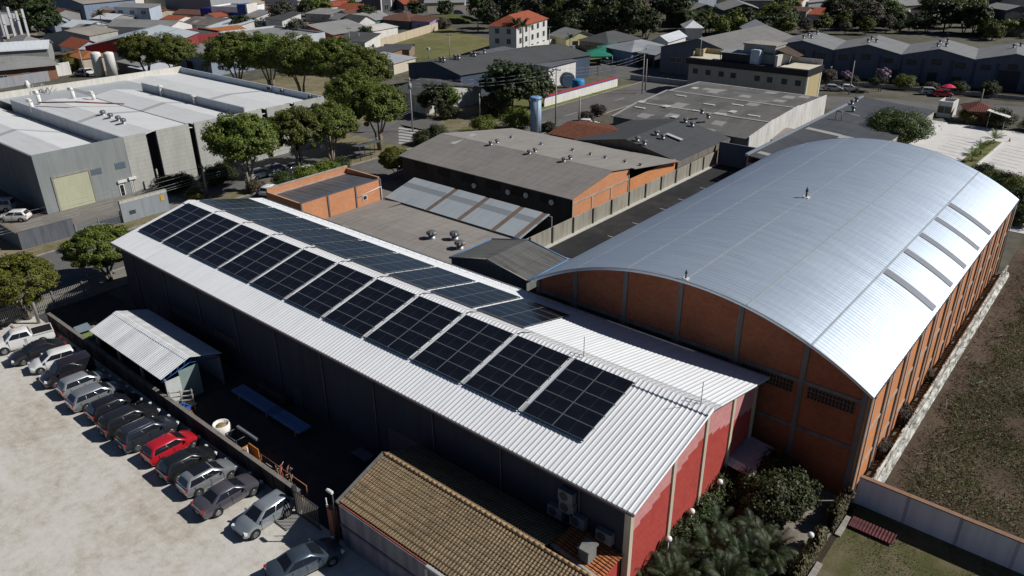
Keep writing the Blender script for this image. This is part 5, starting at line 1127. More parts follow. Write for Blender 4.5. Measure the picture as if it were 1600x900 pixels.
# ================================================================ BLUE HALL with saw of gables
bh = thing('blue_hall', 'long dark blue hall with a row of low grey gable roofs', 'hall', (-40, 200, 0), world=True)
BW = M_wall((.125, .145, .19), .2); BR2 = M_roof((.2, .205, .21), 'y', .25, .7, 0, .22, 2.2)
ba = R(9.3); bo_ = G(1204, 71, 6.2); 
def bp_(s, d, z): return (bo_[0]+s*math.cos(ba)-d*math.sin(ba), bo_[1]+s*math.sin(ba)+d*math.cos(ba), z)
BWID = 15.25; NB = 5
struct('hall_shade_soil', [bp_(-4, -1, .016)[:2]+(.016,), bp_(100, -1, .016), bp_(100, -13, .016), bp_(-4, -13, .016)], g_soil)  # dark soil sheet painting in the hall's shade as well as its planting
struct('rough_ground', [bp_(-12, 17, .016), bp_(110, 17, .016), bp_(110, 60, .016), bp_(-12, 60, .016)], M_ground('rough_soil', [(.36, (.035, .035, .014)), (.48, (.07, .065, .026)), (.58, (.12, .1, .045)), (.7, (.17, .14, .07))], .08, .7, .5))
for k in range(-0, NB):
    s0 = k*BWID; b = MB()
    for (sa, za, sb, zb3) in ((s0, 6.2, s0+BWID/2, 8.), (s0+BWID/2, 8., s0+BWID, 6.2)):
        b.slab([bp_(sa, -.5, za), bp_(sb, -.5, zb3), bp_(sb, 18, zb3), bp_(sa, 18, za)], .15)
    b.build('roof', BR2, bh)
    for nm_, d_ in (('front_wall', 0), ('back_wall', 17.8)):
        b = MB(); b.add([bp_(s0, d_, 0), bp_(s0+BWID, d_, 0), bp_(s0+BWID, d_, 6.05), bp_(s0+BWID/2, d_, 7.85), bp_(s0, d_, 6.05)], [(0, 1, 2, 3, 4)]); b.build(nm_, BW, bh)
    for s in (s0+.0, s0+4.6, s0+10.6): p = MB(); c = bp_(s+.2, -.1, 0); p.obox(c, ba, .45, .24, 5.6); p.build('pilaster', M_wall((.075, .09, .13), .2), bh)
    for s, z, w_, h_ in ((s0+2.4, 4.0, 2., 1.1), (s0+7.6, 4.4, 2., 1.2), (s0+12.6, 4.0, 2., 1.1), (s0+12.4, .9, 2., 1.1)):
        p = MB(); c = bp_(s, -.03, z); p.obox(c, ba, w_, .08, h_); wn = p.build('window', M_plain((.03, .03, .035), .5), bh); p = MB(); c = bp_(s, -.08, z+.1); p.obox(c, ba, w_-.2, .03, h_-.2); p.build('pane', PANE, wn)
    p = MB(); c = bp_(s0+(14.9 if k in (1,) else 7.3), -.04, 0); p.obox(c, ba, 4.2 if k in (0, 3) else 2, .1, 4.2 if k in (0, 3) else 2.6); p.build('door', M_plain((.03, .033, .045), .5), bh)
for x in (0, NB*BWID): p = MB(); p.add([bp_(x, .01, 0), bp_(x, 17.7, 0), bp_(x, 17.7, 6), bp_(x, .01, 6)], [(0, 1, 2, 3)]); p.build('end_wall', BW, bh)
for k in range(NB-1):
    for i, (ds, dd) in enumerate(((-.7, 4.5), (1., 5.5), (-.6, 10), (.8, 13.5))):
        if (k, i) in ((1, 3), (3, 0), (3, 1)): continue
        p = bp_(k*BWID+BWID/2+ds, dd, 7.85); place(VENT, p, i, .85, 'dark turbine vent on the blue hall, %s gable from the left, %s back' % (ORD[k], ORD[i]), 'turbine vents on roofs')
p = bp_(30, -.05, 3.1); e = thing('air_conditioner', 'white air conditioner on the dark blue hall front', 'air conditioner', p, ba); m = MB(); m.box(-.5, .5, -.4, 0, 0, .75); m.build('casing', AC, e); m = MB(); m.tube((-.1, -.401, .37), (-.1, -.42, .37), .28, n=12); m.build('fan_grille', DARKM, e)
for k, q in enumerate(((1296, 118), (1399, 134))): b_ = G(q[0], q[1]+4); m = MB(); m.box(b_[0]-.15, b_[0]+.15, b_[1]-.1, b_[1]+.1, 0, 2.8); lab(m.build('white_post', WHITE), ['tall white post before the first gable of the blue hall', 'white post before the second gable of the blue hall'][k], 'post')
b = MB(); 
for k in range(8): c = bp_(6+k*7, -10.5, 0); b.obox(c, ba, 6.9, .2, .75)
lab(b.build('low_wall', M_wall((.35, .36, .34), .3)), 'low grey wall with planting in front of the blue hall', 'wall')
e = thing('parasol', 'bright red parasol in front of the blue hall', 'parasol', G(1479, 150)); m = MB(); m.tube((0, 0, 0), (0, 0, 2.3), .04, n=6); m.build('pole', WHITE, e); m = MB(); m.lathe([(1.5, 2.0), (.8, 2.35), (.04, 2.6)], n=8, smooth=False); m.build('canopy', M_plain((.6, .02, .08), .7), e)
SG2 = 'cars parked before the blue hall'
for px, py, kd, c, l in ((1327, 139, 'hatch', WHT, 'white car parked before the first gable of the blue hall'), (1302, 139, 'hatch', SIL, 'silver car left of the white car before the blue hall'), (1453, 145, 'suv', SIL, 'silver car beside the red car before the blue hall'), (1472, 148, 'hatch', (.4, .01, .02), 'red car under the red parasol before the blue hall')):
    p = G(px, py+3); car(kd, c, l, (p[0], p[1], .012), ba+.3, group=SG2)
# red white boundary wall of the corner site
rw = thing('red_white_wall', 'long white boundary wall with red and blue painted top by the street bend', 'wall', (-99.3, 140, 0), world=True)
b = MB(); b.box(-99.5, -99.2, 128, 156, 0, 1.75); b.build('wall', WHITE, rw)
b = MB(); b.box(-99.55, -99.15, 128, 156, 2.0, 2.25); b.build('top_band', M_plain((.42, .05, .05), .7), rw)
b = MB(); b.box(-99.52, -99.18, 128, 156, 1.753, 2.0); b.build('blue_band', M_plain((.06, .09, .3), .7), rw)
b = MB(); b.lathe([(1.35, 0), (1.45, 1.0), (1.45, 2.6), (1.3, 2.75), (.3, 2.95)], G(903, 143), 20); lab(b.build('water_tank', M_plain((.04, .25, .5), .45)), 'squat bright blue water tank behind the red topped wall', 'tank')
b = MB(); b.tube((G(884, 136)[0], G(884, 136)[1], 1.8), (G(884, 136)[0]+1.2, G(884, 136)[1]-.6, 1.8), 1.7, n=24); lab(b.build('cable_drum', M_plain((.06, .09, .14), .5)), 'dark round drum leaning beside the blue water tank', 'drum')
# ================================================================ BACKGROUND BUILDINGS
RG = M_roof((.24, .24, .235), 'x', .25, .8, 0, .25, 2.); RGy = M_roof((.24, .24, .235), 'y', .25, .8, 0, .25, 2.)
RDK = M_roof((.08, .082, .085), 'x', .25, .75, 0, .25, 2.); RDKy = M_roof((.08, .082, .085), 'y', .25, .75, 0, .25, 2.)
RTAN = M_roof((.27, .25, .215), 'y', .25, .8, 0, .3, 2.); RWH = M_roof((.6, .64, .67), 'x', .3, .5, 0, .12, 6.)
RBR = M_tile((.2, .1, .075), 'x', .3, .45); RRED = M_tile((.4, .11, .06), 'x', .3, .45, .3); RORG = M_tile((.46, .18, .07), 'x', .3, .45, .3)
RBLUE = M_roof((.42, .47, .5), 'y', .3, .5, .1, .15, 8.)
WWH = M_wall((.66, .65, .62), .2); WGR = M_wall((.3, .3, .29), .25); WBG = M_wall((.45, .4, .31), .25); WBL = M_wall((.2, .25, .33), .2); WDK = M_wall((.1, .1, .105), .25); WRD = M_wall((.26, .05, .05), .2); WBK = M_brick((.26, .12, .08), (.32, .16, .1), scale=1.); WPB = M_wall((.42, .47, .55), .2)
BD = [
 # name, label, p0, p1, depth, h, rise, style, roof, wall, windows, doors
 ('long_shed', 'long low building with hipped grey roof and dark brick wall behind the warehouse complex', (-40, 137), (92, 123), 15, 3.4, 2.2, 'hip', RG, WBK, [('f', .62, 1.2, 1.6, 1.), ('f', .36, 1.2, 1.6, 1.)], [], .9),
 ('metal_roof_hall', 'wide building with bright pale blue metal roof behind the long hipped shed', (-70, 110), (80, 100), 12, 4.2, 1.6, 'gable_x', RWH, WGR, [], [], .4),
 ('concrete_front_hall', 'gabled hall with plain concrete front over a brick base and tan roof', (74, 79), (145, 81), 13, 4.7, 1.4, 'gable_y', RTAN, M_wall((.36, .36, .33), .2), [], [], .3),
 ('hip_shed', 'small dark grey pyramid roofed shed left of the concrete fronted hall', (38, 82), (72, 78), 12, 2.6, 1.8, 'hip', RG, WDK, [], [], .4),
 ('dark_gable_shed', 'open dark gabled shed with white end wall far behind the concrete fronted hall', (86, 27), (136, 31), 24, 6.2, 2.2, 'gable_y', RTAN, WBL, [('r', .4, 1.5, 2, 3)], [('f', .6, 0, 12, 3.6, BLACK)], .5),
 ('big_grey_shed', 'very large plain grey roofed shed at the top of the town, left side', (50, 22), (108, 16), 60, 5, 2, 'gable_x', RG, WGR, [], [], .3),
 ('pale_blue_cottage', 'small pale blue gabled cottage beside the big dark trees', (90, 46), (110, 44), 9, 3.4, 1.2, 'gable_y', RGy, WPB, [('f', .5, 1, 1, 1)], [], .3),
 ('two_storey_house', 'two storey pale blue house with three upper windows and garage', (184, 38), (238, 40), 6.5, 6.4, .8, 'mono', RG, WPB, [('f', .17, 4, 2.2, 1.4), ('f', .5, 4, 2.2, 1.4), ('f', .82, 4, 2.2, 1.4)], [('f', .2, 0, 3.8, 2.6, BLACK), ('f', .6, 1.7, 9, .5, WDK)], .3),
 ('red_hall', 'big dark red gabled hall with pale blue metal roof behind the white tanks', (141, 107), (266, 105), 26, 5.8, 2.3, 'gable_y', RBLUE, WRD, [], [('f', .36, 0, 4.5, 4.2, M_plain((.4, .43, .45), .6)), ('f', .52, 0, 4.5, 4.2, BLACK)], .4),
 ('red_annexe', 'small red building with dark openings right of the big red hall', (274, 73), (314, 80), 9, 4.4, .3, 'flat', RDK, WRD, [], [('f', .5, 0, 7, 2.4, BLACK)], .3),
 ('orange_roof_house', 'house with bright orange roof right of the small red building', (304, 66), (344, 72), 12, 3.2, 1.5, 'gable_y', RORG, WDK, [], [('f', .5, 0, 7, 2.2, BLACK)], .5),
 ('white_end_shed', 'long grey roofed shed with white gable end behind the red hall', (168, 58), (266, 62), 12, 3.6, 1.8, 'gable_x', RG, WWH, [], [], .2),
 ('patched_shed', 'brown grey roofed shed with pale roof patches and white gable end', (284, 52), (342, 56), 15, 3.2, 1.8, 'gable_x', M_roof((.16, .14, .125), 'x', .25, .8, 0, .4, 2., .14), WWH, [], [], .2),
 ('brown_roof_row', 'long low brown roofed row below the blue shop front', (272, 32), (322, 34), 9, 2.6, 1.3, 'gable_x', RBR, WBG, [], [], .3),
 ('cladding_hall', 'large plain grey clad hall behind the blue shop front', (262, 24), (333, 28), 24, 11, .5, 'flat', RG, M_roof((.3, .31, .32), 'x', 2.2, .7, 0, .12, 3.), [], [], .3),
 ('white_side_house', 'small house with dark window and bright white side wall before the grey clad hall', (270, 20), (292, 21), 9, 4.6, 1.2, 'gable_x', RG, WPB, [('f', .5, 2, 3.2, 1.2)], [], .3),
 ('cream_roof_house', 'house with cream folded roof right of the two storey house', (240, 28), (266, 26), 10, 2.8, 1.4, 'gable_y', M_roof((.5, .44, .33), 'y', .25), WBG, [], [], .3),
 ('yellow_block', 'white and yellow two storey block at the top edge of the town', (206, 14), (262, 14), 14, 7.5, .3, 'flat', RG, M_wall((.6, .56, .44), .15), [('f', .25, 4.2, 8, 1.6), ('f', .72, 4.2, 3, 1.4), ('f', .9, 4.2, 3, 1.4)], [], .3),
 ('pink_side_house', 'house with blue grey front, pink end wall and flat grey roof behind the street trees', (277, 106), (333, 119), 12, 5.0, .6, 'mono', RG, M_wall((.27, .32, .4), .2), [('f', .75, 1, .9, 1.6), ('f', .88, 1, .9, 1.6), ('r', .4, 1.2, 1, 1)], [('f', .4, 0, 3.4, 2.6, BLACK)], .2),
 ('white_front_hall', 'flat grey roofed hall with long white end wall behind the street trees', (345, 79), (421, 93), 20, 5.0, .2, 'flat', RG, M_wall((.52, .55, .57), .15), [], [], .6),
 ('red_gable_house', 'grey roofed house with red gable and tall white side pier', (448, 68), (522, 76), 17, 4.2, 2.2, 'gable_y', RGy, M_wall((.3, .09, .06), .25), [], [('f', .55, 0, 10, 1.8, WWH)], .5),
 ('teal_house', 'grey roofed house with teal gable trim left of the dark round tree', (530, 45), (566, 48), 16, 3., 2.2, 'gable_y', RGy, M_wall((.07, .2, .2), .2), [], [], .5),
 ('grey_house', 'low grey house with pale gravel roof in front of the teal house', (525, 66), (562, 62), 9, 2.6, .8, 'gable_x', RG, WBG, [], [], .3),
 ('brown_hip_house', 'house with wide brown hipped roof above the beige yard wall', (588, 42), (640, 46), 14, 2.8, 2., 'hip', RBR, WDK, [], [], .6),
 ('purple_wall_house', 'brown roofed house with purple front wall at the field corner', (638, 45), (672, 48), 10, 3., 1.2, 'gable_x', RBR, M_wall((.34, .3, .5), .15), [('f', .5, 1, 1.2, 1)], [], .4),
 ('white_yard_house', 'white low house with broad pale roof inside the beige yard wall', (566, 66), (622, 55), 12, 2.8, .8, 'gable_x', M_roof((.55, .52, .48), 'x', .3), WWH, [], [], .3),
 ('white_wall_house', 'white house with red tiled roof edge at the far street', (516, 24), (556, 20), 10, 3.4, 1.2, 'gable_x', RRED, WWH, [('f', .6, 0.2, 3, 2.)], [], .3),
 ('orange_tile_house', 'wide house with orange tiled roof at the top edge above the round hedge trees', (488, 13), (532, 10), 14, 3.6, 1.6, 'gable_x', RORG, WWH, [], [], .3),
 ('white_gable_house', 'tall plain white house wall at the top edge beside the orange roof', (466, 12), (488, 10), 16, 6.2, 1.5, 'gable_y', RGy, WWH, [], [], .2),
 ('column_house', 'dark framed house with white columns at the top edge', (596, 19), (628, 15), 12, 5.5, .4, 'flat', RDK, WDK, [('f', .25, .6, 2.2, 2.4), ('f', .7, .6, 2.2, 2.4)], [('f', .02, 0, .6, 5.4, WWH), ('f', .5, 0, .6, 5.4, WWH), ('f', .98, 0, .6, 5.4, WWH)], .3),
 ('red_tile_house', 'red tiled house right of the dark framed house', (632, 18), (656, 16), 11, 3., 1.8, 'gable_x', RRED, WDK, [], [], .4),
 ('light_roof_shed', 'low shed with ribbed pale metal roof and cream end wall near the sports field', (616, 117), (650, 107), 10, 2.8, 0.8, 'mono', M_roof((.34, .36, .38), 'y', 1.2, .6, 0, .2, 6.), M_wall((.55, .5, .4), .15), [], [], .3),
 ('dark_roof_cottage', 'small cottage with dark flat pitched roof at the edge of the sports field', (600, 92), (640, 92), 9, 2.6, 0.8, 'gable_x', RDK, M_wall((.25, .18, .15), .2), [], [], .5),
 ('black_roof_hall', 'large hall with black sheet roof, blue gable and dark side wall', (640, 134), (721, 155), 40, 5.2, 1.6, 'gable_y', RDKy, M_wall((.075, .1, .145), .2), [], [], .3),
 ('weathered_house', 'low house with dark roof, streaked white wall and orange brick end', (616, 166), (666, 179), 15, 3.4, 1.4, 'gable_x', RDK, M_wall((.66, .66, .62), .5), [('r', .3, 1, 1, 1)], [], .3),
 ('orange_end_house', 'small orange brick house with dark sheet roof behind the dark bushes', (700, 172), (724, 163), 11, 3.1, 1.0, 'gable_x', RDK, M_brick((.4, .16, .08), (.48, .2, .1), scale=1.), [('f', .6, 1, 1.4, 1.2)], [], .6),
 ('rib_roof_hall', 'white walled hall with dark ribbed roof beside the blue water tank', (857, 138), (899, 126), 22, 4.8, 1.4, 'mono', M_roof((.12, .125, .14), 'y', 1.6, .6, 0, .3, 5.), WWH, [], [('r', .5, 3.2, 16, .8, WDK)], .4),
 ('apartment_block', 'three storey white apartment block with red hipped roof and many windows', (-152.6, 170.7, 0), (-144.2, 172.9, 0), 22, 8.4, 2.8, 'hip', RRED, M_wall((.6, .6, .58), .15),
   [('f', s, z, 1.3, 1.5) for s in (.3, .72) for z in (1., 3.7, 6.4)]+[('r', s, z, 1.5, 1.6) for s in (.12, .3, .5, .68, .88) for z in (1., 3.7, 6.4)], [('r', .4, 0.8, .5, 7.2, WBG)], .5),
 ('yellow_gable_house', 'grey roofed house with pale yellow gable end behind the apartment block', (858, 70), (884, 77), 11, 3.0, 2.0, 'gable_x', RG, M_wall((.6, .55, .3), .15), [('f', .3, 1.2, 1, 1)], [('r', .3, 0, 2, 2.2, BLACK)], .4),
 ('hip_roof_house', 'low house with dark grey hipped roof and solar heater behind the lawn', (905, 78), (950, 84), 15, 2.8, 2.4, 'hip', RDK, M_wall((.28, .24, .2), .2), [('f', .3, 1, 2, 1), ('f', .7, 1, 2, 1)], [], .7),
 ('blue_house', 'pale blue walled house with grey hipped metal roof beside the green awnings', (944, 94), (986, 103), 14, 3.6, 2., 'hip', M_roof((.28, .3, .32), 'x', .3, .6), M_wall((.2, .27, .38), .15), [], [], .6),
 ('grey_wing', 'low grey roofed wing with dark open front right of the blue house', (988, 101), (1022, 106), 12, 3.4, 1.2, 'gable_x', M_roof((.28, .3, .32), 'x', .3, .6), WDK, [], [('f', .5, 0, 6, 2.4, BLACK)], .6),
 ('slate_gable_hall', 'large grey roofed hall with shaded blue grey gable beside the cream block', (1030, 112), (1148, 128), 34, 6.2, 2.9, 'gable_y', M_roof((.19, .185, .18), 'y', .25, .75, 0, .25, 2.), M_wall((.14, .15, .18), .2), [('f', .22, 2.8, 3.2, 1.2), ('f', .5, 2.8, 3.2, 1.2), ('f', .76, 2.8, 3.2, 1.2)], [], .5),
 ('white_pyramid_house', 'small house with white pyramid roof behind the large slate gable hall', (1070, 62), (1096, 62), 9, 3.6, 2., 'hip', M_roof((.66, .68, .7), 'x', .3), WWH, [], [], .5),
 ('white_roof_strip', 'small shed with white sheet roof left of the large slate gable hall', (1018, 82), (1042, 84), 14, 3.4, 1.4, 'gable_y', M_roof((.5, .52, .55), 'y', .3), WWH, [], [], .4),
 ('pale_roof_house', 'house with pale grey roof right of the large slate gable hall', (1170, 72), (1215, 72), 14, 4, 2.2, 'gable_y', M_roof((.42, .43, .43), 'y', .3), WGR, [], [], .4),
 ('twin_gable_hall', 'long dark hall with twin grey gables in front of the far trees, left gable', (1072, 44), (1128, 42), 20, 5.6, 2.2, 'gable_y', RGy, WDK, [('f', .3, 2, 3, 1.4), ('f', .7, 2, 3, 1.4)], [], .3),
 ('twin_gable_hall', 'long dark hall with twin grey gables in front of the far trees, right gable', (1128, 42), (1190, 42), 20, 5.6, 2.2, 'gable_y', RGy, WDK, [], [], .3),
 ('pale_tower_house', 'tall pale block standing behind the twin grey gables', (1090, 16), (1118, 14), 10, 8, .2, 'flat', RG, WPB, [], [], .3),
 ('red_roof_house', 'red tiled house with white gable and blue door at the edge of the far trees', (1216, 18), (1250, 20), 11, 4.2, 1.8, 'gable_x', RRED, WWH, [('f', .6, .8, 2.4, 1.6)], [], .4),
 ('red_tile_cottage', 'lower red tiled cottage in front of the red roofed house', (1236, 33), (1282, 35), 12, 2.8, 1.8, 'gable_x', RRED, WWH, [], [], .5),
 ('grey_fold_house', 'house with folded grey sheet roofs behind the red tiled cottage', (1262, 18), (1296, 14), 13, 3.6, 1.4, 'gable_x', RG, WGR, [], [], .5),
 ('red_roof_house', 'red roofed house half hidden by trees, left of the grey porch house', (1388, 8), (1416, 8), 12, 3.4, 1.8, 'gable_x', RRED, WWH, [], [], .4),
 ('porch_house', 'house with wide grey porch roof and dark openings among the far trees', (1412, 26), (1462, 22), 14, 4, 1.4, 'mono', RG, WGR, [], [('f', .6, 0, 7, 2.6, BLACK), ('f', .2, 0, 3, 2.6, WWH)], .4),
 ('red_long_house', 'long red tiled house above the grey porch house', (1418, 8), (1466, 6), 12, 4, 2, 'gable_x', RRED, WBG, [], [], .4),
 ('red_white_house', 'red tiled house with white piers right of the tall dark tree', (1488, 14), (1510, 12), 11, 4, 1.6, 'gable_x', RRED, WWH, [], [], .3),
 ('orange_roof_hut', 'small hut with pale orange roof among the dark trees', (1408, 37), (1424, 36), 7, 2.4, 1.6, 'gable_y', RORG, WBG, [], [], .4),
 ('tall_dark_house', 'tall grey roofed house with dark front and white sunlit side', (1527, 51), (1562, 58), 9, 8.2, 1.2, 'gable_x', RG, WDK, [('f', .3, 4.6, 1.2, 1.2), ('r', .5, 4, 1.2, 1.2)], [], .2),
 ('flat_dark_block', 'flat dark block with white parapet edge at the top right', (1552, 26), (1582, 26), 12, 7, .3, 'flat', RG, WDK, [], [], .5),
 ('corner_grey_house', 'grey walled house at the top right corner', (1584, 32), (1640, 32), 14, 7, .3, 'flat', RG, M_wall((.4, .4, .38), .2), [], [], .4),
 ('pitched_grey_house', 'low grey pitched roof house right of the tall dark house', (1574, 54), (1640, 56), 12, 2.8, 2.2, 'gable_x', RG, WDK, [], [], .4),
 ('dark_long_house', 'long dark blue roofed house at the top edge left of the flat dark block', (1512, 18), (1552, 18), 14, 5, 1.6, 'gable_x', M_roof((.06, .07, .1), 'x', .3), WDK, [], [], .3),
 ('mesh_house', 'half built pale block with dark openings behind the concrete columns', (6, 56), (50, 50), 14, 6.5, .2, 'flat', RG, M_wall((.36, .36, .37), .2), [], [('f', .2, .3, 2.5, 3, BLACK), ('f', .5, .3, 3.5, 5, WDK), ('f', .8, .3, 3.5, 5, WDK)], .3),
 ('white_corner_house', 'white house wall at the top left corner', (-14, 22), (12, 16), 10, 6, 1.5, 'gable_y', RGy, WWH, [], [], .3),
 ('brick_wall_house', 'brown roofed house at the top left beyond the trees', (36, 12), (52, 8), 10, 4, 2, 'gable_x', RBR, WBK, [], [], .3),
 ('grey_small_house', 'grey house with pale roof left of the concrete fronted hall', (88, 52), (112, 50), 12, 3., 1.6, 'gable_y', RGy, M_wall((.3, .34, .4), .2), [], [], .4),
 ('white_shop', 'white walled workshop at the left of the far street', (388, 26), (412, 24), 10, 3.2, .3, 'flat', RG, WWH, [], [('f', .4, 0, 3, 2.4, BLACK)], .3),
 ('school_hall', 'pale walled building beyond the far street and its grass mound', (664, 17), (726, 16), 14, 3.2, 1., 'gable_x', RG, M_wall((.5, .44, .34), .15), [], [], .3),
 ('flat_wall_house', 'low white house behind the dark wood near the top', (756, 12), (784, 10), 10, 3.4, .3, 'flat', RG, WWH, [], [], .3),
 ('red_row_house', 'long white house with dark eaves at the top edge above the wood', (806, 8), (868, 5), 10, 3.2, 1, 'gable_x', RG, WWH, [], [], .3),
 ('grey_row_house', 'grey flat house at the top edge left of the twin gables', (1044, 10), (1088, 8), 12, 4, .3, 'flat', RG, WGR, [], [], .3),
 ('long_low_house', 'pale low house seen through the far trees on the right', (1330, 22), (1376, 22), 12, 3.2, 1., 'gable_x', RG, WWH, [], [], .3),
 ('small_brick_kiosk', 'small brick kiosk with dark red hipped roof beside the pale concrete lot', (1510, 193), (1548, 195), 5.2, 2.4, 1.3, 'hip', M_tile((.2, .075, .06), 'x', .3, .45), M_brick((.26, .09, .06), (.32, .12, .08), scale=1.), [('f', .3, .9, 1.2, 1.1)], [], .6),
 ('booth', 'white fronted booth with glass window behind the big lot tree', (1462, 182), (1484, 185), 4, 2.6, .3, 'flat', RG, WWH, [('f', .5, .8, 2.4, 1.4)], [], .3),
 ('filler_shed', 'small grey shed with rust streaked roof between red hall and street trees', (238, 92), (268, 98), 9, 3, 1., 'gable_x', RTAN, WGR, [], [], .3),
 ('lean_shed', 'low pale lean to roof right of the white tanks', (186, 112), (222, 120), 7, 2.6, .8, 'mono', RG, WDK, [], [], .3),
 ('lean_shed', 'second low pale lean to roof in front of the big red hall', (205, 118), (240, 126), 6, 2.2, .6, 'mono', RWH, WDK, [], [], .3),
 ('flat_roof_house', 'long low grey house with flat pale roof between orange roof and far street', (352, 72), (402, 78), 10, 3, .3, 'flat', RG, WBL, [], [], .3),
 ('grey_yard_house', 'low grey house beside the dark utility pole', (486, 92), (536, 98), 10, 2.8, .8, 'gable_x', RDK, WGR, [], [], .3),
 ('white_low_house', 'white low building with grey roof left of the red gable house', (466, 56), (508, 58), 7, 3.2, .4, 'flat', RG, WBK, [], [], .3),
 ('grey_porch', 'grey porch roof at the corner of the sports field near the dark cottage', (566, 96), (598, 100), 8, 2.4, .6, 'mono', RDK, WBK, [], [], .3),
 ('plain_house', 'plain grey house with tan roof at the top edge left of the yellow block', (150, 16), (198, 18), 16, 4, 1.8, 'gable_x', RTAN, WWH, [], [], .3),
 ('plain_house', 'plain brown roofed house between dark gabled shed and two storey house', (146, 38), (178, 40), 12, 3.2, 1.6, 'gable_x', RBR, WGR, [], [], .3),
 ('plain_house', 'small grey roofed house left of the palm among the grey roofs', (112, 60), (150, 62), 10, 3, 1.2, 'gable_x', RG, WGR, [], [], .3),
 ('carport_house', 'low house with pale carport roof at the far street corner', (428, 62), (456, 64), 9, 2.8, .5, 'flat', RG, WBG, [], [('f', .5, 0, 4, 2.2, BLACK)], .3),
 ('striped_house', 'white low house with grey roof at the top edge beside the dark framed house', (556, 16), (592, 15), 10, 3.4, 1.2, 'gable_x', RG, WWH, [], [('f', .6, 0, 4, 2.2, BLACK)], .3),
 ('long_grey_house', 'long grey roofed house at the top edge above the blue shop', (396, 6), (452, 6), 12, 4, 1.4, 'gable_x', RG, WWH, [], [], .3),
 ('grey_twin_house', 'grey roofed house at the top edge left of the red roofed house', (1160, 16), (1206, 16), 12, 4, 1.6, 'gable_x', RG, WGR, [], [], .3),
 ('side_house', 'grey house at the top edge right of the folded grey roofs', (1300, 8), (1340, 8), 12, 4, 1.6, 'gable_x', RG, WWH, [], [], .3),
]
for (nm, l, p0, p1, D, h, rise, stl, rf, wl, win, doors, ov) in BD:
    bld(nm, l, p0, p1, D, h, rise, stl, rf, wl, ov, win, doors, 'house' if 'house' in nm or 'cottage' in nm else 'building')
# small houses that fill the far town between the larger ones
fr = random.Random(12); CNT = {}
ROOFS = [('orange tiled', RORG), ('red tiled', RRED), ('grey sheet', RG), ('grey sheet', RG), ('pale sheet', RWH), ('brown tiled', RBR), ('dark sheet', RDK)]
WALLS = [WWH, WBG, WGR, WPB, WWH]
zones = [(-20, 790, -16, 14, 170), (60, 560, 14, 60, 150), (1040, 1620, -16, 10, 110), (230, 620, 60, 112, 70), (0, 240, 86, 118, 25), (1200, 1620, 8, 34, 60)]
cand = []
for x0, x1, y0, y1, n in zones:
    for _ in range(n): cand.append((fr.uniform(x0, x1), fr.uniform(y0, y1)))
cand.sort()
STREETPX = ((157, 118), (177, 118), (165, 112), (150, 108), (380, 33), (415, 30), (450, 42), (575, 33), (700, 26), (420, 18), (560, 24), (640, 22))
for px, py in cand:
    p = G(px, py); w, d = fr.uniform(8, 15), fr.uniform(7, 11); r = math.hypot(w, d)/2
    if any(math.hypot(p[0]-q[0], p[1]-q[1]) < r*.72+q[2]*.72 for q in FOOT): continue
    if any(math.hypot(p[0]-G(*q)[0], p[1]-G(*q)[1]) < 9 for q in STREETPX): continue
    if p[0] > -112 and p[1] < 170 or (-165 < p[0] < -100 and p[1] < 88): continue
    if 575 < px < 800 and py > 18 or 118 < px < 285 and py > 44 or 105 < px < 240 and py > 84: continue
    a = fr.choice((-.02, -.02+math.pi/2*0, .25)); nm, rf = fr.choice(ROOFS); CNT[nm] = CNT.get(nm, 0)+1
    p1 = (p[0]+w*math.cos(a), p[1]+w*math.sin(a), 0)
    wins = [('f', s_, 1, 1.1, 1.1) for s_ in (.25, .7)]+[('r', .5, 1, 1.1, 1.1)]
    bld('small_house', 'small far house with %s roof, number %d of its roof colour from the left' % (nm, CNT[nm]), (p[0], p[1], 0), p1, d, fr.uniform(2.7, 4.6), fr.uniform(1, 2), fr.choice(('gable_x', 'gable_x', 'gable_y', 'hip', 'mono')), rf, fr.choice(WALLS), .35, wins, [], 'house', 'small houses of the far town')
# blue shop front with lettering
e = bld('blue_shop', 'blue and white shop front with dark blue lettering and blue corner tower', (334, 38), (387, 40), 12, 6.2, .3, 'flat', RG, M_wall((.76, .78, .8), .1), .3, [], [])
a, c = G(334, 38), G(387, 40); L = math.hypot(c[0]-a[0], c[1]-a[1])
NB_ = M_plain((.025, .06, .25), .5)
b = MB(); b.box(-5.6, -.05, .3, 9, 0, 5.8); b.build('blue_wing', M_plain((.012, .02, .2), .5), e)
b = MB(); b.box(L-3.2, L+.6, -.6, 6, 0, 7.6); b.build('corner_tower', NB_, e); b = MB(); b.box(L+.6, L+1.3, -.6, 6, 0, 7.8); b.build('white_pier', WWH, e)
b = MB(); b.box(0, L-3.3, -.12, -.004, 0, 1.6); b.box(L*.52, L-3.3, -.12, -.004, 3.1, 4.6); b.build('blue_band', NB_, e)
b = MB(); b.box(L*.62, L*.82, -.2, -.13, 2.0, 3.6); b.build('sign', WWH, e)
text('lettering', 'AN.PASA', 2.6, (L*.3, -.06, 2.6), (math.pi/2, 0, 0), M_plain((.03, .04, .12), .5), e, .05)
# white end wall in front of the white fronted hall
b = MB(); p, q = G(424, 88), G(484, 79); a_ = math.atan2(q[1]-p[1], q[0]-p[0]); Lw = math.hypot(q[0]-p[0], q[1]-p[1])
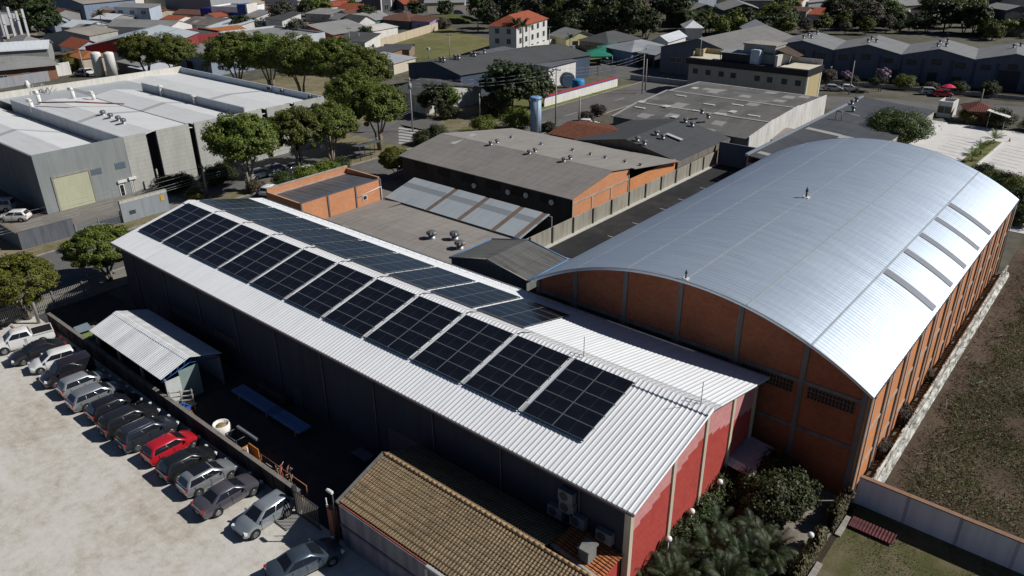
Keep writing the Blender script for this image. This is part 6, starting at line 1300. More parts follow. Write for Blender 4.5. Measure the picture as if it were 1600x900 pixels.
# long yard walls
def wall(nm, l, p, q, h, m, t_=.25):
    p, q = G(*p), G(*q); b = MB(); L = math.hypot(q[0]-p[0], q[1]-p[1]); a_ = math.atan2(q[1]-p[1], q[0]-p[0]); b.box(0, L, -t_/2, t_/2, 0, h)
    for k in range(1, max(2, int(L/5))): b.box(k*5-.12, k*5+.12, -t_/2-.04, t_/2+.04, 0, h+.08)
    o = b.build(nm, m); o.location = (p[0], p[1], 0); o.rotation_euler = (0, 0, a_); return lab(o, l, 'wall')
wall('yard_wall', 'long beige yard wall running up along the sports field', (566, 83), (684, 47), 2.6, M_wall((.5, .42, .31), .15))
wall('white_boundary_wall', 'white boundary wall at the foot of the apartment block', (790, 96), (864, 72), 2.2, WWH)
wall('shaded_wall', 'grey boundary wall in front of the green awnings', (905, 120), (962, 116), 2.2, M_wall((.25, .25, .27), .2))
wall('court_wall', 'low pale wall along the street below the slate gable hall', (985, 124), (1085, 136), 1.2, M_wall((.33, .34, .36), .2))
wall('grey_yard_wall', 'grey panel wall behind the long hipped shed yard', (-10, 140), (78, 126), 2.4, M_wall((.3, .31, .34), .2))
wall('white_panel_wall', 'bright white slanted wall behind the warehouse complex', (80, 121), (112, 116), 3.2, WWH)
wall('beige_court_wall', 'beige wall in front of the grey house and the red gable house', (526, 72), (562, 66), 2.4, WBG)
wall('park_wall', 'pale wall with columns beyond the grass mound', (668, 20), (728, 18), 2.6, M_wall((.55, .48, .38), .2))
# compound: concrete columns of a building site
for k, (t0, b0) in enumerate((((0, 46), (6, 75)), ((4, 23), (17, 75)), ((11, 11), (27, 69)), ((25, 17), (38, 68)), ((34, 14), (47, 65)), ((43, 10), (51, 42)), ((20, 22), (31, 60)))):
    p = G(*b0); hh = min(16, HZ(b0[0], b0[1], t0[1])); m = MB(); m.box(p[0]-.35, p[0]+.35, p[1]-.35, p[1]+.35, 0, hh); m.box(p[0]-.55, p[0]+.55, p[1]-.35, p[1]+.35, hh*.72, hh*.74)
    lab(m.build('concrete_column', M_wall((.52, .53, .55), .15)), 'bare tall pale concrete column of the building site, %s from the left' % ORD[k], 'column', 'building site columns')
struct('site_ground', [G(-30, 80, .016), G(60, 72, .016), G(58, 52, .016), G(-30, 58, .016)], M_ground('site_soil', [(.4, (.2, .15, .11)), (.6, (.34, .28, .22))], .1, 1))
b = MB(); p = G(21, 74); b.slab([(p[0]-3, p[1]-1, 1.5), (p[0]+3, p[1]-1, 1.5), (p[0]+3, p[1]+1.5, 2.4), (p[0]-3, p[1]+1.5, 2.4)], .1); b.box(p[0]-2.8, p[0]-2.6, p[1]-.8, p[1]+1.2, 0, 1.5); b.box(p[0]+2.6, p[0]+2.8, p[1]-.8, p[1]+1.2, 0, 1.5); lab(b.build('site_canopy', WHITE), 'small white canopy at the foot of the building site columns', 'canopy')
# green awnings and what stands there
for k, (px, py) in enumerate(((929, 101), (944, 95), (958, 88))):
    p = G(px, py); e = thing('green_awning', 'green fabric carport awning, %s of three before the blue house' % ORD[k], 'awning', p, .75, 'green carport awnings'); m = MB()
    m.add([(-4.6, -2.4, 2.5), (4.6, -2.4, 2.5), (4.6, 2.4, 2.5), (-4.6, 2.4, 2.5), (0, 0, 3.9)], [(0, 1, 4), (1, 2, 4), (2, 3, 4), (3, 0, 4), (3, 2, 1, 0)]); m.build('canopy', M_plain((.02, .2, .13), .6), e)
    m = MB(); [m.tube((x, y, 0), (x, y, 2.5), .06, n=6) for x in (-4.4, 4.4) for y in (-2.2, 2.2)]; m.build('post', GALV, e)
vents('ridge of the black roofed hall', [G(px, py+2, 7.0) for px, py in ((688, 93), (694, 93), (711, 89.5), (717, 89.5), (736, 85), (742, 85), (757, 81))], .9)
e = thing('tarp_tent', 'grey tent like tarpaulin leaning by the street in front of the slate gable hall', 'tarpaulin', G(1011, 101)); m = MB(); m.add([(-3, -2, 0), (3.5, -2.5, .2), (3, 2, 0), (-2.5, 2, 0), (-.5, 0, 4.4)], [(0, 1, 4), (1, 2, 4), (2, 3, 4), (3, 0, 4)]); m.build('sheet', M_plain((.24, .23, .22), .8), e)
FC = 'far cars in the town streets'
for px, py, kd, c, l in ((896, 79, 'sedan', (.3, .32, .38), 'blue grey car on the lawn before the hip roofed house'), (950, 99, 'hatch', WHT, 'white car under the green awnings, nearer one'), (958, 95, 'hatch', WHT, 'white car under the green awnings, farther one'),
                         (717, 22, 'suv', (.1, .12, .15), 'dark car on the far street beside the grass mound'), (416, 21, 'suv', WHT, 'white van on the far street at the top, upper'), (418, 29, 'hatch', (.3, .45, .6), 'light blue car below the white van on the far street'), (430, 12, 'hatch', (.1, .12, .2), 'dark blue car far up the street'),
                         (128, 119, 'sedan', (.08, .1, .12), 'dark car parked beside the slanted white wall'), (139, 117, 'van', WHT, 'white van behind the slanted white wall'), (624, 20, 'sedan', (.03, .03, .04), 'dark car before the red tiled house'), (567, 11, 'suv', (.04, .05, .06), 'dark car at the top edge of the far street'), (920, 198, 'hatch', WHT, 'white car behind the red brown tile roof')):
    p = G(px, py); car(kd, c, l, (p[0], p[1], .02), rnd.choice((.2, 1.6, .5)), group=FC)
# ================================================================ VEGETATION
LEAF = M_leaf('leaf_bright', (.07, .09, .012), (.13, .155, .02), (.2, .225, .034)); LEAFD = M_leaf('leaf_dark', (.02, .032, .01), (.036, .054, .016), (.064, .086, .026)); LEAFM = M_leaf('leaf_mid', (.06, .084, .012), (.112, .148, .022), (.175, .215, .036))
LEAFG = M_leaf('leaf_garden', (.02, .03, .008), (.042, .058, .014), (.08, .1, .025)); LEAFG2 = M_leaf('leaf_ficus', (.03, .045, .01), (.06, .085, .018), (.1, .13, .03)); LEAFY = M_leaf('leaf_yellow', (.1, .11, .015), (.2, .2, .03), (.3, .27, .05)); LEAFB = M_leaf('leaf_brown', (.045, .035, .025), (.09, .07, .05), (.15, .12, .09)); PALM = M_leaf('leaf_palm', (.014, .026, .008), (.03, .048, .016), (.066, .09, .036)); GREYL = M_leaf('leaf_grey', (.05, .055, .04), (.08, .085, .06), (.12, .12, .085))
BARK = M_plain((.1, .08, .06), .9, 0, .35, 4.); BARKL = M_plain((.22, .19, .155), .9, 0, .3, 4.)
def quads(name, C, N, size, mat_, parent, rs, asp=1.6, fold=.25):
    """leaf sized faces at points C with normals N"""
    n = len(C); N = N/np.maximum(1e-6, np.linalg.norm(N, axis=1, keepdims=True))
    T = np.cross(N, rs.normal(size=(n, 3))); T /= np.maximum(1e-6, np.linalg.norm(T, axis=1, keepdims=True)); B = np.cross(N, T)
    s = size*rs.uniform(.6, 1.35, (n, 1)); a = T*s*asp*.5; b_ = B*s*.5
    V = np.stack([C-a, C+b_+N*s*fold*.3, C+a, C-b_+N*s*fold*.3], 1).reshape(-1, 3)
    me = bpy.data.meshes.new(name); me.vertices.add(4*n); me.vertices.foreach_set('co', V.astype(np.float32).ravel())
    me.loops.add(4*n); me.loops.foreach_set('vertex_index', np.arange(4*n, dtype=np.int32)); me.polygons.add(n)
    me.polygons.foreach_set('loop_start', np.arange(0, 4*n, 4, dtype=np.int32)); me.polygons.foreach_set('loop_total', np.full(n, 4, np.int32))
    me.materials.append(mat_); me.update(calc_edges=True); me.validate()
    o = bpy.data.objects.new(name, me); COL.objects.link(o)
    if parent is not None: o.parent = parent
    return o
def crown_pts(rs, r, zc, ncl, nl, lump=.2, flat=.55, csz=.22, shell=.45):
    C, N = [], []
    for _ in range(ncl):
        d = rs.normal(size=3); d /= np.linalg.norm(d)
        if d[2] < -.35 and rs.random() < .7: d[2] *= -.6
        q = rs.uniform(shell, 1.0)**.5*(1+rs.normal()*lump*.6)
        c = np.array([d[0]*r[0], d[1]*r[0], d[2]*r[1]*(1 if d[2] > 0 else flat)])*q+[0, 0, zc]
        m = int(nl*rs.uniform(.55, 1.4)); k = csz*r[0]*rs.uniform(.7, 1.35)
        p = rs.normal(size=(m, 3)); p /= np.linalg.norm(p, axis=1, keepdims=True); p *= rs.uniform(.35, 1, (m, 1))**.6*k; p[:, 2] *= .7
        C.append(c+p); N.append(p/k*.6+d*.5+[0, 0, .45]+rs.normal(size=(m, 3))*.45)
    return np.concatenate(C), np.concatenate(N)
def tree(name, label, seed, r, zc, ncl, nl, leaf, mat_, bark=BARK, stems=3, tr=.16, flat=.55, csz=.24, shell=.45, base=None, asp=1.6, lump=.2):
    rs = np.random.RandomState(seed); e = thing(name, label, 'tree')
    m = MB(); bz = base if base is not None else zc-r[1]*flat
    for k in range(stems):
        a = 6.28*k/stems+rs.uniform(-.4, .4); sp = r[0]*(.35 if stems > 1 else .03)
        p = [Vector((rs.uniform(-.1, .1)+(.12 if stems > 1 else 0)*math.cos(a), (.12 if stems > 1 else 0)*math.sin(a), -.05)), Vector((sp*.35*math.cos(a), sp*.35*math.sin(a), bz*.6)), Vector((sp*math.cos(a), sp*math.sin(a), bz+.25*r[1])), Vector((sp*1.7*math.cos(a), sp*1.7*math.sin(a), zc+.25*r[1]))]
        for i in range(3): m.tube(p[i], p[i+1], tr*(1-.26*i), tr*(1-.26*(i+1)), 7)
        for j in range(4):
            b0 = p[2].lerp(p[3], rs.uniform(0, .9)); a2 = a+rs.uniform(-1.3, 1.3); b1 = b0+Vector((math.cos(a2)*r[0]*.55, math.sin(a2)*r[0]*.55, r[1]*rs.uniform(.1, .5))); m.tube(b0, b1, tr*.35, tr*.12, 5)
    m.build('trunk', bark, e)
    C, N = crown_pts(rs, r, zc, ncl, nl, lump, flat, csz, shell)
    quads('crown', C, N, leaf, mat_, e, rs, asp); return e
# prototypes
T_STREET = [tree('street_tree', 'x', s, (3.4, 2.5), 5.3, 330, 150, .125, LEAFM, BARKL, 4, .16, .7, .15, .6, None, 1.6, .15) for s in (1, 2, 3)]
T_BRIGHT = [tree('clipped_tree', 'x', 11, (2.7, 2.05), 3.4, 300, 190, .1, LEAF, BARKL, 3, .12, .8, .15, .72, None, 1.6, .06), tree('clipped_tree', 'x', 12, (2.4, 1.5), 2.9, 280, 180, .1, LEAFM, BARKL, 3, .12, .9, .15, .7, None, 1.6, .07)]
T_FAR = [tree('broadleaf_tree', 'x', 20+s, (4., 3.6), 5.0, 95, 40, .45, [LEAFD, LEAFM, LEAFD, GREYL, LEAFB][s], BARK, 2, .22, .8, .3) for s in range(5)]
T_TALL = [tree('tall_tree', 'x', 30+s, (3., 5.5), 8., 95, 40, .45, LEAFD, BARK, 1, .25, .95, .34) for s in range(2)]
T_BUSH = [tree('bush', 'x', 40+s, (1.4, 1.0), .9, 90, 130, .085, m_, BARK, 3, .05, .9, .32) for s, m_ in enumerate((LEAF, LEAFG, LEAFY, LEAFB))]
for e in T_BUSH: e['category'] = 'bush'
def palm(name, label, seed, h, n, fl, mat_=PALM, tr=.16, stems=1, drop=.5, lw=.09, nleaf=22, sp=.0, cat='palm'):
    rs = np.random.RandomState(seed); e = thing(name, label, cat); m = MB(); V = []; F = []
    for s in range(stems):
        a0 = rs.uniform(0, 6.28); hx, hy = sp*math.cos(a0)*rs.uniform(.2, 1), sp*math.sin(a0)*rs.uniform(.2, 1); hh = h*rs.uniform(.75, 1.1)
        m.tube((hx*.6, hy*.6, -.05), (hx*.8, hy*.8, hh*.5), tr*1.2, tr, 8); m.tube((hx*.8, hy*.8, hh*.5), (hx, hy, hh), tr, tr*.8, 8)
        for k in range(n):
            a = 6.28*k/n+rs.uniform(-.3, .3); el = rs.uniform(.1, 1.25); L = fl*rs.uniform(.75, 1.15); pts = []; p = Vector((hx, hy, hh)); d = Vector((math.cos(a)*math.cos(el), math.sin(a)*math.cos(el), math.sin(el)))
            for i in range(8): pts.append(p.copy()); p = p+d*(L/7); d.z -= drop*(.1+.06*i); d.normalize()
            for i in range(nleaf):
                f = .12+.86*i/nleaf; q = f*7; i0 = min(6, int(q)); c = pts[i0].lerp(pts[i0+1], q-i0); t_ = (pts[i0+1]-pts[i0]).normalized(); sd = t_.cross(Vector((0, 0, 1))); sd.normalize() if sd.length > .01 else None
                for s_ in (-1, 1):
                    ll = L*.26*(math.sin(math.pi*min(1, f*.85+.12))+.15); tip = c+(sd*s_*.8+t_*.55+Vector((0, 0, -.28)))*ll; w = t_*lw*.5; o = len(V); V += [c-w, c+w, tip]; F.append((o, o+1, o+2))
    m.build('trunk', BARKL, e); b = MB(); b.add(V, F); b.build('fronds', mat_, e); return e
P_TALL = palm('palm_tree', 'x', 50, 8.5, 16, 2.8, drop=.9, lw=.16, nleaf=16)
P_GARD = [palm('areca_palm', 'x', 51+s, .5+.25*s, 10, 1.75, tr=.045, stems=5, drop=.8, lw=.06, nleaf=22, sp=.45) for s in range(3)]
P_LOW = palm('young_palm', 'x', 56, .8, 12, 2.2, LEAFM, .16, 1, .55, .1, 16)
def stand(px, py, protos, s, label, grp, k=[0], rz=None):
    p = G(px, py); k[0] += 1; pr = protos[k[0] % len(protos)]; return place(pr, (p[0], p[1], 0), k[0]*1.37 if rz is None else rz, s, label, grp)
ST = 'street trees'
# (trunk pixel, crown height scale, label)
for px, py, pr, s, l in ((392, 298, 0, 1.42, 'large round street tree nearest the white warehouse roof, before the dark panel gap'), (470, 268, 1, 1.25, 'round street tree with forked pale trunk, second in the near row'), (520, 258, 2, 1.25, 'round street tree beside the sign wall, third in the near row'),
                         (594, 234, 1, 1.4, 'big street tree at the crosswalk with a fan of bare stems'), (556, 205, 0, 1.35, 'street tree behind the crosswalk tree'), (572, 180, 2, 1.65, 'dark street tree at the right end of the far row'), (530, 165, 0, 1.75, 'street tree in the far row with spreading stems'), (474, 160, 1, 1.75, 'street tree in the middle of the far row'),
                         (426, 150, 2, 1.7, 'street tree in the far row above the warehouse parapet'), (376, 150, 0, 1.75, 'sunlit street tree at the left of the far row beside the grey parapet'), (278, 134, 1, 1.5, 'sunlit tree behind the warehouse complex, right of the pair'), (234, 132, 2, 1.5, 'sunlit tree behind the warehouse complex, left of the pair')):
    p = G(px, py); place(T_STREET[pr], (p[0], p[1], 0), px*.7, s, l, ST)
p = G(45, 502); place(T_BRIGHT[0], (p[0]-.4, p[1]+.2, 0), .3, 1.2, 'bright green clipped tree beside the slatted fence at the lot corner', ST)
p = G(172, 446); place(T_BRIGHT[1], (p[0]-1.2, p[1]+.5, 0), .9, 1.4, 'flat clipped tree at the corner of the white solar roof', ST)
p = G(622, 279); place(T_BRIGHT[0], (p[0]-.3, p[1], 0), 2.2, .86, 'small bright tree on the pavement before the fibrocement hall', ST)
SB = 'shrubs along the verge'
for k, (px, py, v, s, l) in enumerate(((445, 290, 1, 1.1, 'low shrub on the verge above the orange parapet, left end'), (480, 283, 0, 1.2, 'low sunlit shrub on the verge above the orange parapet'), (510, 275, 0, 1.25, 'low sunlit shrub on the verge near the parapet corner'), (535, 268, 1, 1.1, 'low shrub on the verge, right end of the row'), (400, 300, 3, .9, 'dry brown shrub below the first street tree'),
      (268, 300, 1, 1.25, 'dark spiky shrub before the pale warehouse panels, left'), (285, 295, 1, 1.2, 'dark spiky shrub before the pale warehouse panels, middle'), (335, 288, 1, 1.35, 'dark spiky shrub before the pale warehouse panels, right'), (352, 280, 1, 1.3, 'dark shrub beside the first street tree trunk'), (305, 312, 0, .8, 'small bright shrub at the foot of the leaning power pole'),
      (108, 392, 0, .5, 'tiny green tuft at the end of the dark stone wall'), (680, 222, 1, 1.5, 'green shrub beside the crosswalk'), (660, 226, 1, 1.2, 'smaller green shrub beside the crosswalk'), (755, 207, 0, 1.5, 'bright green shrub before the blue water tower, left'), (808, 203, 0, 2.0, 'large bright shrub beside the blue water tower'), (856, 205, 1, .9, 'small dark shrub right of the blue water tower'),
      (702, 185, 1, 1.3, 'dark shrub in the corner plot'), (915, 190, 3, 1.0, 'dry bush by the street before the patched roof'), (935, 180, 3, 1.1, 'dry brown bush beside the street fence'))):
    stand(px, py, [T_BUSH[v]], s, l, SB)
DG = 'dark trees of the corner plot'
for px, py, pr, s, l in ((680, 182, T_FAR[0], .72, 'dark tree before the streaked white wall, left'), (700, 172, T_FAR[1], .55, 'smaller tree beside the orange brick end'), (800, 178, T_FAR[0], 1.15, 'big dark tree behind the blue water tower'), (830, 170, T_FAR[2], .95, 'dark tree beside the red topped white wall'), (780, 165, T_FAR[2], .9, 'dark tree left of the big dark tree'), (775, 178, T_BUSH[3], 2.2, 'leafless brown shrub tree before the big dark tree')):
    stand(px, py, [pr], s, l, DG)
# far-off trees, singly
FT = [(68, 40, 0, 1.3, 'big dark tree left of the dark gabled shed, upper'), (74, 58, 0, 1.3, 'big dark tree left of the concrete fronted hall, lower'), (60, 50, 1, 1.1, 'dark tree beside the building site columns'), (444, 45, 3, 1.1, 'weeping grey green tree by the far street'), (378, 58, 0, .8, 'dark tree in front of the blue shop front'), (392, 55, 0, .7, 'smaller dark tree right of the shop front tree'),
      (490, 26, 1, .9, 'round clipped hedge tree below the orange roof, left'), (505, 25, 1, .9, 'round clipped hedge tree below the orange roof, right'), (478, 30, 0, .8, 'dark tree beside the round hedge trees'), (574, 41, 0, .85, 'dark round tree right of the teal house'), (651, 30, 0, .8, 'dark columnar tree before the red tiled house'), (573, 68, 0, .6, 'small round tree inside the beige yard wall'), (552, 24, 1, .7, 'green tree before the white house of the far street'),
      (697, 30, 0, .8, 'tree on the grass mound of the far street'), (120, 108, 2, .5, 'yellow green tree behind the slanted white wall'), (470, 70, 3, .9, 'bare grey tree before the red gable house'), (108, 110, 2, .45, 'small yellow green tree beside the long hipped shed')]
for px, py, v, s, l in FT: stand(px, py, [T_FAR[v]], s, l, 'single trees in the town')
for px, py, v, s, l in ((118, 112, 2, 1.9, 'bright yellow bush behind the slanted white wall'), (1178, 46, 2, 3.0, 'yellow flowering tree before the twin gables'), (500, 75, 0, 1.5, 'green bush at the foot of the white pier'), (690, 45, 3, 2, 'dry bush at the end of the beige yard wall')): stand(px, py, [T_BUSH[v]], s, l, 'single bushes in the town')
rr = random.Random(21)
def wood(n, poly, label, grp, protos, s0, s1):
    xs0, xs1, ya, yb = poly
    for k in range(n):
        px = xs0+(xs1-xs0)*(k+rr.uniform(.1, .9))/n; py = rr.uniform(ya, yb)*1.; stand(px, py, protos, rr.uniform(s0, s1), label, grp)
wood(7, (745, 800, 30, 58), 'grey green tree of the clump left of the apartment block', 'clump left of the apartment block', [T_TALL[0], T_FAR[3], T_TALL[1]], .8, 1.15)
wood(16, (858, 1015, 48, 66), 'dark tree at the front of the wood behind the apartment block', 'front trees of the wood', [T_FAR[0], T_FAR[2], T_TALL[0], T_FAR[1]], .9, 1.25)
wood(34, (805, 1070, 12, 46), 'dark tree inside the wood behind the apartment block', 'inner trees of the wood', [T_FAR[0], T_TALL[1], T_FAR[3], T_FAR[0], T_FAR[4], T_FAR[2]], 1.0, 1.5)
wood(13, (1060, 1215, 46, 58), 'dark tree of the row below the twin gables', 'row of trees below the twin gables', [T_FAR[0], T_FAR[1]], .6, .9)
wood(18, (1290, 1400, 24, 48), 'dark tree of the grove among the red roofed houses', 'grove among the red roofed houses', [T_FAR[0], T_FAR[1], T_FAR[2], T_FAR[4]], .7, 1.05)
wood(17, (1445, 1525, 22, 58), 'dark tree of the grove left of the tall dark house', 'grove left of the tall dark house', [T_FAR[0], T_FAR[2], T_FAR[1]], .75, 1.2)
wood(14, (1215, 1440, 46, 58), 'green tree growing behind the blue hall roofs', 'trees behind the blue hall', [T_FAR[1], T_FAR[0], T_FAR[4], T_FAR[2]], .4, .75)
wood(10, (1196, 1232, 20, 50), 'dark tree left of the red tiled cottages', 'trees left of the red tiled cottages', [T_FAR[0], T_FAR[1]], .7, 1.)
wood(13, (330, 800, -6, 7), 'small dark tree at the top edge of the town', 'trees at the top edge', [T_FAR[0], T_FAR[1], T_FAR[3]], .7, 1.1)
wood(9, (870, 1200, 0, 6), 'dark tree on the far horizon beyond the wood', 'trees on the far horizon', [T_FAR[0], T_FAR[1]], .9, 1.4)
wood(5, (0, 60, 6, 24), 'dark tree at the top left corner', 'trees at the top left', [T_FAR[0], T_FAR[3]], .7, 1.)
wood(8, (1530, 1600, 56, 66), 'grassy green shrub tree behind the right end of the blue hall', 'shrub trees behind the right end', [T_BUSH[0], T_FAR[1]], .5, .9)
# rough grass behind the blue hall (uncountable)
rs = np.random.RandomState(5); n = 26000; ii = rs.uniform(-6, 95, n); dd = rs.uniform(18.5, 46, n)
C = np.array([bp_(a, d, rs.uniform(.1, 1.3)) for a, d in zip(ii, dd)]); lab(quads('rough_grass', C, rs.normal(size=(n, 3))*[1, 1, .3], .7, M_leaf('leaf_straw', (.03, .032, .012), (.06, .054, .022), (.11, .09, .042)), None, rs, 2.5), kind='stuff')
# planting before the blue hall
for k in range(9):
    c = bp_(5+k*5.6, -9.3, 0); place(T_BUSH[(1, 0, 3, 1)[k % 4]], (c[0], c[1], .1), k, 1.0+.25*(k % 3), 'shrub in the planted strip before the blue hall, %s from the left' % ORD[k], 'shrubs before the blue hall')
for px, py, s, l in ((1374, 143, 1.5, 'pink flowering small tree before the second gable of the blue hall'), (1318, 137, 1.1, 'pink flowering shrub before the first gable of the blue hall')):
    p = G(px, py); e = tree('flowering_tree', l, 77, (1.3, .9), 2.6, 30, 30, .22, M_leaf('petal_pink', (.12, .08, .11), (.2, .13, .2), (.28, .2, .28)), BARK, 2, .06); e.location = p; e.scale = (s,)*3
# palms
for px, py, s, l in ((806, 90, 1.15, 'tall palm at the corner of the apartment block, left one'), (817, 95, 1.2, 'tall palm before the apartment block, right one'), (164, 58, .95, 'tall palm among the grey roofs on the left'), (890, 90, .7, 'small palm on the lawn before the hip roofed house')): stand(px, py, [P_TALL], s, l, 'palms')
for k in range(6): stand(968+k*7.5, 50+k % 2*3, [P_TALL], 1.6, 'tall palm in the dark wood with pale trunk, %s from the left' % ORD[k], 'palms')
# lot behind the vault
p = G(1418, 232); place(tree('ficus_tree', 'wide bushy dark green tree behind the silver vault beside the pale lot', 61, (5.0, 2.3), 3.2, 260, 120, .16, LEAFG2, BARK, 4, .14, .8), (p[0]-2.2, p[1]+1, 0), 0)
p = G(1385, 232); place(tree('ficus_tree', 'low bushy tree behind the silver vault touching the slate sheet roof', 62, (3.8, 1.8), 2.4, 170, 110, .16, LEAFG2, BARK, 4, .14, .7), (p[0], p[1]+1, 0), 0)
ki = MB(); q = [G(1521, 262), G(1567, 223)]
a_ = math.atan2(q[1][1]-q[0][1], q[1][0]-q[0][0]); nx, ny = -math.sin(a_), math.cos(a_); L_ = math.hypot(q[1][0]-q[0][0], q[1][1]-q[0][1])
ki.obox(((q[0][0]+q[1][0])/2, (q[0][1]+q[1][1])/2, 0), a_, L_, .22, .18); lab(ki.build('planter_kerb', M_wall((.6, .6, .56), .15)), kind='structure')
struct('planter_bed', [(q[0][0], q[0][1], .1), (q[1][0], q[1][1], .1), (q[1][0]+nx*2.4, q[1][1]+ny*2.4, .1), (q[0][0]+nx*2.4, q[0][1]+ny*2.4, .1)], g_field)
for f, s, l in ((.18, 1., 'young palm with rusty fronds in the lot planter, nearest the vault'), (.45, .95, 'young palm in the middle of the lot planter'), (.9, 1.1, 'young palm with dark stem at the far end of the lot planter')):
    place(P_LOW, (q[0][0]+(q[1][0]-q[0][0])*f+nx*1.1, q[0][1]+(q[1][1]-q[0][1])*f+ny*1.1, .1), f*9, s, l, 'palms in the lot planter')
e = thing('traffic_cone', 'small red traffic cone on the pale concrete lot', 'cone', G(1577, 221)); m = MB(); m.box(-.2, .2, -.2, .2, 0, .04); m.lathe([(.15, .04), (.04, .65)], n=10); m.build('cone', M_plain((.5, .05, .05), .6), e)
LM = M_plain((.08, .08, .075), .8); b = MB()
for k in range(9):
    for sg_, l0 in ((-1, 1.), (1, 3.2)):
        x, y = q[0][0]+(q[1][0]-q[0][0])*(k+.3)/9, q[0][1]+(q[1][1]-q[0][1])*(k+.3)/9; x += nx*sg_*l0; y += ny*sg_*l0; d_ = -.3
        ex, ey = nx*sg_*math.cos(d_)-ny*sg_*math.sin(d_), nx*sg_*math.sin(d_)+ny*sg_*math.cos(d_); b.obox((x+ex*2.2, y+ey*2.2, .021), math.atan2(ey, ex), 4.4, .1, .004)
lab(b.build('parking_marking', LM), kind='structure')
BH = 'bushes behind the hall'
for k, (px, py, v, s) in enumerate(((1535, 280, 1, 1.2), (1550, 290, 0, 1.1), (1570, 300, 1, 1.4), (1590, 312, 0, 1.5), (1596, 330, 1, 1.6), (1590, 350, 1, 1.3))):
    stand(px, py, [T_BUSH[v]], s, 'bush behind the far corner of the silver vault, %s from the left' % ORD[k], BH)
place(T_STREET[1], (-6., 135, 0), 0, 1.0, 'tree standing just outside the right edge of the pale lot', ST); place(T_STREET[2], (-2., 124, 0), 1, 1.1, 'tree outside the right edge beside the boundary wall', ST)
for k in range(10): place(T_BUSH[k % 2], (-27+k*5.2, 166.5+rr.uniform(-.5, .5), 0), k, 1.3+.4*(k % 2), 'dark shrub along the rear fence of the pale lot, %s from the left' % ORD[k], 'shrubs behind the pale lot')
b = MB(); 
for k in range(40): b.box(-30+k*1.4, -29.94+k*1.4, 165, 165.06, 0, 1.3)
for z in (.5, .9, 1.28): b.box(-30, 26, 165.01, 165.05, z, z+.04)
lab(b.build('lot_fence', DARKM), 'dark bar fence along the rear of the pale lot', 'fence')
e = thing('lean_canopy', 'thin pale canopy on two posts right of the brick kiosk', 'canopy', G(1556, 200)); m = MB(); m.slab([(-2, -1, 3.2), (1.8, -2., 2.6), (2, -.8, 2.6), (-1.8, .4, 3.2)], .1); m.build('roof', WHITE, e); m = MB(); [m.tube((x, -.8, 0), (x, -.8, 2.9), .06, n=6) for x in (-1.4, 1.2)]; m.build('post', WHITE, e)

# ---------------------------------------------------------------- garden by the red gable
GP = 'feathery palms of the garden'
for k, (px, py, v, s) in enumerate(((985, 905, 1, 1.0), (1025, 885, 2, 1.0), (1062, 905, 1, 1.1), (1075, 868, 0, 1.0), (1108, 890, 2, 1.05), (1100, 850, 1, .8), (1140, 868, 2, 1.0), (1160, 895, 1, 1.1), (1190, 885, 2, 1.1), (1180, 850, 1, 1.0), (1122, 835, 0, 1.0), (1050, 930, 2, 1.1), (1130, 925, 1, 1.1), (1000, 930, 0, 1.1))):
    p = G(px, py); place(P_GARD[v], (p[0], p[1], 0), k*1.1, s, 'feathery palm clump of the garden below the red gable', GP)
GB = 'garden shrubs below the red gable'
for px, py, v, s, l in ((1050, 838, 1, 1.15, 'dense dark shrub against the red gable, left'), (1070, 812, 1, 1.2, 'dense dark shrub against the red gable, middle'), (1088, 790, 1, 1.1, 'dense dark shrub against the red gable, right'), (1030, 855, 1, 1.0, 'low dark shrub at the corner of the red gable'), (1108, 770, 1, 1.25, 'tall dark conical shrub beside the yellow pilaster'), (1105, 755, 1, 1.1, 'rear dark shrub beside the yellow pilaster'),
                        (1175, 790, 1, 1.2, 'round leafy shrub beside the paved path, left'), (1200, 800, 1, 1.45, 'big round leafy shrub beside the paved path'), (1222, 785, 1, 1.4, 'leafy shrub at the end of the paved path'), (1195, 765, 1, 1.4, 'shaded leafy shrub near the tin canopy'), (1165, 820, 3, .6, 'small dry shrub on the paved path'), (1175, 745, 3, .9, 'flowering shrub in shade behind the tin canopy')):
    stand(px, py, [T_BUSH[v]], s, l, GB)
def hedge(label, y0, y1, seed):
    rs = np.random.RandomState(seed); n = 2600; C = np.stack([rs.uniform(-9.15, -8.5, n), rs.uniform(y0, y1, n), rs.uniform(0, 1, n)**.7*1.5], 1); C[:, 2] += .15*np.sin(C[:, 1]*2.1+1)*C[:, 2]
    e = thing('hedge', label, 'hedge', (-8.8, (y0+y1)/2, 0)); C -= [-8.8, (y0+y1)/2, 0]; q_ = quads('foliage', C, np.stack([np.sign(C[:, 0])*.8, rs.normal(size=n)*.4, .5+rs.normal(size=n)*.4], 1), .16, M_leaf('leaf_hedge', (.05, .05, .02), (.085, .075, .035), (.14, .13, .05)), e, rs)
    m = MB(); [m.tube((0, y0-(y0+y1)/2+.3+k*.5, -.02), (0, y0-(y0+y1)/2+.3+k*.5, 1.0), .03, n=5) for k in range(int((y1-y0)/.5))]; m.build('stem', BARK, e)
hedge('clipped brown green hedge between paved path and lawn, far one', 41.5, 44.6, 3); hedge('clipped brown green hedge between paved path and lawn, near one', 35.2, 40.2, 4)
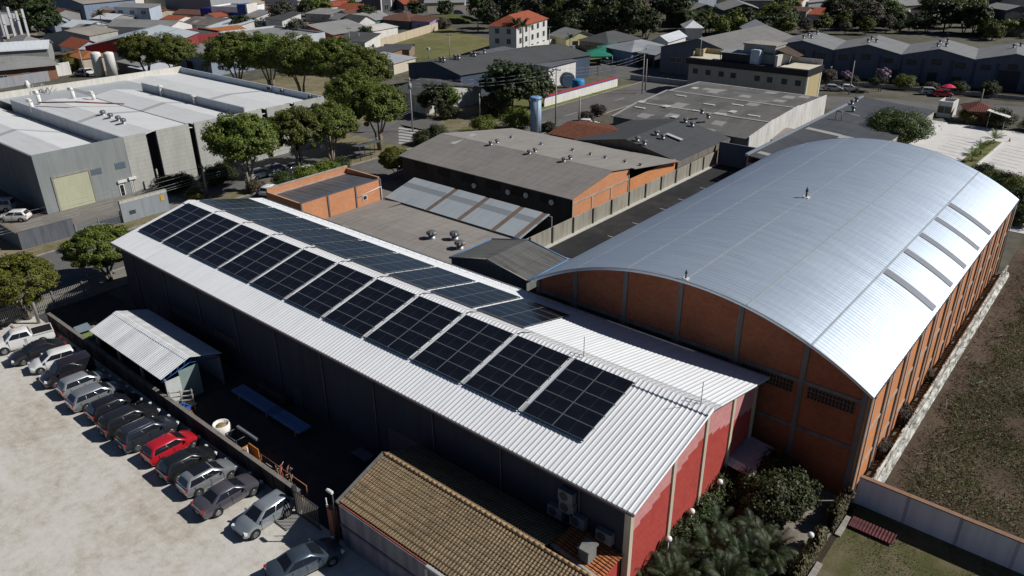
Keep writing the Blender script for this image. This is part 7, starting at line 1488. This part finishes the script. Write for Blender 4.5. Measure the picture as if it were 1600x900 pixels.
for px, py, l in ((1123, 786, 'white globe lamp on a post near the tin canopy'), (1079, 826, 'white globe lamp standing among the shrubs below the red gable'), (1043, 856, 'white globe lamp half buried in the palms'), (1266, 862, 'white globe lamp beside the near hedge')):
    p = G(px+(2 if px < 1200 else 1), {1123: 753, 1079: 799, 1043: 842, 1266: 836}[px], 2.35 if px < 1200 else 1.7); hh = p[2]-.2; p = (p[0], p[1], 0); e = thing('globe_lamp', l, 'lamp', p, 0, 'garden globe lamps'); m = MB(); m.tube((0, 0, 0), (0, 0, hh), .035, n=6); m.build('post', WHITE, e)
    m = MB(); m.lathe([(.02, hh)]+[(.2*math.sin(a), hh+.2-.2*math.cos(a)) for a in np.linspace(.3, 3., 9)], n=14); m.build('globe', M_plain((.78, .78, .76), .3, 0, .05), e)
e = thing('tin_canopy', 'small tin entrance canopy with pale ribbed front lip beside the red gable', 'canopy', (-15.4, 42.8, 0), world=True)
b = MB(); ribbed(b, .12, 41.1, 44.2, [(-16.9, 2.85), (-13.9, 2.5)], h=.03, crest=.03, flank=.02, along='v'); b.build('roof', M_plain((.3, .3, .34), .6, 0, .4, 1.5), e)
b = MB(); b.slab([(-16.95, 40.55, 2.62), (-13.8, 40.55, 2.3), (-13.8, 41.1, 2.52), (-16.95, 41.1, 2.87)], .05); b.build('front_lip', M_roof((.6, .59, .55), 'y', .1, .6), e)
for x, y in ((-14.1, 41.2), (-14.1, 44)): p = MB(); p.tube((x, y, 0), (x, y, 2.45), .05, n=6); p.build('post', DARKM, e)
b = MB(); b.box(-14.6, -13.2, 39.9, 40.1, 0, .35); lab(b.build('garden_kerb', M_wall((.45, .44, .4), .2)), kind='structure')
# brush on the field beside the hall: dry stems, uncountable
rs = np.random.RandomState(8); n = 26000
C = np.stack([rs.uniform(-7.2, 22, n), rs.uniform(46.2, 108, n), rs.uniform(0.02, .4, n)], 1)
keep = rs.random(n) < (.35+.65*(np.sin(C[:, 0]*.9+np.sin(C[:, 1]*.5)*2) > -.2)); C = C[keep]; n = len(C)
keep = ~((C[:, 0] > -2.5+.07*(C[:, 1]-46)) & (rs.random(n) < .8)); C = C[keep]; n = len(C)
lab(quads('dry_brush', C, rs.normal(size=(n, 3))*[1, 1, .4], .055, M_leaf('leaf_dead', (.04, .031, .025), (.075, .06, .048), (.15, .125, .1)), None, rs, 7), kind='stuff')
n = 190000; C = np.stack([rs.uniform(-7, 30, n), rs.uniform(46, 100, n), rs.uniform(.02, .3, n)], 1)
def inpoly(x, y, P):
    r_ = np.zeros(len(x), bool); j = len(P)-1
    for i in range(len(P)):
        c = ((P[i][1] > y) != (P[j][1] > y)) & (x < (P[j][0]-P[i][0])*(y-P[i][1])/(P[j][1]-P[i][1]+1e-9)+P[i][0]); r_ ^= c; j = i
    return r_
GPY = [G(*q) for q in ((1395, 770), (1430, 730), (1475, 640), (1540, 560), (1600, 470), (1700, 420), (1900, 700), (1600, 850), (1480, 810))]
nz = lambda k: k*(np.sin(C[:, 0]*1.7+C[:, 1])+np.sin(C[:, 1]*1.9)+rs.normal(size=n)*.8)
keep = inpoly(C[:, 0]+nz(.45), C[:, 1]+nz(.6), GPY) & (np.sin(C[:, 0]*1.1)+np.sin(C[:, 1]*.8+C[:, 0]*.5)+rs.normal(size=n)*.6 > -1.3); C = C[keep]
lab(quads('field_grass', C, np.stack([rs.normal(size=len(C))*.8, rs.normal(size=len(C))*.8, np.full(len(C), .6)], 1), .07, M_leaf('leaf_field', (.042, .062, .01), (.07, .095, .016), (.105, .13, .026)), None, rs, 2.2), kind='stuff')
n = 16000; C = np.stack([rs.uniform(-8, 8, n), rs.uniform(34, 45, n), rs.uniform(.01, .09, n)], 1); keep = np.sin(C[:, 0]*1.3+2)+np.sin(C[:, 1]*1.1)+rs.normal(size=n)*.5 > -.1; C = C[keep]
lab(quads('lawn_grass', C, np.stack([rs.normal(size=len(C))*.8, rs.normal(size=len(C))*.8, np.full(len(C), .8)], 1), .04, M_leaf('leaf_lawn', (.04, .042, .014), (.075, .075, .026), (.13, .12, .05)), None, rs, 2.4), kind='stuff')
for px, py, s, l in ((1398, 655, .8, 'leafless brown scrub at the sunlit corner of the brick hall'), (1372, 708, .6, 'brown scrub at the foot of the low white wall'), (1440, 590, .6, 'small brown scrub beside the low white wall')): stand(px, py, [T_BUSH[3]], s, l, 'brown scrub beside the hall')
for k, (px, py) in enumerate(((1480, 640), (1510, 560), (1540, 610), (1555, 520), (1450, 720))):
    p = G(px, py); r2 = random.Random(k); m = MB()
    for i in range(9): a = r2.uniform(0, 6.28); x, y = r2.gauss(0, .8), r2.gauss(0, .8); l_ = r2.uniform(.8, 2.2); m.tube((x, y, r2.uniform(.05, .4)), (x+l_*math.cos(a), y+l_*math.sin(a), r2.uniform(.1, .7)), .025, .012, 4)
    o = m.build('dead_branches', M_plain((.22, .19, .16), .9)); o.location = (p[0], p[1], 0); lab(o, 'loose pile of bare grey branches on the brush field, %s counted from the hall' % ORD[k], 'branches', 'branch piles on the brush field')
# ---------------------------------------------------------------- fence, poles, cables
pf = thing('slatted_fence', 'pale concrete slat fence along the pavement at the lot corner', 'fence', (-81, 14, 0), world=True)
b = MB()
for k in range(150): b.box(-81.03, -80.93, 2+k*.165, 2+k*.165+.075, .12, 1.85)
b.build('slat', M_wall((.3, .29, .25), .25), pf)
b = MB(); b.box(-80.93, -80.86, 2, 27, 1.45, 1.55); b.box(-80.93, -80.86, 2, 27, .4, .5); b.box(-81.1, -80.8, 2, 27, 0, .12); b.build('rail', CONC_D, pf)
b = MB(); [b.box(-81.1, -80.85, 2+k*3, 2.16+k*3, 0, 1.95) for k in range(9)]; b.build('post', CONC_D, pf)
b = MB(); b.tube((-79.5, 19.4, .1), (-79.2, 18.4, .1), .03, n=4); b.box(-80.4, -78.9, 18.6, 18.75, 0, .1); lab(b.build('loose_plank', WOODM), 'loose plank lying in the lot corner by the fence', 'plank')
def pole(px, py, yt, label, arm=True, r=.14, grp='utility poles'):
    p = G(px, py); hh = min(HZ(px, py, yt), 14); e = thing('utility_pole', label, 'utility pole', p, 0, grp); m = MB(); m.tube((0, 0, -.05), (0, 0, hh), r*1.25, r*.8, 9); m.build('pole', POLE, e)
    if arm:
        m = MB(); m.box(-1.0, 1.0, -.06, .06, hh-.55, hh-.42); m.build('crossarm', CONC_D, e); m = MB(); [m.lathe([(.06, hh-.42), (.05, hh-.2)], (x, 0, 0), 6) for x in (-.9, -.3, .3, .9)]; m.build('insulator', M_plain((.25, .16, .1), .4), e)
    return (p[0], p[1], hh)
PT = {}
for k, (px, py, yt, l, arm) in enumerate(((324, 305, 257, 'leaning grey utility pole before the pale warehouse panels, right one', 1), (251, 296, 264, 'short grey pole behind the grey forecourt wall', 0), (645, 206, 121, 'tall utility pole with transformer at the crosswalk corner', 1), (750, 186, 146, 'slim street pole in the corner plot', 0), (868, 195, 105, 'tall utility pole right of the blue water tower', 1), (905, 198, 150, 'short utility pole behind the red brown tile roof', 0),
     (1003, 146, 80, 'utility pole at the street bend before the slate gable hall, left of a pair', 1), (1008, 141, 92, 'second pole of the pair at the street bend', 0), (548, 82, 42, 'dark utility pole beside the grey house', 1), (563, 78, 51, 'street lamp pole near the dark utility pole', 0), (703, 92, 52, 'thin dark pole in the sports field', 1), (670, 92, 77, 'floodlight pole at the near edge of the sports field', 0), (61, 505, 432, 'leaning weathered pole at the corner of the slatted fence', 0), (134, 121, 75, 'utility pole beside the slanted white wall', 1), (62, 121, 100, 'short pale pole before the long hipped shed', 0),
     (1326, 148, 95, 'dark lamp post before the first gable of the blue hall', 0), (893, 100, 78, 'dark post on the lawn, left', 0), (905, 100, 80, 'dark post on the lawn, right', 0), (1530, 168, 139, 'lamp post at the right end of the blue hall', 0), (434, 302, 292, 'stub pole at the roof corner beside the verge', 0), (858, 88, 46, 'dark trunk like pole beside the white boundary wall', 0))):
    PT[k] = pole(px, py, yt, l, arm, .13 if py > 130 else .11)
e = thing('transformer', 'grey transformer drum on the crosswalk corner pole', 'transformer', (PT[2][0]+.3, PT[2][1]-.3, PT[2][2]-2.0)); m = MB(); m.tube((0, 0, 0), (0, 0, 1.0), .33, n=12); m.build('drum', M_plain((.3, .32, .33), .5), e)
e = thing('floodlight', 'floodlight head on the near pole of the sports field', 'floodlight', PT[11]); m = MB(); m.box(-.5, .5, -.3, .3, -.1, .5); m.build('head', M_plain((.45, .47, .5), .4), e)
b = MB(); q0, q1 = G(592, 205), G(520, 215)
wire = M_plain((.3, .31, .32), .5)
def sag(a, c, s, n=14): return [(a[0]+(c[0]-a[0])*i/n, a[1]+(c[1]-a[1])*i/n, a[2]+(c[2]-a[2])*i/n-s*4*(i/n)*(1-i/n)) for i in range(n+1)]
def cable(a, c, s, label, r=.022, grp='overhead cables'):
    b = MB(); b.path(sag(a, c, s), r, 4); lab(b.build('overhead_cable', wire), label, 'cable', grp)
A, B, Cc, D_ = PT[0], PT[2], PT[4], PT[6]
SO = (-98, -10, 7.5)
for k, dz in enumerate((-.3, -.9, -1.6, -2.0, -2.3)):
    cable((A[0], A[1], A[2]+dz), (B[0], B[1], A[2]+1.5+dz), .9, 'overhead cable between leaning pole and crosswalk pole, %s from top' % ORD[k], .014 if k < 2 else .02)
    cable((A[0], A[1], A[2]+dz), (SO[0], SO[1], SO[2]+dz), .9, 'overhead cable from leaning pole over the stone lot wall, %s from top' % ORD[k], .014 if k < 2 else .02)
for k, dz in enumerate((-.3, -1., -1.6)):
    cable((B[0], B[1], B[2]+dz), (Cc[0], Cc[1], Cc[2]+dz), .9, 'overhead cable from crosswalk pole to blue tower pole, %s from the top' % ORD[k])
    cable((Cc[0], Cc[1], Cc[2]+dz), (D_[0], D_[1], D_[2]+dz), .9, 'overhead cable from the blue tower pole to the street bend, %s from the top' % ORD[k])
e = thing('bus_shelter', 'dark open shelter on thin posts below the crosswalk tree', 'shelter', G(575, 246), 1.57); m = MB(); m.slab([(-2.5, -1, 2.5), (2.5, -1, 2.5), (2.5, 1, 2.3), (-2.5, 1, 2.3)], .1); m.build('roof', M_plain((.1, .12, .12), .5), e); m = MB(); [m.tube((x, y, 0), (x, y, 2.4), .05, n=6) for x in (-2.2, 0, 2.2) for y in (-.8, .8)]; m.build('post', DARKM, e); m = MB(); m.box(-2, 2, .3, .7, .4, .47); m.build('bench', DARKM, e)
mo = MB(); p = G(690, 32); mo.lathe([(14, 0), (12, .9), (8, 1.6), (3, 2.0), (.1, 2.05)], (p[0], p[1], 0), 24); lab(mo.build('grass_mound', M_ground('mound_grass', [(.4, (.06, .08, .02)), (.6, (.12, .13, .045))], .2, 1.)), kind='structure')
# prototypes that were not needed go away
for pr in T_STREET+T_BRIGHT+T_FAR+T_TALL+T_BUSH+P_GARD+[P_TALL, P_LOW, VENT]:
    if pr.name not in place.__defaults__[-1]:
        for ch in list(pr.children): bpy.data.objects.remove(ch)
        bpy.data.objects.remove(pr)
